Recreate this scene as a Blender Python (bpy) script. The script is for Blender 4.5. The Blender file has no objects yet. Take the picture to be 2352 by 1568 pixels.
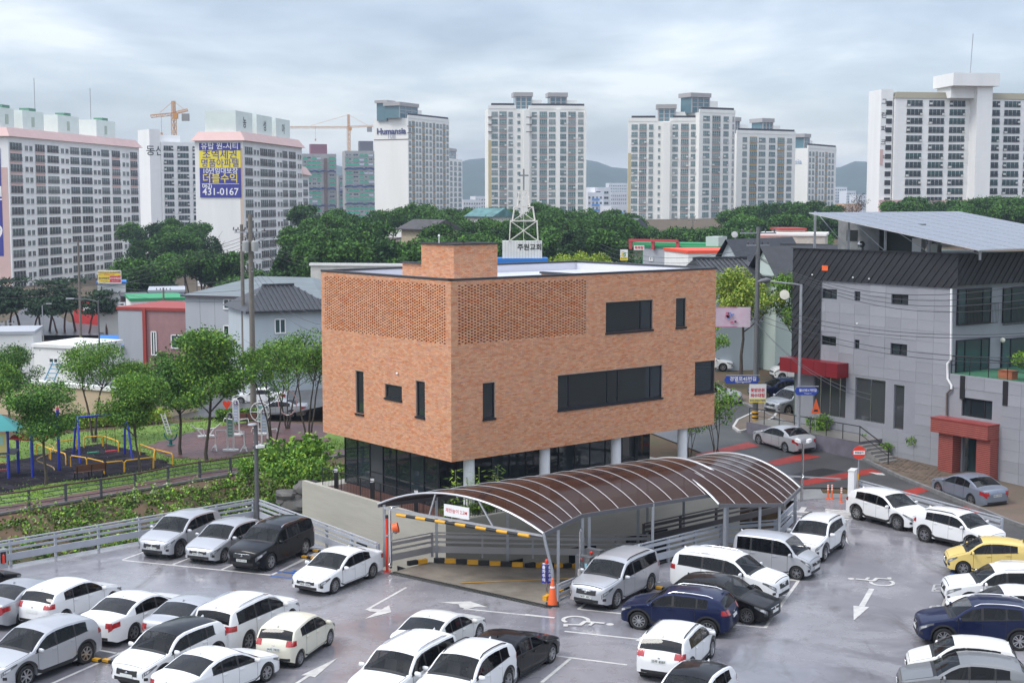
import bpy, bmesh, math, random
from math import sin, cos, pi, radians, sqrt, atan2, degrees, hypot
from mathutils import Vector, Matrix
from mathutils.bvhtree import BVHTree
random.seed(7)
SC = bpy.context.scene
COL = SC.collection
# ---------------------------------------------------------------- camera
CAMZ = 16.0                       # eye height above the parking deck (deck = z 0)
PITCH = math.atan(141/1422)
cam = bpy.data.cameras.new('camera'); camo = bpy.data.objects.new('camera', cam); COL.objects.link(camo)
cam.sensor_width = 36; cam.lens = 50; cam.clip_start = 0.5; cam.clip_end = 12000
camo.location = (0, 0, CAMZ); camo.rotation_euler = (pi/2 - PITCH, 0, 0)
SC.camera = camo
# ---------------------------------------------------------------- world: overcast sky
SUN_EL, SUN_AZ = radians(52), radians(-68)      # soft light from the left, a little behind the camera
wd = bpy.data.worlds.new('World'); SC.world = wd; wd.use_nodes = True
nt = wd.node_tree; N = nt.nodes; Lk = nt.links; N.clear()
out = N.new('ShaderNodeOutputWorld')
sky = N.new('ShaderNodeTexSky'); sky.sky_type = 'NISHITA'; sky.sun_disc = False
sky.sun_elevation = SUN_EL; sky.sun_rotation = radians(180+68)
bg1 = N.new('ShaderNodeBackground'); bg1.inputs[1].default_value = 0.05
Lk.new(sky.outputs[0], bg1.inputs[0])
tc = N.new('ShaderNodeTexCoord'); sep = N.new('ShaderNodeSeparateXYZ'); Lk.new(tc.outputs['Generated'], sep.inputs[0])
# cloud layer seen in perspective: direction divided by its height above the horizon
mx = N.new('ShaderNodeMath'); mx.operation = 'MAXIMUM'; mx.inputs[1].default_value = 0.0; Lk.new(sep.outputs[2], mx.inputs[0])
ad = N.new('ShaderNodeMath'); ad.operation = 'ADD'; ad.inputs[1].default_value = 0.16; Lk.new(mx.outputs[0], ad.inputs[0])
dv = N.new('ShaderNodeVectorMath'); dv.operation = 'DIVIDE'; Lk.new(tc.outputs['Generated'], dv.inputs[0])
cb = N.new('ShaderNodeCombineXYZ')
for i in range(3): Lk.new(ad.outputs[0], cb.inputs[i])
Lk.new(cb.outputs[0], dv.inputs[1])
mp = N.new('ShaderNodeMapping'); mp.inputs['Scale'].default_value = (0.95, 0.8, 0.5); mp.inputs['Location'].default_value = (2.3, 0.4, 0)
Lk.new(dv.outputs[0], mp.inputs[0])
nz = N.new('ShaderNodeTexNoise'); nz.inputs['Scale'].default_value = 1.25; nz.inputs['Detail'].default_value = 7; nz.inputs['Roughness'].default_value = 0.52
nz.inputs['Distortion'].default_value = 0.25
Lk.new(mp.outputs[0], nz.inputs['Vector'])
cr = N.new('ShaderNodeValToRGB'); Lk.new(nz.outputs[0], cr.inputs[0])
e = cr.color_ramp.elements
e[0].position = 0.38; e[0].color = (0.36, 0.405, 0.495, 1)
e[1].position = 0.63; e[1].color = (0.90, 0.915, 0.945, 1)
m_ = e.new(0.5); m_.color = (0.565, 0.612, 0.70, 1)
# overcast luminance: the zenith of a clouded sky is brighter than the horizon
gr = N.new('ShaderNodeMath'); gr.operation = 'MULTIPLY_ADD'; gr.inputs[1].default_value = 1.5; gr.inputs[2].default_value = 0.46
Lk.new(mx.outputs[0], gr.inputs[0])
bg2 = N.new('ShaderNodeBackground'); Lk.new(cr.outputs[0], bg2.inputs[0]); Lk.new(gr.outputs[0], bg2.inputs[1])
ash = N.new('ShaderNodeAddShader'); Lk.new(bg1.outputs[0], ash.inputs[0]); Lk.new(bg2.outputs[0], ash.inputs[1])
Lk.new(ash.outputs[0], out.inputs[0])
sl = bpy.data.lights.new('sun', 'SUN'); sl.energy = 1.5; sl.angle = radians(18); sl.color = (1.0, 0.97, 0.92)
so = bpy.data.objects.new('sun', sl); COL.objects.link(so)
_d = Vector((sin(SUN_AZ)*cos(SUN_EL), -cos(SUN_AZ)*cos(SUN_EL), sin(SUN_EL)))   # direction towards the sun
so.rotation_euler = _d.to_track_quat('Z', 'Y').to_euler(); so.location = (-60, -20, 90)
vs = SC.view_settings; vs.view_transform = 'Standard'; vs.look = 'None'; vs.exposure = 0.40; vs.gamma = 1.0; vs.use_curve_mapping = False
SC.cycles.use_denoising = True
SC.cycles.max_bounces = 6; SC.cycles.transparent_max_bounces = 12
SC.cycles.volume_bounces = 0

# ---------------------------------------------------------------- helpers
KD = 2.296875     # survey coordinates are taken on a 2352 px wide print of the photograph
def ray(px, py):
    a = (px/KD-512)/1422; b = (341-py/KD)/1422
    return Vector((a, cos(PITCH)+b*sin(PITCH), -sin(PITCH)+b*cos(PITCH)))
def G(px, py, z=0.0):             # survey point on the level plane at height z
    r = ray(px, py); return Vector((0, 0, CAMZ)) + r*((z-CAMZ)/r.z)
def A(px, py, D):                 # survey point at distance D
    r = ray(px, py); return Vector((0, 0, CAMZ)) + r*(D/r.y)
def street_z(Y): return 0.045*min(max(Y-72, 0), 40)
def GS(px, py):                   # survey point on the rising street
    z = 0
    for _ in range(12): z = street_z(G(px, py, z).y)
    return G(px, py, z)

MATS = {}
def mat(name, col=(.5, .5, .5), rough=.6, metal=0, var=0, scale=3, bump=0, bscale=None, coat=0, spec=.5, orand=0, attr=None, col2=None, stretch=None, emit=None):
    if name in MATS: return MATS[name]
    m = bpy.data.materials.new(name); MATS[name] = m; m.use_nodes = True
    t = m.node_tree; b = t.nodes['Principled BSDF']; L = t.links
    b.inputs['Base Color'].default_value = (*col, 1); b.inputs['Roughness'].default_value = rough; b.inputs['Metallic'].default_value = metal
    b.inputs['Coat Weight'].default_value = coat; b.inputs['Coat Roughness'].default_value = .04; b.inputs['Specular IOR Level'].default_value = spec
    src = None
    if attr:
        a = t.nodes.new('ShaderNodeAttribute'); a.attribute_name = attr; src = a.outputs['Color']
    if var or bump or col2:
        tcn = t.nodes.new('ShaderNodeTexCoord'); vec = tcn.outputs['Object']
        if stretch:
            mpn = t.nodes.new('ShaderNodeMapping'); mpn.inputs['Scale'].default_value = stretch; L.new(vec, mpn.inputs[0]); vec = mpn.outputs[0]
        n1 = t.nodes.new('ShaderNodeTexNoise'); n1.inputs['Scale'].default_value = scale; n1.inputs['Detail'].default_value = 6; n1.inputs['Roughness'].default_value = .6
        L.new(vec, n1.inputs['Vector'])
        if var or col2:
            c2 = col2 or tuple(min(1, c*(1+var)) for c in col); c1 = col if col2 else tuple(c*(1-var) for c in col)
            r = t.nodes.new('ShaderNodeValToRGB'); r.color_ramp.elements[0].position = .32; r.color_ramp.elements[1].position = .68
            r.color_ramp.elements[0].color = (*c1, 1); r.color_ramp.elements[1].color = (*c2, 1); L.new(n1.outputs[0], r.inputs[0])
            if src is None: src = r.outputs[0]
            else:
                r.color_ramp.elements[0].color = (1-var, 1-var, 1-var, 1); r.color_ramp.elements[1].color = (1+var, 1+var, 1+var, 1)
                mm = t.nodes.new('ShaderNodeMix'); mm.data_type = 'RGBA'; mm.blend_type = 'MULTIPLY'; mm.inputs[0].default_value = 1
                L.new(src, mm.inputs[6]); L.new(r.outputs[0], mm.inputs[7]); src = mm.outputs[2]
        if bump:
            bn = t.nodes.new('ShaderNodeTexNoise'); bn.inputs['Scale'].default_value = bscale or scale*6; bn.inputs['Detail'].default_value = 4; L.new(vec, bn.inputs['Vector'])
            bp = t.nodes.new('ShaderNodeBump'); bp.inputs['Strength'].default_value = bump; bp.inputs['Distance'].default_value = .02
            L.new(bn.outputs[0], bp.inputs['Height']); L.new(bp.outputs[0], b.inputs['Normal'])
    if orand:
        oi = t.nodes.new('ShaderNodeObjectInfo'); mr = t.nodes.new('ShaderNodeMapRange'); mr.inputs[3].default_value = 1-orand; mr.inputs[4].default_value = 1+orand
        L.new(oi.outputs['Random'], mr.inputs[0])
        mm = t.nodes.new('ShaderNodeMix'); mm.data_type = 'RGBA'; mm.blend_type = 'MULTIPLY'; mm.inputs[0].default_value = 1
        if src: L.new(src, mm.inputs[6])
        else: mm.inputs[6].default_value = (*col, 1)
        cbn = t.nodes.new('ShaderNodeCombineColor')
        for i in range(3): L.new(mr.outputs[0], cbn.inputs[i])
        L.new(cbn.outputs[0], mm.inputs[7]); src = mm.outputs[2]
    if src: L.new(src, b.inputs['Base Color'])
    if emit: b.inputs['Emission Color'].default_value = (*col, 1); b.inputs['Emission Strength'].default_value = emit
    return m

def tag(o, label=None, cat=None, group=None, kind=None):
    if label: o['label'] = label
    if cat: o['category'] = cat
    if group: o['group'] = group
    if kind: o['kind'] = kind
    return o
def link(name, me, parent=None, m=None, loc=None, rot=None, scale=None):
    o = bpy.data.objects.new(name, me); COL.objects.link(o)
    if parent: o.parent = parent; KIDS.setdefault(parent.name, []).append(o)
    if loc is not None: o.location = loc
    if rot is not None: o.rotation_euler = rot
    if scale is not None: o.scale = scale
    if m is not None and me is not None:
        if not me.materials: me.materials.append(m)
        elif me.materials[0] is not m: o.material_slots[0].link = 'OBJECT'; o.material_slots[0].material = m
    return o
def thing(name, label, cat, loc=(0, 0, 0), rz=0, group=None, kind=None):
    o = bpy.data.objects.new(name, None); COL.objects.link(o); o.location = loc; o.rotation_euler = (0, 0, rz)
    o.empty_display_size = .2
    return tag(o, label, cat, group, kind)
def copy_tree(o, parent=None):
    c = o.copy(); COL.objects.link(c)
    if parent: c.parent = parent
    for ch in KIDS.get(o.name, ()): copy_tree(ch, c)
    return c
KIDS = {}

class MB:
    def __init__(s): s.v = []; s.f = []; s.c = []; s.mi = []; s.cur = 0; s.col = None
    def add(s, vs, fs, col=None):
        n = len(s.v); s.v += [tuple(p) for p in vs]; s.f += [tuple(n+i for i in f) for f in fs]; s.mi += [s.cur]*len(fs)
        s.c += [col or (1, 1, 1)]*len(vs); return s
    def box(s, cx, cy, cz, sx, sy, sz, rz=0, M=None, col=None, open_=()):
        vs = []
        for dz in (-.5, .5):
            for dx, dy in ((-.5, -.5), (.5, -.5), (.5, .5), (-.5, .5)):
                x, y = dx*sx, dy*sy
                if rz: x, y = x*cos(rz)-y*sin(rz), x*sin(rz)+y*cos(rz)
                p = Vector((cx+x, cy+y, cz+dz*sz)); vs.append(M @ p if M else p)
        return s.add(vs, [(0, 3, 2, 1), (4, 5, 6, 7), (0, 1, 5, 4), (1, 2, 6, 5), (2, 3, 7, 6), (3, 0, 4, 7)], col)
    def bx(s, x0, x1, y0, y1, z0, z1, M=None, col=None): return s.box((x0+x1)/2, (y0+y1)/2, (z0+z1)/2, abs(x1-x0), abs(y1-y0), abs(z1-z0), 0, M, col)
    def bar(s, a, b, w, h=None, up=(0, 0, 1), col=None):        # rectangular bar a->b
        a, b = Vector(a), Vector(b); h = h or w; d = (b-a).normalized(); u = Vector(up)
        if abs(d.dot(u)) > .99: u = Vector((0, 1, 0))
        x = d.cross(u).normalized()*(w/2); y = x.cross(d).normalized()*(h/2)
        vs = [p+i*x+j*y for p in (a, b) for i, j in ((-1, -1), (1, -1), (1, 1), (-1, 1))]
        return s.add(vs, [(0, 1, 2, 3), (7, 6, 5, 4), (0, 4, 5, 1), (1, 5, 6, 2), (2, 6, 7, 3), (3, 7, 4, 0)], col)
    def tube(s, pts, r, n=8, r2=None, cap=True, col=None):
        pts = [Vector(p) for p in pts]; m = len(pts); rings = []
        prev = None
        for i, p in enumerate(pts):
            d = (pts[min(i+1, m-1)]-pts[max(i-1, 0)]).normalized()
            if prev is None: u = Vector((0, 0, 1)) if abs(d.z) < .9 else Vector((1, 0, 0)); x = d.cross(u).normalized()
            else: x = (prev-d*prev.dot(d)).normalized()
            prev = x; y = d.cross(x)
            rr = r if r2 is None else r+(r2-r)*i/(m-1)
            if isinstance(r, (list, tuple)): rr = r[i]
            rings.append([p+x*cos(2*pi*k/n)*rr+y*sin(2*pi*k/n)*rr for k in range(n)])
        fs = []
        for i in range(m-1):
            for k in range(n):
                k2 = (k+1) % n; fs.append((i*n+k, i*n+k2, (i+1)*n+k2, (i+1)*n+k))
        if cap: fs.append(tuple(range(n-1, -1, -1))); fs.append(tuple((m-1)*n+k for k in range(n)))
        return s.add([p for r_ in rings for p in r_], fs, col)
    def lathe(s, prof, n=16, M=None, cap=True):                   # prof: (r,z) list about z
        vs = []
        for r, z in prof:
            for k in range(n):
                p = Vector((r*cos(2*pi*k/n), r*sin(2*pi*k/n), z)); vs.append(M @ p if M else p)
        fs = []
        for i in range(len(prof)-1):
            for k in range(n):
                k2 = (k+1) % n; fs.append((i*n+k, i*n+k2, (i+1)*n+k2, (i+1)*n+k))
        if cap: fs.append(tuple(range(n-1, -1, -1))); fs.append(tuple((len(prof)-1)*n+k for k in range(n)))
        return s.add(vs, fs)
    def prism(s, poly, z0, z1, M=None, col=None):                # poly: CCW (x,y)
        n = len(poly); vs = [Vector((x, y, z0)) for x, y in poly]+[Vector((x, y, z1)) for x, y in poly]
        if M: vs = [M @ p for p in vs]
        return s.add(vs, [tuple(range(n-1, -1, -1)), tuple(range(n, 2*n))]+[(i, (i+1) % n, n+(i+1) % n, n+i) for i in range(n)], col)
    def quad(s, a, b, c, d, col=None): return s.add([a, b, c, d], [(0, 1, 2, 3)], col)
    def poly(s, pts, col=None): return s.add(pts, [tuple(range(len(pts)))], col)
    def me(s, name, m=None, smooth=None, color=False):
        me = bpy.data.meshes.new(name); me.from_pydata(s.v, [], s.f)
        if isinstance(m, (list, tuple)):
            for q in m: me.materials.append(q)
            me.polygons.foreach_set('material_index', s.mi)
        elif m: me.materials.append(m)
        if color:
            ca = me.color_attributes.new('Col', 'FLOAT_COLOR', 'POINT'); flat = []
            for c in s.c: flat += [c[0], c[1], c[2], 1.0]
            ca.data.foreach_set('color', flat)
        if smooth is not None:
            me.polygons.foreach_set('use_smooth', [True]*len(me.polygons))
            if smooth < 179: me.set_sharp_from_angle(angle=radians(smooth))
        me.update(); return me
    def build(s, name, m=None, parent=None, loc=None, rz=None, smooth=None, color=False):
        return link(name, s.me(name, m, smooth, color), parent, None, loc, (0, 0, rz) if rz is not None else None)

def sheet(name, pts, z, m, kind='structure', parent=None, label=None, cat=None):
    o = MB().poly([(p[0], p[1], z if z is not None else p[2]) for p in pts]).build(name, m, parent)
    if kind: o['kind'] = kind
    return tag(o, label, cat)
def set_lettering(todo):
    ts = bpy.data.scenes.new('lettering_work'); os_ = []
    for me, body, size, align, bold, depth in todo:
        c = bpy.data.curves.new('lettering_work', 'FONT'); c.body = body; c.size = size; c.align_x = align; c.align_y = 'CENTER'; c.offset = bold*size; c.resolution_u = 3; c.extrude = depth
        o = bpy.data.objects.new('lettering_work', c); ts.collection.objects.link(o); os_.append(o)
    with bpy.context.temp_override(scene=ts, view_layer=ts.view_layers[0]):
        dg = bpy.context.evaluated_depsgraph_get()
        for o, (me, *_) in zip(os_, todo):
            ev = o.evaluated_get(dg); tmp = ev.to_mesh()
            me.from_pydata([v.co[:] for v in tmp.vertices], [], [tuple(p.vertices) for p in tmp.polygons]); me.update(); ev.to_mesh_clear()
    for o in os_: c = o.data; bpy.data.objects.remove(o); bpy.data.curves.remove(c)
    bpy.data.scenes.remove(ts)
_tx = {}; _tw = []; _pre = {}
LETTERING = [('010-2075-5070', .4, 0.02, 0), ('010-3615-2644', .4, 0.02, 0), ('010-5553-7475', .165, 0.03, 0), ('010-9457-3332', .6, 0.02, 0), ('062)', 1.5, 0.012, 0), ('08두 4857', .115, 0.01, 0), ('102', 1.3, 0.012, 0), ('108', 2.8, 0.012, 0), ('10년임대보장', 1.75, 0.01, 0), ('10호 0935', .115, 0.01, 0), ('22서 5897', .115, 0.01, 0), ('24수 2382', .115, 0.01, 0), ('25루 8587', .115, 0.01, 0), ('25부7122', .115, 0.01, 0), ('26부 6927', .115, 0.01, 0), ('30어 0172', .115, 0.01, 0), ('34서 7820', .115, 0.01, 0), ('38조 7696', .115, 0.01, 0), ('40나 9200', .115, 0.01, 0), ('431-0167', 2.6, 0.01, 0), ('47노 2310', .115, 0.01, 0), ('65허 0472', .115, 0.01, 0), ('67수 4561', .115, 0.01, 0), ('9', 5, 0.012, 0), ('Gyeongyeol-ro', .165, 0.012, 0), ('Humansia', 3.7, 0.02, 0.1), ('S', 1.9, 0.03, 0), ('S-OIL', 1.0, 0.012, 0), ('T.365-968', 1.5, 0.012, 0), ('Wolsan-ro', .1013, 0.012, 0), ('ansia', 3.2, 0.012, 0), ('경열로45번길', .319, 0.02, 0), ('그', 2.1, 0.01, 0), ('농', 3.2, 0.012, 0), ('더블수익', 2.7, 0.01, 0), ('동산', 4.3, 0.01, 0), ('락원', 2.2, 0.012, 0), ('린', 2.1, 0.01, 0), ('명품아파텔', 2.3, 0.01, 0), ('목욕탕', 1.2, 0.03, 0), ('못받은돈', .26, 0.03, 0), ('선녀국제결혼', .72, 0.02, 0), ('성', 3.2, 0.012, 0), ('소화전', .12, 0.012, 0), ('아', 3.2, 0.012, 0), ('엄소 카정육', 1.5, 0.012, 0), ('월산로17번길', .1958, 0.02, 0), ('유탑 원-시티', 2.0, 0.01, 0), ('의', .155, 0.03, 0), ('전', 4, 0.012, 0), ('제한높이 2.2M', .2, 0.008, 0), ('주', .155, 0.03, 0), ('주원교회', 1.25, 0.02, 0), ('진입금지', .13, 0.03, 0), ('차', .155, 0.03, 0), ('청경조아코디언·색소폰음악학원', .62, 0.02, 0), ('초역세권', 2.65, 0.01, 0), ('출', .155, 0.03, 0), ('출구', 2.0, 0.03, 0), ('크', 2.1, 0.01, 0), ('파', 2.1, 0.01, 0), ('파크부동산', .85, 0.02, 0), ('회수대행', .26, 0.03, 0)]
_job = [(bpy.data.meshes.new('lettering'), b, s, 'CENTER', bo, d) for b, s, bo, d in LETTERING]; set_lettering(_job)   # set first, while the scene is still small
_pre = {(b, round(s, 4), a, bo, d): me for me, b, s, a, bo, d in _job}
def text_me(body, size, m, depth=0, align='CENTER', bold=0):
    k = (body, size, m.name, align, bold)
    if k in _tx: return _tx[k]
    me = _pre.get((body, round(size, 4), align, bold, depth))
    if me is not None: me = me.copy()
    else: me = bpy.data.meshes.new('lettering'); _tw.append((me, body, size, align, bold, depth))
    me.materials.append(m); _tx[k] = me; return me
def text_on(body, size, m, parent, loc, facing, name='lettering', bold=.012, align='CENTER', sx=1, depth=0):
    # facing: world/parent-space yaw of the outward normal (radians); text stands upright
    o = link(name, text_me(body, size, m, depth, align, bold), parent, None, loc, (pi/2, 0, facing+pi/2), (sx, 1, 1)); return o
def interp(pts, x):
    if x <= pts[0][0]: return pts[0][1]
    for (a, b), (c, d) in zip(pts, pts[1:]):
        if x <= c: return b+(d-b)*(x-a)/(c-a) if c > a else d
    return pts[-1][1]
WHITE = mat('white_paint', (.78, .78, .78), .5); BLACK = mat('black_paint', (.02, .02, .022), .4)
DARK = mat('dark_metal', (.035, .037, .042), .45); STEEL = mat('galvanised_steel', (.42, .44, .47), .42, .6, var=.1)
STAINLESS = mat('stainless_steel', (.55, .55, .56), .25, 1)
# ================================================================ the setting
def smooth01(t): t = min(1, max(0, t)); return t*t*(3-2*t)
EDGE_C = Vector((-12.9, 70.4)); EDGE_N = Vector((-.692, .722))        # deck edge along the planted bank
BR_C = Vector((-2.84, 66.0)); BR_L = Vector((-sin(radians(39.2)), cos(radians(39.2)))); BR_R = Vector((sin(radians(50.8)), cos(radians(50.8))))
DECK = [(-45, 39.6), (-45, 18), (34, 18), (34, 45), (23.1, 66), (18.3, 75.6), (18.3, 77), (15.6, 77), (14.8, 73.6), (14.0, 69.6), (12.5, 65.6),
        (9.8, 64.7), (2.9, 58.1), (1.5, 54.7), (-5.4, 60.4), (-12.9, 70.4)]
LOW = [(-45, 39.6), (-45, 18), (34, 18), (34, 45), (23.1, 66), (18.3, 75.6), (16, 76.5), (13, 82), (8, 84), (-9, 83), (-11.5, 76), (-12.9, 70.4)]
def inside(p, poly):
    x, y = p; r = False; j = len(poly)-1
    for i in range(len(poly)):
        xi, yi = poly[i]; xj, yj = poly[j]
        if (yi > y) != (yj > y) and x < (xj-xi)*(y-yi)/(yj-yi)+xi: r = not r
        j = i
    return r
def ground_z(X, Y):
    if Y < 18: return -3.8
    if inside((X, Y), LOW): return -3.8
    s1 = (X-EDGE_C.x)*EDGE_N.x+(Y-EDGE_C.y)*EDGE_N.y
    u = X/max(Y, 1)*1422
    left = interp([(40, -1.6), (110, -1.6), (124, -2.3), (150, -2.5), (250, -5), (400, -7), (700, -5), (1500, 0)], Y)
    cen = interp([(40, 0), (112, -.6), (150, 0), (190, 2), (240, 4.5), (330, 7), (560, 8.5), (900, 4), (1500, 0)], Y)
    rig = interp([(72, -.02), (112, 1.75), (150, 2.2), (220, 4), (300, 8), (450, 10), (700, 8), (1500, 0)], Y)
    t1 = smooth01((u+190)/190) if Y > 130 else smooth01((X+10)/16)
    t2 = smooth01((u-60)/190) if Y > 130 else smooth01((X+6)/12)
    z = left*(1-t1)+cen*t1
    z = z*(1-t2)+rig*t2
    if X < -4 and Y < 105 and s1 < 17:
        n = .18*sin(X*.9+Y*.4)+.12*sin(X*2.1-Y*1.3)
        b = -3.7+2.1*smooth01((s1-3)/13)+n*smooth01((s1-2)/4)*(1-smooth01((s1-14)/3))
        z = min(z, b) if s1 < 16.5 else z
    return z
def axis(lo, hi, dlo, dhi, step, grow):
    v = []; x = dlo
    while x <= dhi: v.append(x); x += step
    s = step; x = v[-1]
    while x < hi: s *= grow; x += s; v.append(x)
    s = step; x = v[0]; a = []
    while x > lo: s *= grow; x -= s; a.append(x)
    return a[::-1]+v
gx = axis(-4500, 4500, -60, 45, 1.1, 1.16); gy = axis(-60, 6000, 38, 130, 1.1, 1.12)
vs = [(x, y, ground_z(x, y)-.03) for y in gy for x in gx]; nx = len(gx)
fs = [(j*nx+i, j*nx+i+1, (j+1)*nx+i+1, (j+1)*nx+i) for j in range(len(gy)-1) for i in range(nx-1)]
SOIL = mat('bank_soil', (.045, .05, .02), .95, col2=(.115, .06, .035), scale=.35, bump=.6, bscale=4)
me = bpy.data.meshes.new('ground'); me.from_pydata(vs, [], fs); me.materials.append(SOIL); me.polygons.foreach_set('use_smooth', [True]*len(fs))
tag(link('ground', me), kind='structure')
GRASS = mat('lawn', (.085, .17, .025), .95, col2=(.16, .23, .04), scale=1.2, bump=.8, bscale=40)

# ---- parking deck: wet coated concrete
def deck_material():
    m = bpy.data.materials.new('wet_deck_coating'); m.use_nodes = True; t = m.node_tree; b = t.nodes['Principled BSDF']; L = t.links
    tcn = t.nodes.new('ShaderNodeTexCoord')
    def noise(scale, detail, rough=.55, dist=0, st=None):
        n = t.nodes.new('ShaderNodeTexNoise'); n.inputs['Scale'].default_value = scale; n.inputs['Detail'].default_value = detail; n.inputs['Roughness'].default_value = rough; n.inputs['Distortion'].default_value = dist
        v = tcn.outputs['Object']
        if st: mp = t.nodes.new('ShaderNodeMapping'); mp.inputs['Scale'].default_value = st; mp.inputs['Rotation'].default_value = (0, 0, .6); L.new(v, mp.inputs[0]); v = mp.outputs[0]
        L.new(v, n.inputs['Vector']); return n.outputs[0]
    def ramp(s, a, b_, c1, c2):
        r = t.nodes.new('ShaderNodeValToRGB'); r.color_ramp.elements[0].position = a; r.color_ramp.elements[1].position = b_
        r.color_ramp.elements[0].color = (*c1, 1); r.color_ramp.elements[1].color = (*c2, 1); L.new(s, r.inputs[0]); return r.outputs[0]
    def mix(f, a, b_, mode='MIX'):
        x = t.nodes.new('ShaderNodeMix'); x.data_type = 'RGBA'; x.blend_type = mode
        if isinstance(f, float): x.inputs[0].default_value = f
        else: L.new(f, x.inputs[0])
        L.new(a, x.inputs[6]); L.new(b_, x.inputs[7]); return x.outputs[2]
    base = ramp(noise(.22, 6, .6, .6), .35, .68, (.205, .199, .215), (.27, .263, .28))
    worn = ramp(noise(.5, 8, .65, 1.2, (1, .35, 1)), .56, .72, (1, 1, 1), (.62, .61, .57))
    col = mix(1.0, base, worn, 'MULTIPLY')
    scuff = ramp(noise(1.6, 8, .7, 2.0, (1, .3, 1)), .62, .72, (1, 1, 1), (.62, .60, .59))
    col = mix(1.0, col, scuff, 'MULTIPLY')
    pale = ramp(noise(.9, 7, .7, 1.5, (.4, 1, 1)), .60, .70, (1, 1, 1), (1.22, 1.2, 1.2))
    col = mix(1.0, col, pale, 'MULTIPLY')
    film = noise(.17, 6, .62, .9); col = mix(1.0, col, ramp(film, .44, .54, (.80, .80, .82), (1, 1, 1)), 'MULTIPLY')
    oil = ramp(noise(.35, 9, .7, .4), .64, .74, (1, 1, 1), (.58, .56, .53)); col = mix(1.0, col, oil, 'MULTIPLY')
    L.new(col, b.inputs['Base Color'])
    wet = ramp(film, .44, .56, (.03, .03, .03), (.34, .34, .34))
    rg = mix(.35, wet, ramp(noise(2.2, 6), .35, .65, (.06, .06, .06), (.5, .5, .5)))
    L.new(rg, b.inputs['Roughness']); b.inputs['Specular IOR Level'].default_value = .55
    bp = t.nodes.new('ShaderNodeBump'); bp.inputs['Strength'].default_value = .05; bp.inputs['Distance'].default_value = .02
    L.new(noise(.9, 3), bp.inputs['Height']); L.new(bp.outputs[0], b.inputs['Normal'])
    return m
DECKM = deck_material()
deck = MB().prism(DECK[::-1] if False else DECK, -.55, 0).build('parking_deck', DECKM); tag(deck, kind='structure')
# orientation fix so that the top faces up
bm = bmesh.new(); bm.from_mesh(deck.data); bmesh.ops.recalc_face_normals(bm, faces=bm.faces); bm.to_mesh(deck.data); bm.free()
LINE = mat('worn_line_paint', (.60, .59, .55), .4, col2=(.42, .405, .40), scale=2.6, bump=.1); BLUEL = mat('blue_line_paint', (.02, .12, .42), .5, col2=(.10, .13, .24), scale=2)
def Lz(x, y): return (x/1.809/4*KD, (1931+y/1.809)/4*KD)
def Mz(x, y): return ((1100+x/1.96)/4*KD, (1931+y/1.96)/4*KD)
def Rz(x, y): return ((2100+x/1.96)/4*KD, (1931+y/1.96)/4*KD)
def Qz(x, y): return ((3000+x/1.742)/4*KD, (1831+y/1.742)/4*KD)
def Sz(x, y): return ((2800+x/1.425)/4*KD, (950+y/1.425)/4*KD)
def Pz(x, y): return ((x/1.522)/4*KD, (1050+y/1.522)/4*KD)
LZ = [.003]
def pline(a, b, w=.13, m=LINE, z=None, name='painted_line'):
    LZ[0] += .0002; z = LZ[0]; a, b = G(*a), G(*b); d = (b-a).normalized(); n = Vector((-d.y, d.x, 0))*(w/2)
    return MB().quad(*[(p.x, p.y, z) for p in (a+n*-1, b-n, b+n, a+n)]).build(name, m, deck)
PZ = [.012]
def ppoly(pts, m=LINE, z=.005, name='painted_arrow'):
    PZ[0] += .0006; z = PZ[0]; P = [G(*p) for p in pts]; q = [(p.x, p.y, z) for p in P]
    ar = sum(q[i][0]*q[(i+1) % len(q)][1]-q[(i+1) % len(q)][0]*q[i][1] for i in range(len(q)))
    return MB().poly(q if ar > 0 else q[::-1]).build(name, m, deck)
for i, (a, b) in enumerate([(Lz(885, 555), Lz(1960, 662)), (Lz(885, 552), Lz(1100, 475)), (Lz(1250, 587), Lz(1420, 520)), (Lz(1605, 623), Lz(1780, 545)), (Lz(1965, 662), Lz(2352, 482)),
    (Lz(300, 1480), Lz(1010, 1165)), (Lz(640, 1190), Lz(840, 1227)), (Lz(850, 1225), Lz(960, 1245)), (Mz(0, 705), Mz(400, 505)), (Mz(270, 497), Mz(400, 507)),
    (Rz(415, 985), Rz(780, 1022)), (Rz(418, 985), Rz(520, 905)), (Rz(0, 1025), Rz(230, 1052)), (Rz(310, 1158), Rz(890, 1220)),
    (Rz(2145, 760), Rz(1880, 1132)), (Rz(1880, 1130), Rz(1620, 1105)), (Rz(1990, 752), Rz(2145, 762)), (Rz(1000, 770), Rz(1060, 773)), (Rz(1990, 872), Rz(2050, 880)),
    (Rz(200, 1346), Rz(800, 1422)), (Rz(355, 1372), Rz(130, 1560)), (Mz(1030, 815), Mz(715, 992)), (Mz(2190, 1054), Mz(1480, 982)), (Mz(270, 1500), Mz(150, 1580)),
    (Qz(1418, 820), Qz(1300, 1160)), (Qz(1420, 822), Qz(1700, 842)), (Qz(1440, 850), Qz(1560, 860)), (Qz(1418, 824), Qz(1530, 858)), (Qz(1330, 1110), Qz(1400, 1130)), (Qz(230, 838), Qz(345, 850))]):
    pline(a, b)
for a, b in [(Lz(1960, 668), Lz(2145, 690)), (Qz(1405, 815), Qz(1430, 770)), (Qz(1418, 812), Qz(1560, 822))]: pline(a, b, .15, BLUEL, .006, 'blue_painted_line')
pline(Qz(848, 908), Qz(778, 1030), .22)
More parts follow.
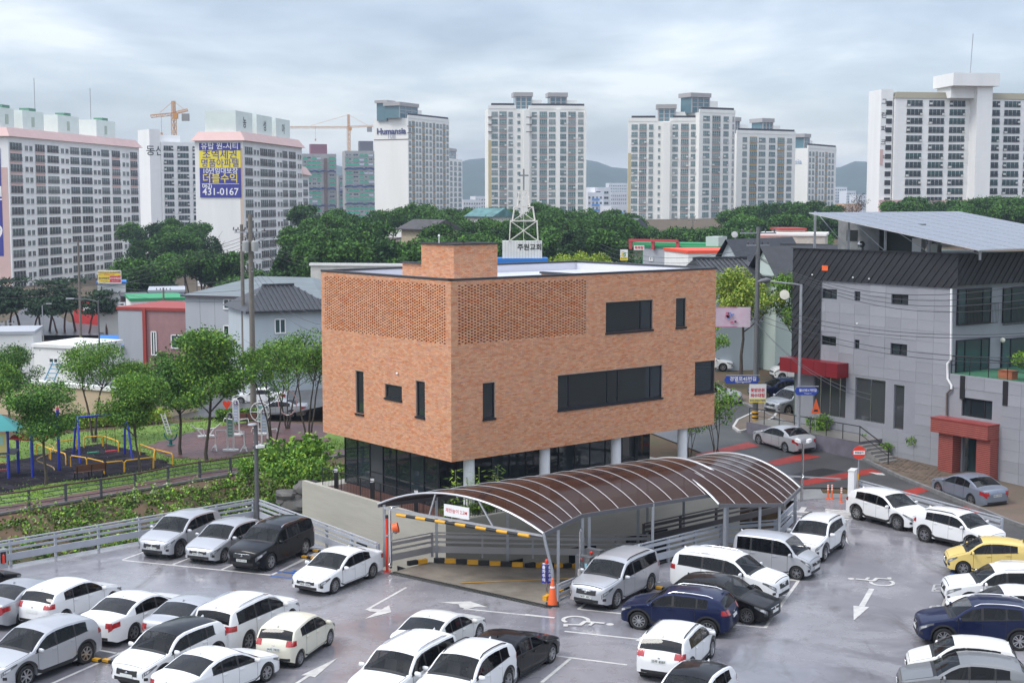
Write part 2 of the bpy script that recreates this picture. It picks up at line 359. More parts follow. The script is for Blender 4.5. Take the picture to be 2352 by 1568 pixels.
for pts in ([Mz(705, 1062), Mz(912, 1010), Mz(895, 955), Mz(835, 988), Mz(765, 985), Mz(742, 970), Mz(716, 990), Mz(748, 1006), Mz(800, 1008)],
            [Mz(1280, 932), Mz(1530, 925), Mz(1670, 972), Mz(1575, 968), Mz(1510, 985), Mz(1450, 972), Mz(1440, 948)],
            [Mz(493, 1367), Mz(205, 1505), Mz(258, 1505), Mz(232, 1520), Mz(280, 1512), Mz(312, 1520)],
            [Rz(865, 1236), Rz(905, 1205), Rz(1340, 1268)], [Qz(720, 1027), Qz(830, 1036), Qz(722, 1130)], [Qz(655, 505), Qz(688, 603), Qz(640, 545)]):
    ppoly(pts)
def wheelchair(c, rot, s=1.0, m=LINE):
    mb = MB(); zz = [0]
    def seg(pts, w):
        for a, b in zip(pts, pts[1:]):
            a = Vector((*a, 0)); b = Vector((*b, 0)); d = (b-a).normalized(); n = Vector((-d.y, d.x, 0))*w/2; d = d*w*.3
            zz[0] += .0008; o_ = Vector((0, 0, zz[0])); mb.quad(a-n-d+o_, b-n+d+o_, b+n+d+o_, a+n-d+o_)
    ring = [(.42*cos(t)-.05, .42*sin(t)-.35) for t in [radians(100+10*k) for k in range(24)]]
    seg(ring, .13); seg([(-.08, .62), (0, .0), (.42, .0), (.58, -.45), (.75, -.38)], .15); seg([(-.05, .3), (.32, .3)], .12)
    mb.poly([(-.1+.13*cos(t), .85+.13*sin(t), 0) for t in [2*pi*k/12 for k in range(12)]])
    o = mb.build('wheelchair_symbol', m, deck, (c.x, c.y, .006), rot); o.scale = (s, s, 1); return o
wheelchair(G(*Rz(470, 1085)), radians(-115), 1.15); wheelchair(G(*Qz(860, 855)), radians(58), 1.1); wheelchair(G(*Lz(2150, 650)), radians(65), 1.0, BLUEL)
wheelchair(G(*Qz(1345, 905)), radians(-20), .7, mat('faded_line_paint', (.36, .35, .35), .5)); wheelchair(G(*Qz(1320, 1055)), radians(-20), .7, MATS['faded_line_paint'])
for x, y in ((1345, 905), (1320, 1055)):
    q = [Qz(x-60, y-25), Qz(x+70, y-25), Qz(x+50, y+22), Qz(x-75, y+22)]
    for i in range(4): pline(q[i], q[(i+1) % 4], .09, MATS['faded_line_paint'], .005)
o = link('painted_word', text_me('출구', 2.0, LINE, 0, 'CENTER', .03), deck, None, (*G(*Qz(480, 378)).xy, .006), (0, 0, radians(160)), (1, 1.3, 1))
# drain grating where the ramp leaves the deck
ga, gb = Vector((-5.2, 60.15, .005)), Vector((1.45, 54.95, .005))
mb = MB(); d = (gb-ga).normalized(); n = Vector((-d.y, d.x, 0)); k = 0
mb.bar(ga+n*.17, gb+n*.17, .04, .03); mb.bar(ga-n*.17, gb-n*.17, .04, .03)
while k < (gb-ga).length: mb.bar(ga+d*k-n*.16, ga+d*k+n*.16, .05, .03); k += .14
mb.build('drain_grating', mat('wet_iron', (.10, .105, .10), .4, .5), deck)
# ---- street (rises away from the camera), pavement and kerb
ASPH = mat('wet_asphalt', (.048, .048, .050), .34, col2=(.085, .084, .082), scale=.5, bump=.25, bscale=60); REDL = mat('red_hump_coating', (.36, .025, .015), .5, col2=(.24, .03, .02), scale=1.2, bump=.2, bscale=50)
def ssheet(name, pts, dz, m, seg=True, parent=None):
    P = [Vector((x, y, street_z(y)+dz)) for x, y in pts]
    o = MB().poly(P).build(name, m, parent)
    bm = bmesh.new(); bm.from_mesh(o.data)
    for yy in (72, 112): bmesh.ops.bisect_plane(bm, geom=bm.verts[:]+bm.edges[:]+bm.faces[:], plane_co=(0, yy, 0), plane_no=(0, 1, 0))
    for v in bm.verts: v.co.z = street_z(v.co.y)+dz
    bm.normal_update()
    for f in bm.faces:
        if f.normal.z < 0: f.normal_flip()
    bm.to_mesh(o.data); bm.free(); return o
KERB = [(12.5, 122), (16.2, 104), (18.9, 93), (20.4, 86.5), (22.0, 79.5), (24.9, 69.5), (31, 48)]      # far kerb of the street
NEAR = [(34.2, 44), (23.4, 65.8), (18.6, 75.8), (18.4, 77.2), (15.6, 77.2), (12.5, 84), (9, 92), (4, 104), (-2, 112), (-2, 126)]
street = ssheet('street', NEAR+KERB, .012, ASPH); tag(street, kind='structure')
mb = MB(); rp = [(-2, 112, 126, 1.76), (-9, 112.5, 127, .9), (-18, 114, 128.5, -1.2), (-30, 117, 132, -2.2), (-60, 123, 138, -2.35), (-120, 135, 152, -2.6)]
for a_, b_ in zip(rp, rp[1:]): mb.quad((b_[0], b_[1], b_[3]+.05), (a_[0], a_[1], a_[3]+.05), (a_[0], a_[2], a_[3]+.05), (b_[0], b_[2], b_[3]+.05))
tag(mb.build('park_road', ASPH), kind='structure')
tag(MB().quad((14.95, 75.0, .008), (18.35, 75.9, .008), (18.6, 79.4, street_z(79.4)+.03), (12.4, 81, street_z(81)+.03)).build('exit_apron', mat('apron_concrete', (.22, .22, .22), .5, var=.15, scale=1)), kind='structure')
def redband(q):
    P = [GS(*p) for p in q]; return ssheet('red_speed_hump', [(p.x, p.y) for p in P], .022, REDL, parent=street)
for q in ([Sz(-30, 1235), Sz(270, 1165), Sz(340, 1185), Sz(20, 1255)], [Sz(385, 1275), Sz(590, 1230), Sz(690, 1248), Sz(430, 1300)],
          [Sz(560, 1385), Sz(975, 1315), Sz(1035, 1335), Sz(600, 1412)], [Sz(1110, 1450), Sz(1300, 1412), Sz(1310, 1440), Sz(1180, 1480)], [Sz(1460, 1540), Sz(1560, 1522), Sz(1710, 1548), Sz(1560, 1575)]):
    redband(q)
DARKP = mat('fresh_asphalt_patch', (.02, .02, .021), .4)
P = [GS(*p) for p in (Sz(510, 1350), Sz(700, 1312), Sz(822, 1330), Sz(560, 1385))]; ssheet('asphalt_patch', [(p.x, p.y) for p in P], .018, DARKP, parent=street)
P = [GS(*p) for p in (Sz(960, 1336), Sz(1040, 1342), Sz(1058, 1354), Sz(1010, 1352))]; ssheet('painted_arrow', [(p.x, p.y) for p in P], .03, LINE, parent=street)
pave_out = [(40, 50), (34, 72), (29.5, 80), (26.2, 86.5), (20, 95.5), (16.5, 108), (14.5, 122)]
PAVER = mat('mossy_block_paving', (.10, .085, .06), .75, col2=(.15, .10, .075), scale=.8, bump=.6, bscale=14)
pv = ssheet('pavement', KERB+pave_out[::-1][0:0]+pave_out[::1][::1] if False else KERB+pave_out, .14, PAVER); tag(pv, kind='structure')
# paving blocks near the camera are pieces of their own
mb = MB()
kd = Vector((24.9-22.0, 69.5-79.5, 0)).normalized(); kn = Vector((-kd.y, kd.x, 0))
bl = MB().box(0, 0, 0, .34, .17, .03).me('paving_block', PAVER); nb = 0
k0 = Vector((22.0, 79.5, 0))
for i in range(-24, 30):
    for j in range(0, 13):
        p = k0+kd*(i*.36+.18*(j % 2))+kn*(.42+j*.19)
        if nb < 300 and random.random() < .55: link('paving_block', bl, pv, None, (p.x, p.y, street_z(p.y)+.142+random.uniform(-.004, .01)), (0, 0, atan2(kd.y, kd.x))); nb += 1
KM = mat('kerb_stone', (.17, .17, .17), .7, var=.25, scale=2, bump=.4)
kerb = MB(); 
for a, b in zip(KERB, KERB[1:]):
    a = Vector((*a, street_z(a[1]))); b = Vector((*b, street_z(b[1]))); n = int((b-a).length/1.0)
    for i in range(n):
        kerb.bar(a+(b-a)*(i/n)+Vector((0, 0, .06)), a+(b-a)*((i+.985)/n)+Vector((0, 0, .06)), .18, .22)
tag(kerb.build('kerb', KM), kind='structure')
# lower courtyard floor below the deck, seen down the ramp and through the railings
sheet('lower_courtyard', [(-20, 55), (40, 40), (40, 80), (14, 86), (-14, 84)], -3.7, mat('courtyard_concrete', (.2, .2, .19), .6, var=.2, scale=.6))
# ================================================================ brick building
Z2 = lambda x, y: ((1200+x*.6378)/4*KD, (950+y*.6378)/4*KD)
Z3 = lambda x, y: ((2000+x*.6378)/4*KD, (950+y*.6378)/4*KD)
BZ0, BZ1, LL, LR = 3.76, 12.37, 11.4, 18.0
CH = (BZ1-.10-BZ0)/120
def V3(p2, z): return Vector((p2.x, p2.y, z))
def face_hit(p, O, u):                     # survey point on a vertical plane through O along u -> (s, z)
    r = ray(*p); n = Vector((u.y, -u.x)); t = O.dot(n)/(r.x*n.x+r.y*n.y)
    q = Vector((r.x*t, r.y*t)); return (q-O).dot(u), CAMZ+r.z*t
def face_rect(pts, O, u):
    h = [face_hit(p, O, u) for p in pts]; s = sorted(x[0] for x in h); z = sorted(x[1] for x in h)
    return ((s[0]+s[1])/2, (s[2]+s[3])/2, (z[0]+z[1])/2, (z[2]+z[3])/2)
bb = thing('brick_building', 'orange brick box raised on white columns with perforated brick screen at its corner', 'building', V3(BR_C, 0))
O3 = V3(BR_C, 0)
def brick_col():
    r = random.random()
    if r < .60: c = Vector((.60, .315, .185))
    elif r < .86: c = Vector((.60, .265, .13))
    elif r < .955: c = Vector((.57, .215, .09))
    else: c = Vector((.50, .25, .17))
    k = random.uniform(.88, 1.12); return (c.x*k, c.y*k*random.uniform(.95, 1.05), c.z*k)
BRICKM = mat('brick', (.5, .25, .15), .85, attr='Col', var=.10, scale=9, bump=.3, bscale=30)
MORTAR = mat('mortar', (.50, .40, .33), .9, var=.1, scale=4)
GLASS_D = mat('dark_window_glass', (.020, .028, .033), .03, orand=.5); GLASS_D.node_tree.nodes['Principled BSDF'].inputs['IOR'].default_value = 1.65
wall_bricks = []            # (centre on face frame, size, colour) kept for the singled-out ones
def brick_face(mb, O, u, n, L, z0, z1, holes, screen=None, ch=CH, bl=.233, keep=None):
    # u along the face, n outward; bricks proud of a recessed mortar bed
    jt = .011; rows = int(round((z1-z0)/ch))
    for i in range(rows):
        zc0 = z0+i*ch; zc1 = zc0+ch-jt; zm = (zc0+zc1)/2
        segs = []
        x = -(bl/2 if i % 2 else 0)
        while x < L:
            a, b = max(0, x), min(L, x+bl-jt); x += bl
            if b-a > .02: segs.append((a, b, .05))
        if screen and screen[2] <= zm <= screen[3]:
            s0, s1 = screen[0], screen[1]
            segs = [(a, min(b, s0), .05) for a, b, d in segs if a < s0-.02]+[(max(a, s1), b, .05) for a, b, d in segs if b > s1+.02]
            pt = .368; x = s0+(.0 if i % 2 else -pt/2)
            while x < s1:
                a, b = max(s0, x), min(s1, x+.245); x += pt
                if b-a > .02: segs.append((a, b, .11))
        for a, b, dep in segs:
            parts = [(a, b)]
            for h0, h1, hz0, hz1 in holes:
                if hz0 <= zm <= hz1:
                    q = []
                    for c, d in parts:
                        if d <= h0 or c >= h1: q.append((c, d))
                        else:
                            if c < h0-.02: q.append((c, h0))
                            if d > h1+.02: q.append((h1, d))
                    parts = q
            for c, d in parts:
                pr = random.uniform(.006, .010); col = brick_col()
                p = O+u*((c+d)/2)
                if keep is not None and dep < .1: keep.append((p.x, p.y, zm, d-c, zc1-zc0, atan2(u.y, u.x), pr, col, n, u)); continue
                o0 = O+u*c+n*pr; o1 = O+u*d+n*pr; i0 = O+u*c-n*dep; i1 = O+u*d-n*dep
                mb.add([(o0.x, o0.y, zc0), (o1.x, o1.y, zc0), (o1.x, o1.y, zc1), (o0.x, o0.y, zc1), (i0.x, i0.y, zc0), (i1.x, i1.y, zc0), (i1.x, i1.y, zc1), (i0.x, i0.y, zc1)],
                       [(0, 1, 2, 3), (1, 5, 6, 2), (4, 0, 3, 7), (3, 2, 6, 7), (4, 5, 1, 0)]+([(5, 4, 7, 6)] if dep > .1 else []), col)
def mortar_bed(mb, O, u, n, L, z0, z1, holes, t=.3):
    S = sorted({0, L, *[h for r in holes for h in r[:2] if 0 < h < L]}); Z = sorted({z0, z1, *[h for r in holes for h in r[2:] if z0 < h < z1]})
    for a, b in zip(S, S[1:]):
        for c, d in zip(Z, Z[1:]):
            if any(h[0]-.001 <= (a+b)/2 <= h[1]+.001 and h[2] <= (c+d)/2 <= h[3] for h in holes): continue
            p = O+u*a; q = O+u*b; mb.add([(p.x, p.y, c), (q.x, q.y, c), (q.x, q.y, d), (p.x, p.y, d)], [(0, 1, 2, 3)])
    for h in holes:                          # reveals of the openings
        p = O+u*h[0]; q = O+u*h[1]; pi_ = p-n*t; qi = q-n*t
        mb.add([(p.x, p.y, h[2]), (q.x, q.y, h[2]), (qi.x, qi.y, h[2]), (pi_.x, pi_.y, h[2]), (p.x, p.y, h[3]), (q.x, q.y, h[3]), (qi.x, qi.y, h[3]), (pi_.x, pi_.y, h[3])],
               [(0, 1, 2, 3), (5, 4, 7, 6), (4, 0, 3, 7), (1, 5, 6, 2)])
nL, nR = -BR_R, -BR_L                       # outward normals of the two seen faces
O2 = Vector((0, 0))
def loc_rect(pts, u): return face_rect(pts, BR_C, u)
winL = [loc_rect([Z2(350, 832), Z2(350, 1097), Z2(400, 838), Z2(400, 1105)], BR_L), loc_rect([Z2(533, 913), Z2(533, 1000), Z2(640, 932), Z2(640, 1018)], BR_L),
        loc_rect([Z2(727, 895), Z2(727, 1115), Z2(784, 902), Z2(784, 1127)], BR_L)]
winR = [loc_rect([Z2(1146, 910), Z2(1146, 1135), Z2(1222, 905), Z2(1225, 1127)], BR_R), loc_rect([Z3(663, 405), Z3(663, 595), Z3(958, 388), Z3(958, 573)], BR_R),
        loc_rect([Z3(1103, 380), Z3(1103, 562), Z3(1166, 376), Z3(1166, 555)], BR_R), loc_rect([Z3(362, 862), Z3(362, 1077), Z3(1018, 797), Z3(1018, 1000)], BR_R),
        loc_rect([Z3(1222, 775), Z3(1222, 973), Z3(1362, 764), Z3(1362, 958)], BR_R)]
winR[4] = (winR[4][0], LR, winR[4][2], winR[4][3])
sc1 = face_hit(Z3(540, 420), BR_C, BR_R)[0]
scz0, scz1 = BZ0+CH*77.5, BZ0+CH*116.9
screenL, screenR = (.37, LL-.35, scz0, scz1), (.37, sc1, scz0, scz1)
keep = []
mb = MB()
brick_face(mb, O2, BR_L, nL, LL, BZ0, BZ0+CH*120, winL, screenL, keep=keep)
brick_face(mb, O2, BR_R, nR, LR, BZ0, BZ0+CH*120, winR, screenR, keep=keep)
# the 300 bricks nearest to the camera are pieces of their own
keep.sort(key=lambda k: (k[0]+BR_C.x)**2+(k[1]+BR_C.y)**2+((k[2]-CAMZ)*.25)**2)
pal = []
for i in range(10):
    c = brick_col(); pal.append((MB().bx(-.5, .5, -.05, 1e-6, -.5, .5, col=c).me('brick', BRICKM, color=True)))
for k in keep[:300]:
    x, y, z, w, h, a, pr, col, n, u = k; p = Vector((x, y))+n*pr
    flip = (u.x*-n.y+u.y*n.x)               # local -y inward
    o = link('brick', random.choice(pal), bb, None, (p.x, p.y, z), (0, 0, atan2(n.y, n.x)-pi/2), (w, 1, h))
for k in keep[300:]:
    x, y, z, w, h, a, pr, col, n, u = k; c = Vector((x, y)); o0 = c-u*w/2+n*pr; o1 = c+u*w/2+n*pr; i0 = c-u*w/2-n*.02; i1 = c+u*w/2-n*.02; z0, z1 = z-h/2, z+h/2
    mb.add([(o0.x, o0.y, z0), (o1.x, o1.y, z0), (o1.x, o1.y, z1), (o0.x, o0.y, z1), (i0.x, i0.y, z0), (i1.x, i1.y, z0), (i1.x, i1.y, z1), (i0.x, i0.y, z1)],
           [(0, 1, 2, 3), (1, 5, 6, 2), (4, 0, 3, 7), (3, 2, 6, 7), (4, 5, 1, 0)], col)
# stair tower on the roof and inner terrace walls
TW = BR_R*2.8+BR_L*3.5
brick_face(mb, TW, BR_L, nL, 2.75, 12.0, 13.8, [], ch=.0715, bl=.233); brick_face(mb, TW, BR_R, nR, 2.76, 12.0, 13.8, [], ch=.0715)
brick_face(mb, BR_R*(sc1+.1)+BR_L*.3, BR_L, nL, 3.3, 11.2, 12.22, [], ch=.0715)
brick_face(mb, TW+BR_L*2.76+BR_R*.5, BR_L, nL, 2.4, 12.0, 12.75, [], ch=.0715)
tag(mb.build('brickwork', BRICKM, bb, color=True), kind='stuff')
mb = MB(); ins = .004
mortar_bed(mb, O2-nL*-0+(-nL)*ins, BR_L, nL, LL, BZ0, BZ1-.1, winL+[screenL]); mortar_bed(mb, O2+(-nR)*ins, BR_R, nR, LR, BZ0, BZ1-.1, winR+[screenR])
for P, u, n, L_, a, b in ((TW, BR_L, nL, 2.75, 12, 13.8), (TW, BR_R, nR, 2.76, 12, 13.8), (BR_R*(sc1+.1)+BR_L*.3, BR_L, nL, 3.3, 11.2, 12.22), (TW+BR_L*2.76+BR_R*.5, BR_L, nL, 2.4, 12, 12.75)):
    mortar_bed(mb, P-n*ins, u, n, L_, a, b, [])
F = BR_L*LL; Rr = BR_R*LR; K = F+Rr
def vquad(p, q, z0, z1): mb.quad((p.x, p.y, z0), (q.x, q.y, z0), (q.x, q.y, z1), (p.x, p.y, z1))
vquad(F, K, BZ0, BZ1-.1); vquad(Rr, K, BZ0, BZ1-.1)
T2 = TW+BR_L*2.75; T3 = TW+BR_R*2.76; T4 = T2+BR_R*2.76; vquad(T2, T4, 12, 13.8); vquad(T3, T4, 12, 13.8)
mb.build('mortar_bed', MORTAR, bb)
# walls behind the screens (open-topped terrace) and slabs
INB = mat('inner_brick_painted_shade', (.10, .045, .028), .9, var=.25, scale=6)  # brick colour darkened to paint in the shade behind the screen holes
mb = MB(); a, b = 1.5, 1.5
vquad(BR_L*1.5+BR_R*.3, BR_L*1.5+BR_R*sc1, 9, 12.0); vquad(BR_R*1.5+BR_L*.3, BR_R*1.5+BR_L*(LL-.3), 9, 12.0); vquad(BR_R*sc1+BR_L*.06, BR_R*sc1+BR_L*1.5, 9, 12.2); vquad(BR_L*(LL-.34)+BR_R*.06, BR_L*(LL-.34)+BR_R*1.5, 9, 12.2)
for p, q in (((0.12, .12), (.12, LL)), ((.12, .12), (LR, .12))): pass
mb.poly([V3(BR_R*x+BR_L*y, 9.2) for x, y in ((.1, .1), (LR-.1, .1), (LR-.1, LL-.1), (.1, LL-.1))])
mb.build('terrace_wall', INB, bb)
ROOFM = mat('roof_membrane', (.62, .63, .67), .35, col2=(.50, .52, .56), scale=.5); PARW = mat('parapet_render', (.62, .62, .68), .6)
def plan(pts, z): return [V3(BR_R*x+BR_L*y, z) for x, y in pts]
mb = MB()
mb.poly(plan([(1.5, 1.5), (sc1, 1.5), (sc1, .2), (LR-.15, .2), (LR-.15, LL-.15), (.2, LL-.15), (1.5, LL-.15)], 11.85)); mb.build('roof_deck', ROOFM, bb)
mb = MB()
def pwall(x0, y0, x1, y1, z0, z1, t=.2):
    p = V3(BR_R*x0+BR_L*y0, (z0+z1)/2); q = V3(BR_R*x1+BR_L*y1, (z0+z1)/2); mb.bar(p, q, t, z1-z0)
pwall(LR-.12, .02, LR-.12, LL, 11.8, BZ1-.08); pwall(.0, LL-.12, LR, LL-.12, 11.8, BZ1-.08); pwall(sc1, .14, LR, .14, 11.8, BZ1-.1); mb.build('parapet', PARW, bb)
mb = MB()
for x0, y0, x1, y1, z in ((-.03, .1, LR+.02, .1, BZ1-.05), (.1, -.03, .1, LL, BZ1-.05), (0, LL-.12, LR, LL-.12, BZ1-.045), (LR-.12, 0, LR-.12, LL, BZ1-.045),
                          (sc1+.1, .2, sc1+.1, 3.6, 12.26)):
    pwall(x0, y0, x1, y1, z-.05, z+.05, .26)
for p, q in ((TW, T2), (TW, T3), (T2, T4), (T3, T4)): mb.bar(V3(p, 13.83), V3(q, 13.83), .16, .07)
p = TW+BR_L*2.76+BR_R*.5; mb.bar(V3(p, 12.78), V3(p+BR_L*2.4, 12.78), .3, .06)
mb.build('coping', DARK, bb)
mb = MB(); mb.poly([V3(p, 13.62) for p in (TW, T3, T4, T2)]); mb.build('tower_roof', ROOFM, bb)
mb = MB(); mb.poly(plan([(0, 0), (0, LL), (LR, LL), (LR, 0)], BZ0+.004)); mb.build('soffit', mat('soffit', (.5, .5, .5), .7), bb)
mb = MB(); mb.tube([V3(TW+BR_L*1.5+BR_R*.2, 13.8), V3(TW+BR_L*1.5+BR_R*.2, 14.15)], .02); mb.lathe([(0, -.06), (.06, 0), (.05, .06), (0, .09)], 10, Matrix.Translation(V3(TW+BR_L*1.5+BR_R*.2, 14.2))); mb.build('roof_lamp', WHITE, bb)
# windows
FRAME = mat('anthracite_frame', (.022, .024, .03), .4, .3)
def bwin(r, u, n, muls=(), corner=False):
    s0, s1, z0, z1 = r; w = s1-s0; h = z1-z0
    rz = atan2(n.y, n.x)+pi/2; p = u*((s0+s1)/2)-n*.12
    # local frame: x along the wall (viewed from outside to the right), -y outward
    fr = MB(); t = .07
    fr.bx(-w/2, w/2, -.05, .05, 0, t); fr.bx(-w/2, w/2, -.05, .05, h-t, h); fr.bx(-w/2, -w/2+t, -.05, .05, t, h-t); fr.bx(w/2-t, w/2, -.05, .05, t, h-t)
    for m in muls: fr.bx((m-.5)*w-.04, (m-.5)*w+.04, -.05, .05, t, h-t)
    wd_ = fr.build('window', FRAME, bb, (p.x, p.y, z0), rz)
    xs = [0]+sorted(muls)+[1]
    for a, b in zip(xs, xs[1:]): MB().bx((a-.5)*w+.03, (b-.5)*w-.03, -.012, .012, .04, h-.04).build('pane', GLASS_D, wd_)
    MB().bx(-w/2-.03, w/2+.03, -.19, .0, -.09, .005).build('sill', FRAME, wd_)
    return wd_
for r in winL: bwin(r, BR_L, nL)
flipR = lambda *m: m
bwin(winR[0], BR_R, nR); bwin(winR[1], BR_R, nR, (.76,)); bwin(winR[2], BR_R, nR); bwin(winR[3], BR_R, nR, (.11, .47, .57, .89)); bwin(winR[4], BR_R, nR, (.93,))
lamp = face_hit(Z2(617, 849), BR_C, BR_L); mb = MB(); q = BR_L*lamp[0]+nL*.08; mb.lathe([(0, -.07), (.06, -.04), (.07, .02), (0, .07)], 10, Matrix.Translation(V3(q, lamp[1]))); mb.build('wall_lamp', WHITE, bb)
# columns
CONW = mat('white_column_render', (.70, .71, .74), .55, var=.05)
for p in (Z2(1060, 1500), Z3(280, 1400), Z3(727, 1330), Z3(1143, 1300)):
    s = face_hit(p, BR_C+BR_L*.5, BR_R)[0]; q = BR_R*s+BR_L*.5
    MB().lathe([(.27, 1.0), (.27, BZ0)], 24, Matrix.Translation(V3(q, 0))).build('column', CONW, bb, smooth=40)
# ground floor glazing
gi = [(2.3, 1.0), (LR-1.9, 1.0+1.5), (2.3, LL-1.0)]
def glazing(p, q, n, name='glass_panel', door=None):
    L_ = (q-p).length; u = (q-p).normalized(); k = max(1, round(L_/1.15)); rz = atan2(n.y, n.x)+pi/2
    for i in range(k):
        c = p+u*(L_*(i+.5)/k); w = L_/k
        pn = MB().bx(-w/2+.02, w/2-.02, -.01, .01, .08, BZ0-1.02).build(name, GLASS_D if i != door else mat('grey_door', (.05, .055, .06), .5), bb, (c.x, c.y, 1.0), rz)
        fr = MB().bx(-w/2-.025, -w/2+.025, -.05, .05, 0, BZ0-1.01).bx(-w/2, w/2, -.04, .04, 0, .08)
        if i % 3 != 1: fr.bx(-w/2, w/2, -.035, .035, .95, 1.0)
        fr.build('mullion', FRAME, pn, (0, 0, 0))
A0 = BR_R*2.0+BR_L*1.0; A1 = BR_R*1.0+BR_L*(LL-.6); A0L = BR_R*1.0+BR_L*2.4; A2 = BR_R*(LR-2.6)+BR_L*2.4
glazing(A1, A0L, nL, door=2); glazing(A0L, A2, nR)
mb = MB(); a_, b_, c_, d_ = A0L, A1, A2, BR_R*(LR-2.6)+BR_L*(LL-.6); e_ = .35
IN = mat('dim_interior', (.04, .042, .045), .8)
def q2(p, o): return p+o
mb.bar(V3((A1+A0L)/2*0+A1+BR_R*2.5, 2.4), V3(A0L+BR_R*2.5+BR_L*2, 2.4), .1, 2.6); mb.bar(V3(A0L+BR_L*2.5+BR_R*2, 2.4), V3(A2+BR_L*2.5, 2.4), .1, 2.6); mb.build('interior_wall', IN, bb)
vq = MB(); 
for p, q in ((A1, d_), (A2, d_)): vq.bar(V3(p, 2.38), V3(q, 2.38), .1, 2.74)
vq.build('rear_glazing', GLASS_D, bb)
# concrete plinth with planked terrace
BASE = mat('board_marked_concrete', (.43, .41, .355), .8, col2=(.375, .355, .305), scale=1.0, bump=.4, bscale=4, stretch=(.4, .4, 2.5))
cB = Vector((-3.06, 64.5))-BR_C
B0 = cB; B1 = B0+BR_L*11.3; Br = B0+BR_R*20.2
mb = MB(); poly = [B0, Br, Br+BR_L*12.8, B1+BR_L*1.5]
mb.prism([(p.x, p.y) for p in poly], -3.9, .98); mb.build('plinth', BASE, bb)
mb = MB()
for p, q in ((B0+BR_L*.1, B1+BR_L*1.5), (B0, B0+BR_R*4.2)): mb.bar(V3(p-nL*.12 if p is not B0 else p-nR*.12, 1.09), V3(q-nL*.12 if p is not B0 else q-nR*.12, 1.09), .24, .24)
mb.build('planter_kerb', BASE, bb)
WOODD = mat('terrace_boards', (.12, .055, .04), .5, var=.3, scale=2)
i = 0
bmesh_b = MB().bx(-5.3, 5.3, -.07, .07, 0, .03).me('terrace_board', WOODD)
for i in range(11):
    c = B0+BR_L*6.2+BR_R*(.45+i*.16); link('terrace_board', bmesh_b, bb, None, (c.x, c.y, .985), (0, 0, atan2(BR_L.y, BR_L.x)))
# recess and openings low in the plinth
for s0, s1, z0, z1, u, n in ((6.6, 7.5, -2.6, -1.1, BR_L, nL), (3.0, 3.9, -2.9, -1.6, BR_L, nL), (1.2, 4.6, -3.3, -1.2, BR_R, nR), (7.6, 9.4, -3.3, -1.2, BR_R, nR), (11.5, 14.5, -3.3, -1.2, BR_R, nR)):
    c = B0+u*((s0+s1)/2)+n*.01; w = s1-s0; h = z1-z0; rz = atan2(n.y, n.x)+pi/2
    fr = MB(); fr.bx(-w/2, w/2, -.04, .04, 0, .07); fr.bx(-w/2, w/2, -.04, .04, h-.07, h); fr.bx(-w/2, -w/2+.07, -.04, .04, .07, h-.07); fr.bx(w/2-.07, w/2, -.04, .04, .07, h-.07)
    if w > 1.5: fr.bx(-.04, .04, -.04, .04, .07, h-.07)
    f = fr.build('basement_window', FRAME, bb, (c.x, c.y, z0), rz); MB().bx(-w/2+.05, w/2-.05, -.012, .012, .05, h-.05).build('pane', GLASS_D, f)
# terrace railing
rl = thing('terrace_railing', 'black metal bar railing along the raised timber terrace of the brick building', 'railing', V3(BR_C+B0, 0))
def railing(root, pts, z, h, step, pm, post=1.6, r=.02, bars=True):
    tot = 0
    for a, b in zip(pts, pts[1:]):
        L_ = (b-a).length; u = (b-a)/L_
        MB().bar(a+Vector((0, 0, h)), b+Vector((0, 0, h)), .045, .03).build('top_rail', pm, root)
        MB().bar(a+Vector((0, 0, .1)), b+Vector((0, 0, .1)), .03, .03).build('bottom_rail', pm, root)
        n = max(1, round(L_/post))
        for i in range(n+1): MB().bar(a+u*(L_*i/n), a+u*(L_*i/n)+Vector((0, 0, h)), .045).build('post', pm, root)
        if bars:
            bm_ = MB().bar((0, 0, .1), (0, 0, h), .014).me('bar', pm); k = int(L_/step)
            for i in range(1, k):
                p = a+u*(L_*i/k); link('bar', bm_, root, None, p)
railing(rl, [V3(BR_L*(11.2)-nL*.3, 1.0), V3(BR_L*.4-nL*.3, 1.0), V3(BR_R*.5-nR*.3, 1.0), V3(BR_R*3.8-nR*.3, 1.0)], 1.0, 1.1, .14, BLACK, 1.8)
for s, w in ((10.6, 'at the far left end'), (7.2, 'behind the railing middle'), (3.4, 'nearest the canopy arch')):
    q = BR_C+B0+BR_L*s-nL*.75
    t = thing('bollard_light', 'short black bollard light with white head on the terrace '+w, 'light', V3(q, 1.0), 0, 'terrace bollard lights')
    MB().box(0, 0, .45, .2, .2, .9).build('post', BLACK, t); MB().box(0, 0, 1.0, .18, .18, .22).build('lamp_head', WHITE, t); MB().box(0, 0, 1.13, .2, .2, .04).build('cap', BLACK, t)
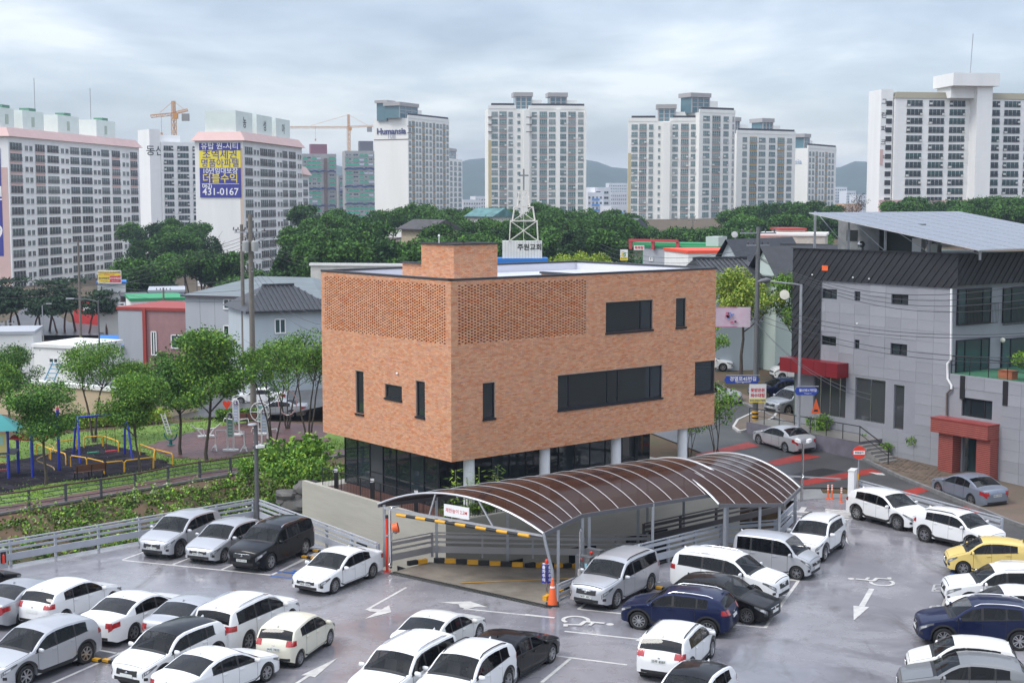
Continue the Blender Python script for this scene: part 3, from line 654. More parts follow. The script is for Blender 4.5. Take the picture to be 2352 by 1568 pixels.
# ================================================================ railings, ramp, canopy and deck furniture
RAILP = mat('grey_white_steel_paint', (.38, .40, .44), .5, var=.08, scale=1.5)
def guard_rail(name, label, pts, m=RAILP, step=2.1, group=None, h=1.12):
    o = Vector(pts[0]); t = thing(name, label, 'railing', o, 0, group)
    for a, b in zip(pts, pts[1:]):
        a, b = Vector(a)-o, Vector(b)-o; L_ = (b-a).length; u = (b-a)/L_; Zv = Vector((0, 0, 1)); sd = Vector((u.y, -u.x, 0)).normalized()
        MB().bar(a+Zv*h, b+Zv*h, .07, .05).build('top_rail', m, t)
        MB().bar(a+Zv*(h-.17), b+Zv*(h-.17), .10, .13).build('upper_rail', m, t)
        MB().bar(a+Zv*(h-.42), b+Zv*(h-.42), .06, .09).build('middle_rail', m, t)
        MB().bar(a+Zv*(h-.76), b+Zv*(h-.76), .07, .30).build('bottom_rail', m, t)
        n = max(1, round(L_/step))
        for i in range(n+1):
            p = a+u*(L_*i/n)-sd*.07; q = MB().bar(p, p+Zv*(h-.02), .12, .09, up=u).build('post', m, t)
    return t
guard_rail('guard_rail', 'long pale grey steel guard rail between the parking deck and the planted bank', [(-45, 39.9, 0), (-12.95, 70.2, 0)])
guard_rail('guard_rail', 'pale grey steel guard rail from the lamp pole corner to the ramp canopy', [(-12.75, 70.15, 0), (-5.9, 60.95, 0)])
guard_rail('guard_rail', 'pale grey guard rail behind the parked cars right of the ramp cabinets', [(4.3, 59.5, 0), (9.7, 64.55, 0), (12.4, 65.45, 0), (14.2, 69.8, 0)])
guard_rail('guard_rail', 'pale grey guard rail between the white parked cars and the street', [(18.55, 75.0, 0), (23.05, 65.9, 0)])
BROWNR = mat('grey_brown_steel_paint', (.38, .37, .37), .5)
guard_rail('ramp_rail', 'grey steel rail on the far side of the ramp below the canopy arch', [(-5.3, 61.4, 0), (-3.6, 62.9, 0), (3.2, 62.6, -.05), (6.5, 65.8, -.8)], BROWNR)
guard_rail('ramp_rail', 'dark steel rail of the lower ramp flight under the far canopy', [(6.5, 68.6, -.9), (14.2, 72.6, -.2)], mat('dark_brown_steel', (.12, .11, .11), .5))
guard_rail('ramp_rail', 'dark steel rail lowest of all under the far canopy', [(6.0, 66.6, -2.2), (13.5, 70.8, -1.6)], MATS['dark_brown_steel'])
# ramp surface with its kerb blocks
RAMP = [((-5.2, 60.3), (1.45, 54.85), -.01), ((-3.7, 62.4), (2.5, 57.7), -.10), ((.5, 62.3), (3.6, 58.7), -.28), ((6.2, 66.0), (8.6, 63.4), -1.3), ((10.5, 70), (12.6, 67), -2.7), ((14, 75), (16, 73), -3.65)]
mb = MB()
for (l0, r0, z0), (l1, r1, z1) in zip(RAMP, RAMP[1:]): mb.quad((*l0, z0), (*r0, z0), (*r1, z1), (*l1, z1))
ramp = mb.build('ramp', mat('ramp_concrete', (.17, .145, .12), .55, col2=(.27, .24, .20), scale=1.1, bump=.6, bscale=9)); tag(ramp, kind='structure')
mb = MB(); mb.quad((-2.2, 58.6, .0), (-2.1, 58.5, .0), (3.0, 60.0, -.19), (2.95, 60.12, -.19)); mb.build('yellow_line', mat('yellow_line_paint', (.55, .30, .03), .5), ramp)
YEL = mat('kerb_yellow', (.72, .36, .02), .5, var=.1); BLK = mat('kerb_black', (.02, .02, .02), .5)
kb = MB().bx(-.24, .24, -.09, .09, -.02, .17).me('kerb_block')
kbm = {m.name: None for m in (YEL, BLK)}
for m in (YEL, BLK): q = kb.copy(); q.materials.append(m); kbm[m.name] = q
path = [Vector((-4.6, 61.5, .0)), Vector((-3.5, 62.3, -.05)), Vector((.6, 62.15, -.24)), Vector((5.6, 65.3, -1.15))]; k = 0
for a, b in zip(path, path[1:]):
    L_ = (b-a).length; n = int(L_/.5); u = (b-a)/L_
    for i in range(n): link('kerb_block', kbm[(YEL if k % 2 else BLK).name], ramp, None, a+u*(.5*i+.25), (0, 0, atan2(u.y, u.x))); k += 1
path = [Vector((1.3, 56.0, -.02)), Vector((2.6, 58.2, -.12)), Vector((3.6, 59.1, -.25))]
for a, b in zip(path, path[1:]):
    L_ = (b-a).length; n = int(L_/.5); u = (b-a)/L_
    for i in range(n): link('kerb_block', kbm[(YEL if k % 2 else BLK).name], ramp, None, a+u*(.5*i+.25), (0, 0, atan2(u.y, u.x))); k += 1
# near rail dropping beside the ramp entry
guard_rail('ramp_rail', 'short pale rail sloping down beside the orange cone', [(1.9, 56.0, -.35), (3.3, 58.5, -.5)], RAILP, 1.3, h=1.0)
# canopy
POLYC = mat('brown_polycarbonate', (.040, .017, .012), .14, spec=.12); POLYC.node_tree.nodes['Principled BSDF'].inputs['Alpha'].default_value = .94
bp_ = POLYC.node_tree.nodes.new('ShaderNodeBump'); bn_ = POLYC.node_tree.nodes.new('ShaderNodeTexNoise'); bn_.inputs['Scale'].default_value = 1.1; bn_.inputs['Detail'].default_value = 2
tn_ = POLYC.node_tree.nodes.new('ShaderNodeTexCoord'); POLYC.node_tree.links.new(tn_.outputs['Object'], bn_.inputs['Vector']); POLYC.node_tree.links.new(bn_.outputs[0], bp_.inputs['Height'])
bp_.inputs['Strength'].default_value = .45; bp_.inputs['Distance'].default_value = .05; POLYC.node_tree.links.new(bp_.outputs[0], POLYC.node_tree.nodes['Principled BSDF'].inputs['Normal'])
FRM = mat('canopy_steel', (.50, .51, .53), .4, .5)
def arch(l, r, z, rise, n=16):
    l, r = Vector((*l, z)), Vector((*r, z)); c = (r-l).length; R = (c*c/4+rise*rise)/(2*rise); out = []
    th = math.asin(min(1, c/2/R))
    for i in range(n+1):
        a = -th+2*th*i/n; s = .5+R*sin(a)/c; out.append(l+(r-l)*s+Vector((0, 0, R*cos(a)-(R-rise))))
    return out
def canopy(name, label, keys, bays, z, rise, posts):
    t = thing(name, label, 'canopy', (keys[0][0][0], keys[0][0][1], 0)); o = Vector((keys[0][0][0], keys[0][0][1], 0))
    secs = []
    for (l0, r0), (l1, r1), nb in zip(keys, keys[1:], bays):
        for i in range(nb): secs.append((Vector(l0).lerp(Vector(l1), i/nb), Vector(r0).lerp(Vector(r1), i/nb)))
    secs.append((Vector(keys[-1][0]), Vector(keys[-1][1])))
    arcs = [[p-o for p in arch(l, r, z, rise)] for l, r in secs]
    for i, a in enumerate(arcs):
        up = [p+Vector((0, 0, .03)) for p in a]; e_ = i in (0, len(arcs)-1)
        MB().tube(up if not e_ else a, .05 if e_ else .018, 6).build('end_arch' if e_ else 'rib', FRM if e_ else mat('rib_steel', (.36, .36, .37), .45, .4), t, smooth=60)
    for a, b in zip(arcs, arcs[1:]):
        n = len(a); mb = MB(); mb.add(a+b, [(k, k+1, n+k+1, n+k) for k in range(n-1)]); mb.build('roof_panel', POLYC, t, smooth=180)
    for side in (0, -1):
        ps = [a[side] for a in arcs]
        mb = MB()
        for p, q in zip(ps, ps[1:]): mb.bar(p-Vector((0, 0, .06)), q-Vector((0, 0, .06)), .09, .16)
        mb.build('eave_gutter', mat('dark_gutter', (.10, .10, .11), .45), t)
    MB().tube([a[8]-Vector((0, 0, .06)) for a in arcs], .05, 6).build('ridge_beam', FRM, t)
    for (x, y, zb) in posts:
        p = Vector((x, y, 0))-o; MB().bar(p+Vector((0, 0, zb)), p+Vector((0, 0, z)), .12, .14).build('post', STEEL, t)
    return t, arcs, o
cn, arcs, co = canopy('ramp_canopy', 'long brown polycarbonate barrel vault canopy over the car ramp with steel ribs', [((-5.88, 61.4), (1.26, 55.9)), ((-1.5, 64.0), (2.94, 59.3)), ((5.9, 69.6), (10.4, 64.5))], [4, 9], 2.75, .98,
    [(-5.6, 61.3, 0), (3.0, 59.45, 0), (3.3, 59.7, 0), (6.2, 61.6, -1.5), (9.9, 64.3, -1.5), (-3.4, 62.9, -.4), (-.2, 62.75, -.5), (3.1, 63.4, -3), (6.0, 66.5, -3), (1.9, 57.4, 0)])
MB().tube([Vector((1.26, 55.9, 2.75))-co, Vector((1.35, 55.9, 2.3))-co, Vector((1.62, 55.95, 1.2))-co, Vector((1.68, 56.0, 0))-co], .06, 8).build('bent_leg', STEEL, cn)
e0, e1 = Vector((-5.6, 61.2, 2.62))-co, Vector((1.3, 56.0, 2.62))-co
MB().bar(e0, e1, .07, .09).build('tie_beam', FRM, cn)
for s_, k in ((.30, 6), (.70, 10)): MB().bar(e0.lerp(e1, s_), arcs[0][k], .06).build('strut', FRM, cn)
canopy('far_canopy', 'lower brown polycarbonate canopy section at the far end of the ramp', 'x', 0, 0, 0) if False else None
c2, arcs2, co2 = canopy('ramp_canopy', 'lower wider brown canopy section at the bend of the ramp by the camera pole', [((4.9, 68.9), (9.3, 62.9)), ((6.6, 70.6), (12.2, 63.0)), ((8.6, 72.2), (13.7, 66.6))], [4, 4], 2.42, 1.12,
    [(9.6, 63.1, 0), (12.1, 63.3, 0), (13.5, 66.7, 0), (11.2, 63.2, 0), (6.8, 70.3, -3), (8.8, 71.7, -3)])
# height limit sign and striped bar
u = (e1-e0).normalized(); fa = atan2(u.y, u.x)-pi/2
sg = thing('height_sign', 'white height limit board with red lettering hung in the canopy arch', 'sign', Vector((-5.6, 61.2, 0)).lerp(Vector((1.3, 56.0, 0)), .475)+Vector((0, 0, 2.75)))
MB().box(0, 0, .25, 1.35, .05, .50, atan2(u.y, u.x)).build('board', WHITE, sg)
nrm = Vector((cos(fa), sin(fa), 0)); text_on('제한높이 2.2M', .20, mat('sign_red', (.62, .02, .03), .5), sg, nrm*.03+Vector((0, 0, .25)), fa, bold=.008)
hb = thing('height_bar', 'yellow and black striped height limit bar hanging across the ramp entry', 'barrier', Vector((-5.0, 60.75, 2.42)))
a, b = Vector((0, 0, 0)), Vector((5.7, -4.35, .1))
for i in range(13): MB().tube([a.lerp(b, i/13), a.lerp(b, (i+1)/13)], .07, 10).build('stripe', YEL if i % 2 == 0 else BLK, hb, smooth=40)
for s_ in (.1, .9): MB().tube([a.lerp(b, s_), a.lerp(b, s_)+Vector((0, 0, .25))], .012, 5).build('chain', STEEL, hb)
# red gate post with stainless arm pipe
RED = mat('signal_red', (.70, .045, .02), .4); ORG = mat('cone_orange', (.80, .13, .03), .5)
p = G(*Mz(880, 690)); t = thing('gate_post', 'tall red gate post with black cap at the ramp entry', 'post', p)
MB().box(0, 0, .01, .3, .3, .02).build('foot_plate', RED, t); MB().lathe([(.06, 0), (.06, 2.35)], 12).build('post', RED, t, smooth=40); MB().lathe([(.065, 2.35), (.065, 2.48), (.04, 2.5)], 12).build('cap', BLK, t); MB().box(.02, 0, 1.6, .16, .14, .08).build('clamp', STEEL, t)
p = G(*Mz(905, 660)); t = thing('drain_pipe', 'bent stainless drain pipe running down beside the red gate post', 'pipe', p)
MB().tube([(.4, .2, 2.72), (.1, .05, 2.7), (0, 0, 2.55), (0, 0, .25), (-.05, -.1, .12), (.05, -.25, .08)], .055, 10).build('pipe', STAINLESS, t, smooth=60)
t = thing('traffic_mirror', 'orange hooded round traffic mirror leaning on the drain pipe', 'mirror', p+Vector((.06, -.1, 0)))
MB().lathe([(.0, .02), (.20, 0), (.21, .1), (.0, .12)], 20, Matrix.Translation((.12, -.1, 1.75)) @ Matrix.Rotation(radians(75), 4, 'Y')).build('mirror_plate', STEEL, t); MB().lathe([(.22, -.05), (.25, .2), (.22, .2)], 20, Matrix.Translation((.12, -.1, 1.8)) @ Matrix.Rotation(radians(75), 4, 'Y') @ Matrix.Scale(.9, 4, (1, 0, 0)), cap=False).build('hood', ORG, t)
MB().tube([(0, 0, 1.2), (.05, 0, 1.6)], .02).build('bracket', STEEL, t)
# traffic cone
p = G(*Mz(2175, 955)); t = thing('traffic_cone', 'tall orange traffic cone with white band on a black base', 'cone', p)
MB().box(0, 0, .03, .52, .52, .06).build('base', BLK, t); MB().lathe([(.20, .06), (.075, .88), (.06, .98)], 18).build('body', ORG, t, smooth=40); MB().lathe([(.107, .72), (.095, .79)], 18, cap=False).build('band', WHITE, t)
MB().lathe([(.045, .98), (.05, 1.06), (.02, 1.1)], 12).build('tip', ORG, t)
# exit warning lamp post
p = G(*Mz(2130, 890)); t = thing('warning_lamp', 'blue two-sided exit warning lamp box with red beacon on a thin post', 'sign', p); BLUES = mat('sign_blue', (.03, .035, .28), .4)
MB().lathe([(.035, 0), (.035, .62)], 10).build('post', STAINLESS, t); MB().lathe([(.12, 0), (.12, .02)], 12).build('foot_plate', STAINLESS, t)
for s_, rz in ((-1, radians(-115)), (1, radians(-65))):
    n_ = Vector((cos(rz), sin(rz), 0)); pn = MB().box(n_.x*.06+s_*.085, n_.y*.06, .98, .2, .05, .76, rz+pi/2).build('panel', BLUES, t)
    for k, ch in enumerate('출차주의'): text_on(ch, .155, WHITE, t, n_*.09+Vector((s_*.085, 0, 1.25-k*.175)), rz, bold=.03)
MB().box(0, .04, .98, .34, .12, .82).build('case', WHITE, t); MB().lathe([(.07, 1.39), (.08, 1.42), (.075, 1.52), (.04, 1.58)], 12).build('beacon', RED, t)
# hydrant cabinets
for i, (x, y, lab) in enumerate(((465, 858, 'nearest the ramp'), (545, 800, 'behind the silver car'))):
    p = G(*Rz(x, y)); t = thing('hydrant_cabinet', 'dark grey fire hydrant cabinet with red lamp '+lab, 'cabinet', p, radians(-42), 'hydrant cabinets')
    MB().box(0, 0, .78, .75, .28, 1.56).build('cabinet', mat('cabinet_grey', (.16, .165, .17), .4, .4), t); MB().box(0, -.148, .75, .62, .015, 1.35).build('door', mat('cabinet_door', (.20, .205, .21), .35, .5), t)
    MB().lathe([(.075, 0), (.06, .06), (0, .08)], 12, Matrix.Translation((-.05, -.155, 1.42)) @ Matrix.Rotation(pi/2, 4, 'X')).build('lamp', RED, t)
    MB().box(.2, -.158, 1.2, .12, .01, .2).build('notice', mat('pale_blue', (.25, .5, .6), .5), t); text_on('소화전', .12, mat('gold', (.5, .38, .08), .5), t, (.0, -.16, .8), -pi/2)
p = G(*Rz(428, 870)); t = thing('wrapped_hose', 'white wrapped standpipe hose beside the hydrant cabinets', 'pipe', p); MB().tube([(0, 0, 0), (.02, 0, .5), (-.02, 0, .9), (0, 0, 1.05)], .08, 10).build('hose', mat('wrap', (.5, .48, .45), .7, bump=.6), t, smooth=60); MB().tube([(0, 0, 1.0), (0, 0, 2.6), (.05, 0, 2.72)], .05).build('standpipe', STAINLESS, t, smooth=60)
# wheel stops
STOPS = [(Lz(812, 1300), 70-90-7, 'in the lower left bay'), (Lz(660, 1280), 63-90, 'by the silver car rear wheel'), (Lz(2255, 492), 65-90, 'behind the black off-roader'), (Lz(2240, 545), 65-90, 'by the wheelchair bay'), (Rz(1010, 822), 60-90, 'near the ramp cabinets'), (Qz(410, 420), 60-90, 'by the far canopy posts')]
for p, a, w in STOPS[:5]:
    t = thing('wheel_stop', 'black rubber wheel stop with yellow bands '+w, 'wheel stop', G(*p), radians(a), 'wheel stops'); MB().bx(-.45, .45, -.08, .08, 0, .11).build('block', BLK, t)
    for s_ in (-.25, .25): MB().bx(s_-.14, s_+.14, -.085, .085, .03, .115).build('band', YEL, t)
# lamp and camera pole on the deck corner
POLEG = mat('pole_grey', (.10, .10, .11), .5)
t = thing('lamp_pole', 'slim dark grey lamp pole with camera at the guard rail corner', 'lamp pole', (-12.75, 70.0, 0)); MB().lathe([(.12, 0), (.10, 4.9)], 12).build('pole', POLEG, t, smooth=40)
MB().lathe([(.02, 0), (.22, -.03), (.24, -.09), (.0, -.14)], 14, Matrix.Translation((-.15, -.1, 5.0))).build('lamp_head', STEEL, t); MB().box(.25, -.25, 3.85, .42, .14, .14, radians(30)).build('camera', WHITE, t); MB().box(0, 0, 3.8, .3, .3, .12).build('clamp', POLEG, t)
# cctv pole at the exit
p = G(1842, 1148); t = thing('camera_pole', 'stainless camera pole with two white cameras at the deck exit', 'camera pole', p); MB().lathe([(.06, 0), (.06, 3.1)], 12).build('pole', STAINLESS, t, smooth=40)
for s_, a in ((-1, 100), (1, 60)): MB().box(s_*.3, -.05, 3.25, .16, .5, .17, radians(a-90)).build('camera', WHITE, t); MB().bar((0, 0, 3.1), (s_*.3, 0, 3.17), .05).build('bracket', STAINLESS, t)
MB().tube([(-.1, -.3, 0), (-.1, -.3, 1.2), (-.0, -.3, 1.35), (.0, 0, 1.4)], .05).build('drain', STAINLESS, t, smooth=60)
# no-entry sign, wall stub and bollards
p = G(1955, 1152); t = thing('gate_pillar', 'white rendered wall stub beside the deck exit', 'pillar', p, radians(-25)); MB().box(0, .2, .85, .32, .8, 1.7).build('pillar', WHITE, t); MB().box(0, .2, 1.72, .36, .84, .05).build('cap', mat('pale_cap', (.6, .6, .6), .6), t)
p = G(1970, 1140); t = thing('no_entry_sign', 'round red no entry sign on a yellow and grey post', 'sign', p); MB().lathe([(.04, 0), (.04, 1.3)], 10).build('lower_post', YEL, t); MB().lathe([(.04, 1.3), (.04, 2.3)], 10).build('post', STEEL, t)
MB().lathe([(.36, 0), (.36, .02)], 28, Matrix.Translation((0, -.06, 2.45)) @ Matrix.Rotation(pi/2, 4, 'X')).build('disc', RED, t); MB().box(0, -.085, 2.45, .60, .01, .20).build('bar', WHITE, t); text_on('진입금지', .13, BLK, t, (0, -.094, 2.45), -pi/2, bold=.03)
for i, (x, y, w) in enumerate(((542, 283, 'leftmost of three'), (570, 283, 'in the middle of three'), (635, 304, 'nearest the white wall stub'))):
    p = G(*Qz(x, y)); t = thing('flexible_bollard', 'orange flexible bollard with white bands at the exit, '+w, 'bollard', p, 0, 'exit bollards'); MB().lathe([(.12, 0), (.12, .03), (.05, .05), (.045, .78), (.03, .8)], 12).build('body', ORG, t, smooth=40)
    for z_ in (.5, .62, .72): MB().lathe([(.051, z_), (.051, z_+.06)], 12, cap=False).build('band', WHITE, t)
p = G(*Lz(8, 605)); t = thing('extinguisher_box', 'grey fire extinguisher box at the left end of the guard rail', 'cabinet', p, radians(43)); MB().box(0, 0, .4, .5, .3, .8).build('box', mat('box_grey', (.35, .36, .38), .5), t); MB().box(.05, -.155, .45, .25, .01, .5).build('window', BLK, t); MB().lathe([(.06, .2), (.06, .55), (.02, .6)], 10, Matrix.Translation((.05, -.17, 0))).build('extinguisher', RED, t)
# ================================================================ cars
def paint(name, col, metal=0, rough=.32):
    m = mat('paint_'+name, col, rough, metal, coat=.55, spec=.08, var=.03, scale=1.0); m.node_tree.nodes['Principled BSDF'].inputs['Coat IOR'].default_value = 1.42; return m
CP = {'white': paint('white', (.70, .705, .71)), 'pearl': paint('pearl', (.66, .655, .63)), 'silver': paint('silver', (.36, .37, .39), .5, .35), 'lightsilver': paint('lightsilver', (.46, .47, .49), .45, .35),
      'grey': paint('grey', (.22, .225, .23), .5, .35), 'black': paint('black', (.005, .005, .006)), 'navy': paint('navy', (.010, .016, .055), .3), 'yellow': paint('yellow', (.66, .50, .17)), 'ivory': paint('ivory', (.62, .60, .50)),
      'bluegrey': paint('bluegrey', (.24, .27, .33), .5, .35), 'red': paint('red', (.4, .02, .02))}
CGLASS = mat('car_glass', (.006, .007, .009), .03, spec=.35, orand=.6); CGLASS.node_tree.nodes['Principled BSDF'].inputs['Alpha'].default_value = .74; WSCR = mat('windscreen_glass', (.010, .012, .014), .02, spec=.45); WSCR.node_tree.nodes['Principled BSDF'].inputs['Alpha'].default_value = .52; SEAT = mat('seat_cloth', (.07, .068, .066), .8, orand=.5); REARG = mat('rear_glass', (.008, .009, .011), .03, spec=.35, orand=.5); REARG.node_tree.nodes['Principled BSDF'].inputs['Alpha'].default_value = .93; TUB = mat('cabin_lining', (.025, .025, .026), .8); TYRE = mat('tyre', (.012, .012, .012), .75); RIM = mat('alloy', (.48, .48, .49), .3, .9); RIMD = mat('alloy_dark', (.04, .04, .042), .35, .8)
PLAST = mat('black_plastic', (.016, .016, .017), .55); CHROME = mat('chrome', (.65, .65, .66), .12, 1); LAMP = mat('headlamp', (.16, .17, .18), .08, .3, spec=.8, coat=1); LENS = mat('headlamp_reflector', (.70, .71, .72), .15, .6); TAIL = mat('tail_lamp', (.34, .010, .012), .12, coat=1); TAILW = mat('tail_lamp_clear', (.6, .25, .22), .15, coat=1)
PLATE = mat('number_plate', (.62, .64, .62), .5); PTXT = mat('plate_ink', (.02, .03, .03), .6); AMBER = mat('amber_lamp', (.6, .2, .02), .2, coat=1)
STY = {
 'sedan': dict(L=4.58, W=1.80, wb=2.70, fo=.86, r=.325, clad=0, hood=.25, top=[(0, .56), (.008, .66), (.03, .735), (.08, .80), (.16, .875), (.255, .955), (.30, 1.07), (.36, 1.235), (.425, 1.375), (.50, 1.445), (.58, 1.455), (.66, 1.425), (.74, 1.335), (.81, 1.205), (.865, 1.095), (.93, 1.07), (.975, 1.045), (.99, .98), (1, .84)],
       belt=[(0, .52), (.03, .66), (.1, .74), (.26, .88), (.5, .925), (.8, .985), (.9, 1.0), (.975, .97), (1, .78)], glassf=(.262, .435), rearf=(.685, .85), side=((.30, .475), (.492, .635), (.645, .735))),
 'longsedan': dict(L=4.86, W=1.84, wb=2.78, fo=.92, r=.335, clad=0, hood=.26, top=[(0, .58), (.008, .68), (.03, .75), (.08, .82), (.16, .89), (.27, .97), (.32, 1.09), (.38, 1.27), (.435, 1.40), (.51, 1.47), (.58, 1.475), (.66, 1.44), (.74, 1.33), (.80, 1.20), (.845, 1.10), (.93, 1.085), (.978, 1.06), (.99, .99), (1, .86)],
       belt=[(0, .54), (.03, .68), (.1, .76), (.27, .90), (.5, .94), (.8, 1.0), (.9, 1.01), (.975, .98), (1, .80)], glassf=(.278, .445), rearf=(.68, .835), side=((.315, .485), (.50, .645), (.655, .735))),
 'hatch': dict(L=4.25, W=1.77, wb=2.62, fo=.82, r=.32, clad=0, hood=.25, top=[(0, .57), (.008, .67), (.03, .75), (.08, .82), (.16, .90), (.265, .99), (.31, 1.11), (.38, 1.30), (.44, 1.42), (.52, 1.485), (.62, 1.49), (.74, 1.46), (.84, 1.40), (.885, 1.35), (.92, 1.22), (.955, 1.06), (.975, .97), (.99, .90), (1, .72)],
       belt=[(0, .53), (.03, .67), (.1, .75), (.26, .90), (.5, .95), (.8, 1.03), (.93, 1.03), (.975, .90), (1, .68)], glassf=(.272, .45), rearf=(.888, .958), side=((.31, .50), (.517, .69), (.70, .80))),
 'mini': dict(L=3.6, W=1.6, wb=2.385, fo=.68, r=.29, clad=0, hood=.22, top=[(0, .58), (.008, .68), (.03, .77), (.08, .85), (.15, .93), (.23, 1.01), (.28, 1.14), (.345, 1.32), (.41, 1.44), (.50, 1.49), (.62, 1.495), (.76, 1.46), (.87, 1.40), (.905, 1.35), (.935, 1.22), (.962, 1.04), (.978, .95), (.992, .86), (1, .68)],
       belt=[(0, .54), (.03, .68), (.1, .77), (.22, .91), (.5, .97), (.8, 1.05), (.93, 1.03), (.975, .90), (1, .66)], glassf=(.237, .42), rearf=(.908, .963), side=((.275, .50), (.52, .72), (.73, .81))),
 'suv': dict(L=4.45, W=1.84, wb=2.65, fo=.88, r=.36, clad=1, hood=.25, top=[(0, .62), (.006, .76), (.022, .86), (.07, .955), (.16, 1.03), (.255, 1.10), (.30, 1.23), (.36, 1.42), (.42, 1.56), (.50, 1.635), (.62, 1.65), (.76, 1.62), (.86, 1.56), (.90, 1.50), (.93, 1.34), (.955, 1.17), (.972, 1.06), (.988, .98), (1, .76)],
       belt=[(0, .58), (.02, .76), (.08, .87), (.25, 1.02), (.5, 1.07), (.8, 1.15), (.93, 1.14), (.97, 1.0), (1, .72)], glassf=(.262, .43), rearf=(.903, .956), side=((.30, .49), (.507, .68), (.692, .81))),
 'bigsuv': dict(L=4.72, W=1.88, wb=2.78, fo=.90, r=.37, clad=0, hood=.26, top=[(0, .66), (.005, .82), (.016, .93), (.05, 1.01), (.12, 1.06), (.25, 1.12), (.285, 1.24), (.335, 1.43), (.385, 1.585), (.46, 1.675), (.60, 1.70), (.80, 1.685), (.90, 1.65), (.938, 1.59), (.956, 1.42), (.97, 1.24), (.981, 1.08), (.991, 1.0), (1, .80)],
       belt=[(0, .60), (.02, .78), (.08, .89), (.26, 1.04), (.5, 1.08), (.8, 1.13), (.94, 1.13), (.975, 1.02), (1, .74)], glassf=(.258, .395), rearf=(.940, .972), side=((.29, .47), (.487, .665), (.68, .90))),
 'compactsuv': dict(L=4.20, W=1.80, wb=2.60, fo=.80, r=.35, clad=1, hood=.24, top=[(0, .62), (.006, .76), (.022, .86), (.07, .95), (.16, 1.02), (.245, 1.08), (.29, 1.22), (.345, 1.41), (.40, 1.53), (.48, 1.59), (.62, 1.60), (.76, 1.575), (.87, 1.535), (.905, 1.48), (.935, 1.32), (.958, 1.14), (.974, 1.04), (.99, .96), (1, .76)],
       belt=[(0, .58), (.02, .76), (.08, .86), (.24, 1.0), (.5, 1.06), (.8, 1.12), (.93, 1.12), (.97, 1.0), (1, .72)], glassf=(.253, .41), rearf=(.908, .959), side=((.29, .485), (.503, .70), (.712, .80))),
 'boxvan': dict(L=3.6, W=1.6, wb=2.52, fo=.60, r=.29, clad=0, hood=.16, top=[(0, .62), (.008, .76), (.03, .87), (.08, .95), (.15, 1.02), (.185, 1.08), (.23, 1.28), (.275, 1.47), (.33, 1.62), (.41, 1.69), (.60, 1.71), (.84, 1.69), (.93, 1.66), (.965, 1.58), (.98, 1.30), (.99, 1.05), (1, .74)],
       belt=[(0, .58), (.03, .76), (.1, .88), (.18, .97), (.5, 1.0), (.8, 1.03), (.95, 1.03), (.98, .98), (1, .72)], glassf=(.19, .335), rearf=(.967, .9855), side=((.225, .465), (.485, .735), (.755, .925))),
}
GW = [(0, .42), (.004, .60), (.012, .74), (.028, .85), (.05, .91), (.085, .955), (.15, .985), (.3, 1), (.7, 1), (.86, .985), (.93, .955), (.965, .905), (.985, .83), (.995, .70), (1, .52)]
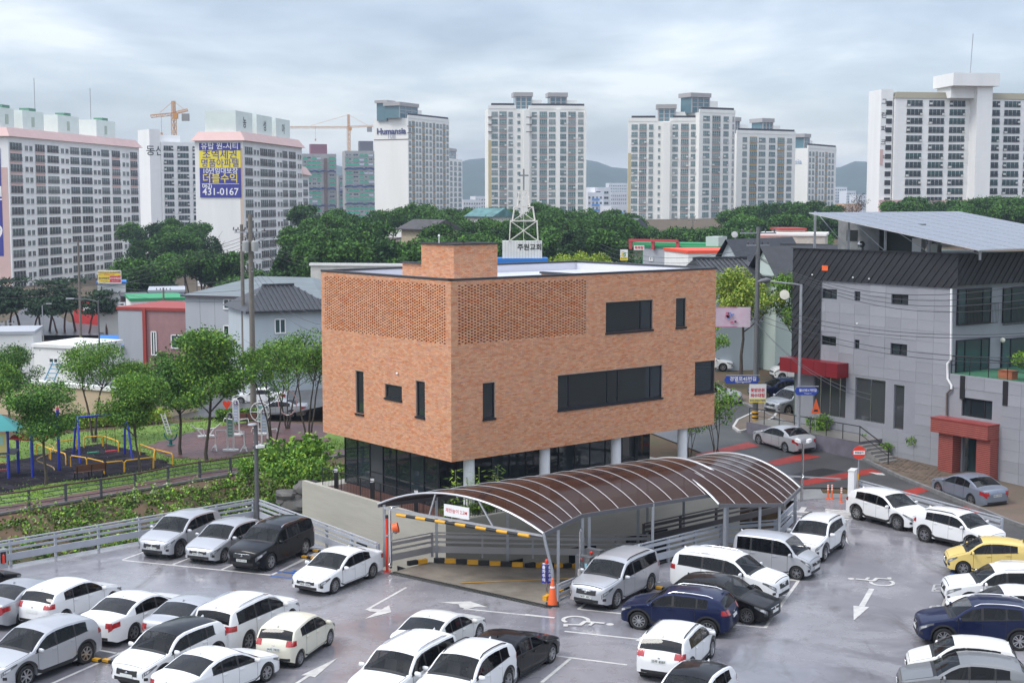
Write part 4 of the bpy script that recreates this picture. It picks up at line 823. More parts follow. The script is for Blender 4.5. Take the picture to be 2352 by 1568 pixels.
class Car:
    def __init__(s, st):
        s.__dict__.update(STY[st]); s.st = st
        s.xf = s.L/2-s.fo; s.xr = s.xf-s.wb; s.ra = s.r+(.075 if s.clad else .05); s.sill = .27 if s.clad or st == 'bigsuv' else .21
    def X(s, f): return s.L*(.5-f)
    def sm(s, tab, f, w=.007): return (interp(tab, f-w)+2*interp(tab, f)+interp(tab, f+w))/4 if .004 < f < .996 else interp(tab, f)
    def zbot(s, f):
        x = s.X(f); z = s.sill+(.06*smooth01((.05-f)/.05) if f < .05 else .09*smooth01((f-.94)/.06))
        for xw in (s.xf, s.xr):
            d = abs(x-xw)
            if d <= s.ra+1e-6: z = max(z, s.r+sqrt(max(0, s.ra**2-d*d)))
        return z
    def yside(s, w, z, zb): 
        zm = .60*zb/.95; k = (z-zm)/zm
        return w*(1-.055*min(1, abs(k))**1.6) if k > 0 else w*(1-.045*min(1, -k)**2)
    def sec(s, f, zb0=None):
        # half cross-section from sill to roof centre
        w = s.W/2*interp(GW, f); zb = s.sm(s.belt, f); zt = max(s.sm(s.top, f), zb+.02); z0 = s.zbot(f) if zb0 is None else zb0
        z0 = min(z0, zb-.03); pts = []
        for t in (0, .12, .3, .5, .7, .86, 1): z = z0+(zb-z0)*t; pts.append((s.yside(w, z, zb), z))
        wb = pts[-1][0]; h = zt-zb; cr = min(.065, .5*h); rr = min(.075, .35*h); he = max(h-cr-rr, .0)
        tb = .26 if s.st != 'boxvan' else .12
        for t in (.33, .66, 1): pts.append((wb-.012-tb*he*t*(.85+.15*t), zb+.004+he*t))
        ye, ze = pts[-1]; pts.append((ye-rr*.42, ze+rr*.75)); y2 = ye-rr*1.25; z2 = ze+rr
        pts.append((y2, z2))
        for t in (.25, .5, .75, 1): pts.append((y2*(1-t), z2+(zt-z2)*(1-(1-t)**2)))
        return pts
    def stations(s):
        fs = {i/46 for i in range(47)} | {.004, .008, .014, .02, .028, .04, .055, .07, .935, .95, .962, .972, .98, .987, .993, .997}
        fs |= {f for w in s.side for f in w} | {s.glassf[0]+.004, s.glassf[1]-.006}
        fs |= {a+(b-a)*k/8 for a, b in (s.glassf, s.rearf, (s.glassf[1]-.012, s.rearf[0]+.006)) for k in range(9)}
        for xw in (s.xf, s.xr):
            for k in range(13): fs.add(.5-(xw+s.ra*cos(pi*k/12))/s.L)
            for q in (-1, 1): fs.add(.5-(xw+q*(s.ra+.004))/s.L)
        fs = sorted(fs); o = [fs[0]]
        for f in fs[1:]:
            if f-o[-1] > .0008: o.append(f)
        o[-1] = 1.0; return o
    def body(s):
        fs = s.stations(); mb = MB(); ring = []
        for f in fs:
            h = s.sec(f); w0, z0 = h[0]; h = [(max(w0-.16, 0), z0+.01)]+h
            ring.append([(s.X(f), y, z) for y, z in h]+[(s.X(f), -y, z) for y, z in h[-2::-1]])
        n = len(ring[0]); fc = []
        for i in range(len(ring)-1):
            fm = (fs[i]+fs[i+1])/2; hole = any(a < fm < b for a, b in ((s.glassf[0]+.004, s.glassf[1]-.006), s.rearf)); sh = any(a < fm < b for a, b in s.side)
            for k in range(n-1):
                m = min(k, n-2-k)
                if (hole and m >= 12) or (sh and 7 <= m <= 9): continue
                fc.append((i*n+k, (i+1)*n+k, (i+1)*n+k+1, i*n+k+1))
        fc.append(tuple(range(n))); fc.append(tuple((len(ring)-1)*n+k for k in range(n-1, -1, -1)))
        mb.add([p for r in ring for p in r], fc); return mb
    def side_pt(s, f, z, sg, off=.006, dz=False):
        h = s.sec(f)
        for (y0, z0), (y1, z1) in zip(h, h[1:]):
            if z0 <= z <= z1 and z1 > z0:
                y = y0+(y1-y0)*(z-z0)/(z1-z0); return Vector((s.X(f), sg*(y+off), z))
        y, zz = h[0] if z < h[0][1] else h[9]
        return Vector((s.X(f), sg*(y+off), min(max(z, h[0][1]), h[9][1])))
    def glass_z(s, f, p):                     # p 0..1 between belt and roof edge
        h = s.sec(f); return h[6][1]+(h[9][1]-h[6][1])*p
    def side_patch(s, f0, f1, zf0, zf1, sg, off=.006, nf=10, nz=4):
        P = []
        for i in range(nf+1):
            f = f0+(f1-f0)*i/nf; a, b = zf0(f), zf1(f)
            for j in range(nz+1): P.append(s.side_pt(f, a+(b-a)*j/nz, sg, off))
        fc = []
        for i in range(nf):
            for j in range(nz):
                q = (i*(nz+1)+j, (i+1)*(nz+1)+j, (i+1)*(nz+1)+j+1, i*(nz+1)+j+1); fc.append(q if sg > 0 else q[::-1])
        return MB().add(P, fc)
    def top_patch(s, f0, f1, q0, q1, off=.008, nf=8, nq=10, trim=.0):
        P = []
        for i in range(nf+1):
            f = f0+(f1-f0)*i/nf; h = s.sec(f); g = (s.sm(s.top, f+.004)-s.sm(s.top, f-.004))/(-.008*s.L); nx, nz_ = -g/hypot(1, g), 1/hypot(1, g)
            arc = h[11:]                                   # (y2..0)
            for j in range(nq+1):
                q = q0+(q1-q0)*j/nq; t = 1-abs(q); y2, z2 = arc[0]; zt = arc[-1][1]
                P.append((s.X(f)+nx*off, (1 if q > 0 else -1)*y2*(1-t), z2+(zt-z2)*(1-(1-t)**2)+nz_*off))
        fc = [(i*(nq+1)+j, i*(nq+1)+j+1, (i+1)*(nq+1)+j+1, (i+1)*(nq+1)+j) for i in range(nf) for j in range(nq)]
        return MB().add(P, fc)
def wheel_meshes(r, w, style):
    # axis along y; outer face at +y
    t = MB(); RX = Matrix.Rotation(-pi/2, 4, 'X')
    t.lathe([(r*.66, -w/2), (r*.92, -w/2), (r, -w/2+.03), (r, w/2-.03), (r*.93, w/2), (r*.68, w/2-.005), (r*.66, w/2-.02)], 28, RX, cap=False)
    ty = t.me('tyre', TYRE, smooth=35)
    d = MB(); R = r*.67; d.cur = 1
    d.lathe([(R, w/2-.07), (0.02, w/2-.09)], 24, RX, cap=False); d.lathe([(R, -w/2), (0.02, -w/2)], 16, RX, cap=False)
    d.cur = 0; d.lathe([(R*.90, w/2-.06), (R*.95, w/2-.008), (R*1.01, w/2-.006), (R*1.02, w/2-.03)], 28, RX, cap=False)
    d.lathe([(R*.2, w/2-.05), (R*.2, w/2-.02), (R*.10, w/2-.012), (0.005, w/2-.012)], 14, RX, cap=False)
    n = 5 if style == 0 else 10 if style == 1 else 7
    for k in range(n):
        a = 2*pi*k/n; dr = Vector((cos(a), 0, sin(a))); tn = Vector((-sin(a), 0, cos(a)))
        if style == 0:
            for e_ in (-1, 1): d.bar(dr*R*.15+tn*e_*R*.05+Vector((0, w/2-.035, 0)), dr*R*.94+tn*e_*R*.20+Vector((0, w/2-.03, 0)), R*.15, .03, up=(0, 1, 0))
        else: d.bar(dr*R*.15+Vector((0, w/2-.035, 0)), dr*R*.94+Vector((0, w/2-.03, 0)), R*(.16 if style == 1 else .2), .03, up=(0, 1, 0))
    rm = d.me('rim', [RIM, RIMD], smooth=35); return ty, rm
_cm = {}
def car_parts(st):
    if st in _cm: return _cm[st]
    c = Car(st); P = []          # (name, mesh, material key or None, parent index)
    bm = c.body().me('body', None, smooth=32); add = lambda n, m, k=None, pa=None: (P.append((n, m, k, pa)), len(P)-1)[1]
    add('body', bm, 'paint')
    ub = MB(); ub.bx(c.X(.93), c.X(.06), -c.W*.33, c.W*.33, .17, .5)
    for xw in (c.xf, c.xr):
        for sg in (-1, 1):
            n = 14; M = Matrix.Translation((xw, sg*(c.W/2-.26), c.r)) @ Matrix.Rotation(-sg*pi/2, 4, 'X'); ub.lathe([(c.ra+.012, .16), (c.ra+.012, -.12), (.02, -.13)], 24, M, cap=False)
    add('underbody', ub.me('underbody', PLAST))
    a, b = c.glassf; add('windscreen', c.top_patch(a+.004, b-.006, -1, 1, .001).me('windscreen', WSCR, smooth=180))
    add('wiper_cowl', c.top_patch(a-.018, a+.006, -.93, .93, .007, 3).me('wiper_cowl', PLAST, smooth=180))
    a, b = c.rearf; add('rear_window', c.top_patch(a, b, -1, 1, .001).me('rear_window', REARG, smooth=180))
    fa, fb = c.glassf[0]-.02, min(.93, c.rearf[1]); zfl = c.sill+.12; zbt = c.sm(c.belt, .5)-.05; yw = c.W*.43
    tb = MB(); tb.quad((c.X(fb), -yw, zfl), (c.X(fa), -yw, zfl), (c.X(fa), yw, zfl), (c.X(fb), yw, zfl)); tb.quad((c.X(fa), -yw, zfl), (c.X(fb), -yw, zfl), (c.X(fb), -yw, zbt), (c.X(fa), -yw, zbt)); tb.quad((c.X(fb), yw, zfl), (c.X(fa), yw, zfl), (c.X(fa), yw, zbt), (c.X(fb), yw, zbt))
    tb.quad((c.X(fa), yw, zfl), (c.X(fa), -yw, zfl), (c.X(fa), -yw, zbt), (c.X(fa), yw, zbt)); tb.bx(c.X(fa+.075), c.X(fa), -yw, yw, zbt-.3, zbt-.02); tb.bx(c.X(min(.97, c.rearf[1])), c.X(c.side[1][1]+.06), -yw, yw, zbt-.35, zbt-.03); add('cabin_lining', tb.me('cabin_lining', TUB))
    for f, ys in ((c.side[0][1]-.02, (-.37, .37)), (c.side[1][1]-.01, (-.42, 0, .42))):
        for y in ys:
            x = c.X(f); m = MB(); w = .25 if len(ys) == 2 else .2; m.bx(x, x+.5, y-w, y+w, zfl+.12, zfl+.30); m.add([(x-.04, y-w, zfl+.2), (x+.1, y-w, zfl+.2), (x+.1, y+w, zfl+.2), (x-.04, y+w, zfl+.2), (x-.18, y-w*.9, zfl+.80), (x-.07, y-w*.9, zfl+.80), (x-.07, y+w*.9, zfl+.80), (x-.18, y+w*.9, zfl+.80)], [(0, 1, 5, 4), (1, 2, 6, 5), (2, 3, 7, 6), (3, 0, 4, 7), (4, 5, 6, 7)]); m.bx(x-.2, x-.11, y-.12, y+.12, zfl+.82, zfl+.98); add('seat', m.me('seat', SEAT))
    hp = (.03, c.glassf[0]-.02); add('bonnet_gap', c.top_patch(hp[0]-.006, hp[1]+.003, -.985, .985, .0025, 8).me('bonnet_gap', PLAST, smooth=180)); add('bonnet', c.top_patch(*hp, -.965, .965, .006, 8).me('bonnet', None, smooth=180), 'paint')
    for sg in (1, -1):
        for i, (f0, f1) in enumerate(c.side):
            lo = (lambda f: c.glass_z(f, 0)); hi = (lambda f: c.glass_z(f, 1))
            add('side_window', c.side_patch(f0, f1, lo, hi, sg, .001).me('side_window', CGLASS, smooth=180))
        for f0, f1 in ((c.side[0][1], c.side[1][0]), (c.side[1][1], c.side[2][0])): add('window_pillar', c.side_patch(f0-.002, f1+.002, lambda f: c.glass_z(f, 0), lambda f: c.glass_z(f, .98), sg, .005, 3).me('window_pillar', PLAST, smooth=180))
        add('window_trim', c.side_patch(c.side[0][0]-.012, c.side[2][1]+.006, lambda f: c.glass_z(f, 0)-.018, lambda f: c.glass_z(f, 0)+.012, sg, .006, 24, 1).me('window_trim', PLAST, smooth=180))
        # doors: painted skins over a dark shut line
        fa, fb, fc_ = c.side[0][0]-.005, (c.side[0][1]+c.side[1][0])/2, c.side[1][1]+.012
        zlo = lambda f: c.zbot(f)+.10; zhi = lambda f: c.glass_z(f, 0)-.012
        rlim = .5-(c.xr+c.ra+.06)/c.L
        for f0, f1 in ((max(fa, .5-(c.xf-c.ra-.07)/c.L), fb), (fb, min(fc_, rlim))):
            add('shut_line', c.side_patch(f0-.0022, f1+.0022, lambda f: zlo(f)-.012, zhi, sg, .0025, 8).me('shut_line', PLAST, smooth=180))
            d = add('door', c.side_patch(f0+.0012, f1-.0012, zlo, lambda f: zhi(f)-.004, sg, .0052, 8).me('door', None, smooth=180), 'paint')
            f = f1-.03; z = zhi(f)-.09; p = c.side_pt(f, z, sg, .022); h = MB().box(p.x, p.y, p.z, .19, .03, .035); add('handle', h.me('handle', None), 'trim', d)
        # lamps
        hi_ = lambda f: c.sec(f)[6][1]+.004; zt = c.sm(c.belt, .06); hh = .15 if not c.clad else .13
        P0 = c.side_patch(.010, .118, lambda f: hi_(f)-.035-hh*(1-.75*((f-.010)/.108)**.8), lambda f: hi_(f)-.012, sg, .009, 12); add('headlamp', P0.me('headlamp', LAMP, smooth=180))
        P0 = c.side_patch(.022, .062, lambda f: hi_(f)-.045-hh*.5, lambda f: hi_(f)-.04, sg, .013, 5); add('headlamp_lens', P0.me('headlamp_lens', LENS, smooth=180))
        if c.st in ('hatch', 'mini', 'suv', 'compactsuv', 'bigsuv', 'boxvan'):
            zb_ = c.sm(c.belt, .93); P0 = c.side_patch(.925 if c.st != 'boxvan' else .96, .988, lambda f: zb_-.21, lambda f: zb_-.02, sg, .010, 8)
        else: P0 = c.side_patch(.915, .995, lambda f: hi_(f)-.23, lambda f: hi_(f)-.05, sg, .010, 8)
        add('tail_lamp', P0.me('tail_lamp', TAIL, smooth=180))
        f = c.side[0][0]+.022; p = c.side_pt(f, c.glass_z(f, .02), sg, .0)
        m = MB().lathe([(.02, -.13), (.075, -.10), (.085, 0), (.075, .08), (.02, .11)], 12, Matrix.Translation(p+Vector((.02, sg*.13, .06))) @ Matrix.Rotation(pi/2, 4, 'X') @ Matrix.Scale(.62, 4, (1, 0, 0))); mi = add('mirror', m.me('mirror', None, smooth=50), 'mirror')
        if c.clad:
            for xw in (c.xf, c.xr):
                fc0 = .5-xw/c.L; df = (c.ra+.02)/c.L; add('arch_trim', c.side_patch(fc0-df, fc0+df, lambda f: c.zbot(f), lambda f, fc0=fc0: c.r+sqrt(max(0, (c.ra+.075)**2-(c.X(f)-c.X(fc0))**2)) if abs(c.X(f)-c.X(fc0)) < c.ra+.07 else c.zbot(f)+.02, sg, .010, 18, 2).me('arch_trim', PLAST, smooth=180))
        fq0, fq1 = .5-(c.xf-c.ra)/c.L, .5-(c.xr+c.ra)/c.L
        add('sill', c.side_patch(fq0, fq1, lambda f: c.zbot(f), lambda f: c.zbot(f)+(.13 if c.clad else .05), sg, .008, 8, 2).me('sill', PLAST, smooth=180))
        if c.clad or c.st == 'bigsuv' or c.st == 'mini' and False:
            pts = []
            for k in range(9):
                f = .44+.40*k/8; h = c.sec(f); pts.append((c.X(f), sg*(h[11][0]-.02), h[11][1]+(.045 if 0 < k < 8 else .0)))
            add('roof_rail', MB().tube(pts, .022, 6).me('roof_rail', None, smooth=60), 'rail')
    # front and rear faces
    xF, xR = c.L/2, -c.L/2; zf = c.sm(c.top, 0)
    def fpatch(y0, y1, z0, z1, front=True, off=.012):
        Ps = []; n = 12
        for i in range(n+1):
            y = y0+(y1-y0)*i/n
            for z in (z0, (z0+z1)/2, z1):
                x = 0
                for k in range(40):
                    f = k*.0018 if front else 1-k*.0018; h = c.sec(f); yy = 0
                    for (ya, za), (yb, zb) in zip(h, h[1:]):
                        if min(za, zb) <= z <= max(za, zb) and abs(zb-za) > 1e-6: yy = max(yy, ya+(yb-ya)*(z-za)/(zb-za))
                    if z < h[0][1]: yy = h[0][0]
                    if z <= h[-1][1] and yy >= abs(y): break
                Ps.append((c.X(f)+(off if front else -off), y, z))
        fc = []
        for i in range(n):
            for j in range(2): q = (i*3+j, (i+1)*3+j, (i+1)*3+j+1, i*3+j+1); fc.append(q if front else q[::-1])
        return MB().add(Ps, fc)
    zt = c.sm(c.top, .01)
    gz1 = zt-.04; gz0 = gz1-(.19 if c.clad or c.st == 'bigsuv' else .13)
    add('grille', fpatch(-.44, .44, gz0, gz1).me('grille', PLAST, smooth=180)); add('grille_bar', fpatch(-.37, .37, gz1-.012, gz1+.012, True, .018).me('grille_bar', CHROME, smooth=180))
    add('lower_intake', fpatch(-.55, .55, c.sill+.07, c.sill+.19).me('lower_intake', PLAST, smooth=180))
    add('emblem', MB().lathe([(.055, .0), (.05, .012), (.0, .014)], 14, Matrix.Translation((xF-.01+.02, 0, (gz0+gz1)/2+.01)) @ Matrix.Rotation(pi/2, 4, 'Y') @ Matrix.Scale(.7, 4, (1, 0, 0))).me('emblem', CHROME))
    for sg in (-1, 1): add('fog_lamp', c.side_patch(.014, .034, lambda f: c.sill+.17, lambda f: c.sill+.27, sg, .011, 4).me('fog_lamp', PLAST, smooth=180))
    pz = c.sill+.27; add('front_plate', MB().bx(xF+.012, xF+.024, -.26, .26, pz-.055, pz+.055).me('front_plate', PLATE))
    rz_ = .74 if c.st in ('sedan', 'longsedan') else (.70 if c.st in ('hatch', 'mini', 'boxvan') else .80)
    add('rear_plate', fpatch(-.26, .26, rz_-.07, rz_+.06, False, .012).me('rear_plate', PLATE, smooth=180))
    add('rear_bumper', fpatch(-.62, .62, c.sill+.10, c.sill+.20, False, .010).me('rear_bumper', PLAST, smooth=180))
    zl = c.sm(c.belt, .93)-.03 if c.st not in ('sedan', 'longsedan') else c.sm(c.belt, .95)-.06
    for sg in (-1, 1): add('inner_tail_lamp', fpatch(*sorted((sg*c.W*.29, sg*c.W*.42)), zl-.18, zl+.01, False, .012).me('inner_tail_lamp', TAIL, smooth=180))
    add('rear_emblem', MB().lathe([(.05, .0), (.045, .012), (.0, .014)], 14, Matrix.Translation((c.X(.986)-.02, 0, c.sm(c.top, .986)-.07)) @ Matrix.Rotation(-pi/2, 4, 'Y') @ Matrix.Scale(.7, 4, (1, 0, 0))).me('rear_emblem', CHROME))
    f = c.rearf[0]-.03; h = c.sec(f); add('antenna', MB().add([(c.X(f)+.08, -.02, h[-1][1]-.01), (c.X(f)+.08, .02, h[-1][1]-.01), (c.X(f)-.08, .025, h[-1][1]-.01), (c.X(f)-.08, -.025, h[-1][1]-.01), (c.X(f)-.07, 0, h[-1][1]+.065)], [(0, 1, 4), (1, 2, 4), (2, 3, 4), (3, 0, 4)]).me('antenna', None), 'paint')
    ws = [wheel_meshes(c.r, .215, k) for k in range(3)]
    _cm[st] = (c, P, ws, rz_, fpatch); return _cm[st]
def car(style, colour, label, pos, heading, plate=None, roof=None, wheel=0, group='parked cars', rails='chrome', z=0, extra=None, name=None):
    c, P, ws, rz_, fpatch = car_parts(style)
    nm = name or {'sedan': 'saloon_car', 'longsedan': 'saloon_car', 'hatch': 'hatchback_car', 'mini': 'hatchback_car', 'suv': 'sport_utility_car', 'bigsuv': 'sport_utility_car', 'compactsuv': 'sport_utility_car', 'boxvan': 'box_car'}[style]
    t = thing(nm, label, 'car', (pos[0], pos[1], z), radians(heading), group); mk = {'paint': CP[colour], 'trim': CP[colour], 'mirror': CP[colour], 'rail': CHROME if rails == 'chrome' else PLAST}
    made = []
    for n, me, k, pa in P:
        if n == 'roof_rail' and rails is None: made.append(None); continue
        o = bpy.data.objects.new(n, me); COL.objects.link(o); o.parent = made[pa] if pa is not None else t; made.append(o)
        if k:
            if not me.materials: me.materials.append(mk[k])
            o.material_slots[0].link = 'OBJECT'; o.material_slots[0].material = mk[k]
    q = random.Random(label); t.scale = (q.uniform(.985, 1.025), 1, q.uniform(.975, 1.02))
    ty, rm = ws[wheel]
    for xw in (c.xf, c.xr):
        for sg in (1, -1):
            w = link('wheel', ty, t, None, (xw, sg*(c.W/2-.125), c.r), (0, random.uniform(0, 6), 0 if sg > 0 else pi)); link('rim', rm, w)
    if plate:
        me = text_me(plate, .115, PTXT, 0, 'CENTER', .01)
        link('plate_number', me, made[[q[0] for q in P].index('front_plate')], None, (c.L/2+.026, 0, c.sill+.27), (pi/2, 0, pi/2)); link('plate_number', me, made[[q[0] for q in P].index('rear_plate')], None, (-c.L/2-.018, 0, rz_-.005), (pi/2, 0, -pi/2))
    if roof:
        f0, f1 = c.glassf[1]-.012, c.rearf[0]+.006
        o = c.top_patch(f0, f1, -1.0, 1.0, .006, 12).build('roof_skin', CP[roof], t, smooth=180)
    return t
def car_at(style, colour, label, fpx, rpx, side, **kw):
    # placed from the survey points of the two wheels on the seen side (side=+1: the car's left flank is seen)
    c = STY[style]; z = kw.get('z', 0); a, b = G(*fpx, z), G(*rpx, z); h = atan2(a.y-b.y, a.x-b.x); hd = kw.pop('hd', None)
    if hd is not None: h = radians(hd)
    w = c['W']/2-.02; xm = c['L']/2-c['fo']-c['wb']/2
    m = (a+b)/2 - Vector((-sin(h), cos(h), 0))*side*w - Vector((cos(h), sin(h), 0))*xm
    return car(style, colour, label, (m.x, m.y), degrees(h), **kw)
def car_by(style, colour, label, px, which, side, hd, **kw):
    # placed from one wheel's survey point: which 'f'/'r', side as above, heading in degrees
    c = STY[style]; z = kw.get('z', 0); a = G(*px, z) if not isinstance(px, Vector) else px; h = radians(hd); w = c['W']/2-.02
    x = c['L']/2-c['fo'] if which == 'f' else c['L']/2-c['fo']-c['wb']
    m = a-Vector((cos(h), sin(h), 0))*x-Vector((-sin(h), cos(h), 0))*side*w
    return car(style, colour, label, (m.x, m.y), hd, **kw)
# back row by the planted bank
car_by('suv', 'lightsilver', 'silver sport utility car, leftmost of the three parked against the guard rail corner', Lz(1310, 535), 'f', 1, -112, plate='47노 2310', wheel=0, rails=None)
car_by('hatch', 'lightsilver', 'silver estate car with black roof rails between the silver and black off-roaders', Lz(1633, 570), 'f', 1, -112, plate='26부 6927', wheel=0)
car_at('bigsuv', 'black', 'black off-road car with chrome grille parked under the lamp pole', Lz(1970, 625), Lz(2210, 522), 1, plate='25부7122', wheel=0)
car_at('sedan', 'white', 'white saloon facing the camera beside the red gate post', Mz(478, 862), Mz(768, 745), 1, plate='38조 7696', wheel=1)
# left rows
car_by('sedan', 'silver', 'silver saloon with its tail at the left edge of the picture', Lz(170, 1030), 'r', -1, 66, wheel=0)
car_by('hatch', 'white', 'white hatchback second from left in the row showing tail lamps', (Lz(480, 1035)), 'r', -1, 66, wheel=1)
car_by('longsedan', 'white', 'white saloon with chrome boot strip between the white hatchback and the silver saloon', Lz(978, 1140), 'r', -1, 66, plate='67수 4561', wheel=0)
car_by('sedan', 'lightsilver', 'pale silver saloon squeezed between two white cars, tail to the camera', Lz(1420, 1170), 'r', -1, 67, plate='24수 2382', wheel=0)
car_by('bigsuv', 'white', 'large white sport utility car with dark rear window in the left rear row', Lz(1808, 1212), 'r', -1, 67, plate='10호 0935', wheel=2)
car_at('mini', 'ivory', 'small ivory hatchback with tall red tail lamps at the end of its row', Mz(433, 1270), Mz(207, 1430), -1, plate='34서 7820', wheel=1)
car_at('suv', 'lightsilver', 'silver sport utility car facing the camera in the lower left corner', Lz(240, 1455), Lz(592, 1320), 1, wheel=2, rails=None, hd=-118)
car_by('compactsuv', 'white', 'white crossover with contrasting black roof and bonnet towards the camera', Lz(1195, 1478), 'f', 1, -118, roof='black', wheel=1, rails=None)
car_by('sedan', 'white', 'white saloon with purple tinted rear window in the bottom left row', Lz(1935, 1435), 'f', -1, 58, wheel=0)
car_by('hatch', 'black', 'dark car cut off by the left edge behind the silver saloon', Lz(-260, 930), 'r', -1, 66, wheel=0)
# bottom middle
car_by('bigsuv', 'white', 'white sport utility car with grey roof rails nosing into the bottom edge', Mz(1020, 1800), 'f', 1, -117, wheel=0)
car_by('suv', 'white', 'white sport utility car with black roof seam left of the black saloon', Mz(1530, 1830), 'f', 1, -117, wheel=0, rails='black')
car_by('sedan', 'pearl', 'white saloon seen from behind above the two white off-roaders', Mz(1605, 1238), 'f', -1, 64, wheel=1)
car_at('longsedan', 'black', 'black saloon with chrome window line beside the painted bay corner', Mz(2155, 1420), Mz(1898, 1575), -1, wheel=0, hd=61)
car_by('compactsuv', 'white', 'white compact crossover with black roof rails seen from behind at the bottom', Rz(1300, 1545), 'r', -1, 66, plate='25루 8587', wheel=0, rails='black')
car_by('hatch', 'white', 'white hatchback with black glass roof cut by the bottom edge', Rz(1390, 1985), 'f', 1, -118, roof='black', wheel=0)
# centre right group
car_by('bigsuv', 'lightsilver', 'silver sport utility car with black roof rails facing the camera beside the hydrant cabinets', Rz(985, 850), 'r', 1, -123, plate='08두 4857', wheel=1, rails='black')
car_by('bigsuv', 'white', 'white sport utility car with sloping nose behind the black people carrier', Rz(1790, 945), 'f', -1, -33, wheel=1)
car_by('hatch', 'black', 'black people carrier between the navy crossover and the white car', Rz(1735, 1105), 'f', -1, -33, wheel=1)
car_at('compactsuv', 'navy', 'navy blue crossover with silver roof rails parked across the lane', Rz(895, 1148), Rz(1425, 1212), 1, wheel=1)
car_by('boxvan', 'lightsilver', 'tall boxy silver city van with five-hole wheels by the guard rail', Rz(2125, 757), 'f', -1, -32, wheel=0)
car_at('compactsuv', 'white', 'white crossover facing the camera next to the canopy end', Qz(530, 712), Qz(645, 630), 1, wheel=2, rails='black')
car_at('suv', 'white', 'white sport utility car with ten-spoke wheels along the street rail', Qz(1015, 500), Qz(742, 430), -1, wheel=1, rails=None)
car_by('compactsuv', 'white', 'white crossover with black wheel arch trim behind the yellow car', Qz(1210, 583), 'r', -1, -52, wheel=0, rails='black')
car_at('mini', 'yellow', 'pale yellow small hatchback on the right edge', Qz(1480, 812), Qz(1890, 830), 1, wheel=0)
car_by('bigsuv', 'white', 'white people mover directly in front of the yellow hatchback', Qz(1535, 1062), 'f', 1, 172, wheel=0)
car_by('sedan', 'white', 'white saloon hidden between the white people mover and the navy car', Qz(1560, 1190), 'f', 1, 172, wheel=0)
car_by('suv', 'navy', 'dark navy sport utility car with orange indicator in the right row', Qz(1345, 1320), 'f', 1, 172, wheel=0)
car_by('mini', 'pearl', 'off-white hatchback with red tail lamps in the lower right row', Qz(1245, 1585), 'f', 1, 168, wheel=0)
car_by('hatch', 'grey', 'grey hatchback nearest the camera in the lower right corner', Qz(1215, 1720), 'f', 1, 168, wheel=0)
# street
def sp(p): return GS(*p)
def street_car(style, colour, label, px, which, side, hd, **kw):
    a = sp(px); t = car_by(style, colour, label, a, which, side, hd, z=a.z+.014, **kw); t.rotation_euler[1] = -.045*sin(radians(hd)); t.rotation_euler[0] = .045*cos(radians(hd)); return t
street_car('sedan', 'lightsilver', 'silver saloon standing on the street at the foot of the corner kerb', Sz(483, 1220), 'r', 1, 117, plate='30어 0172', wheel=0, group='cars on the street')
street_car('sedan', 'bluegrey', 'blue grey saloon parked at the kerb before the red brick porch', Sz(1541, 1523), 'r', 1, 111, plate='40나 9200', wheel=0, group='cars on the street')
street_car('longsedan', 'navy', 'dark navy saloon parked beyond the round blue road sign pole', Sz(375, 920), 'f', 1, 190, plate='65허 0472', wheel=1, group='cars on the street')
street_car('bigsuv', 'silver', 'silver sport utility car between the navy saloon and the shop terrace', Sz(505, 1005), 'f', 1, 215, plate='22서 5897', wheel=0, group='cars on the street')
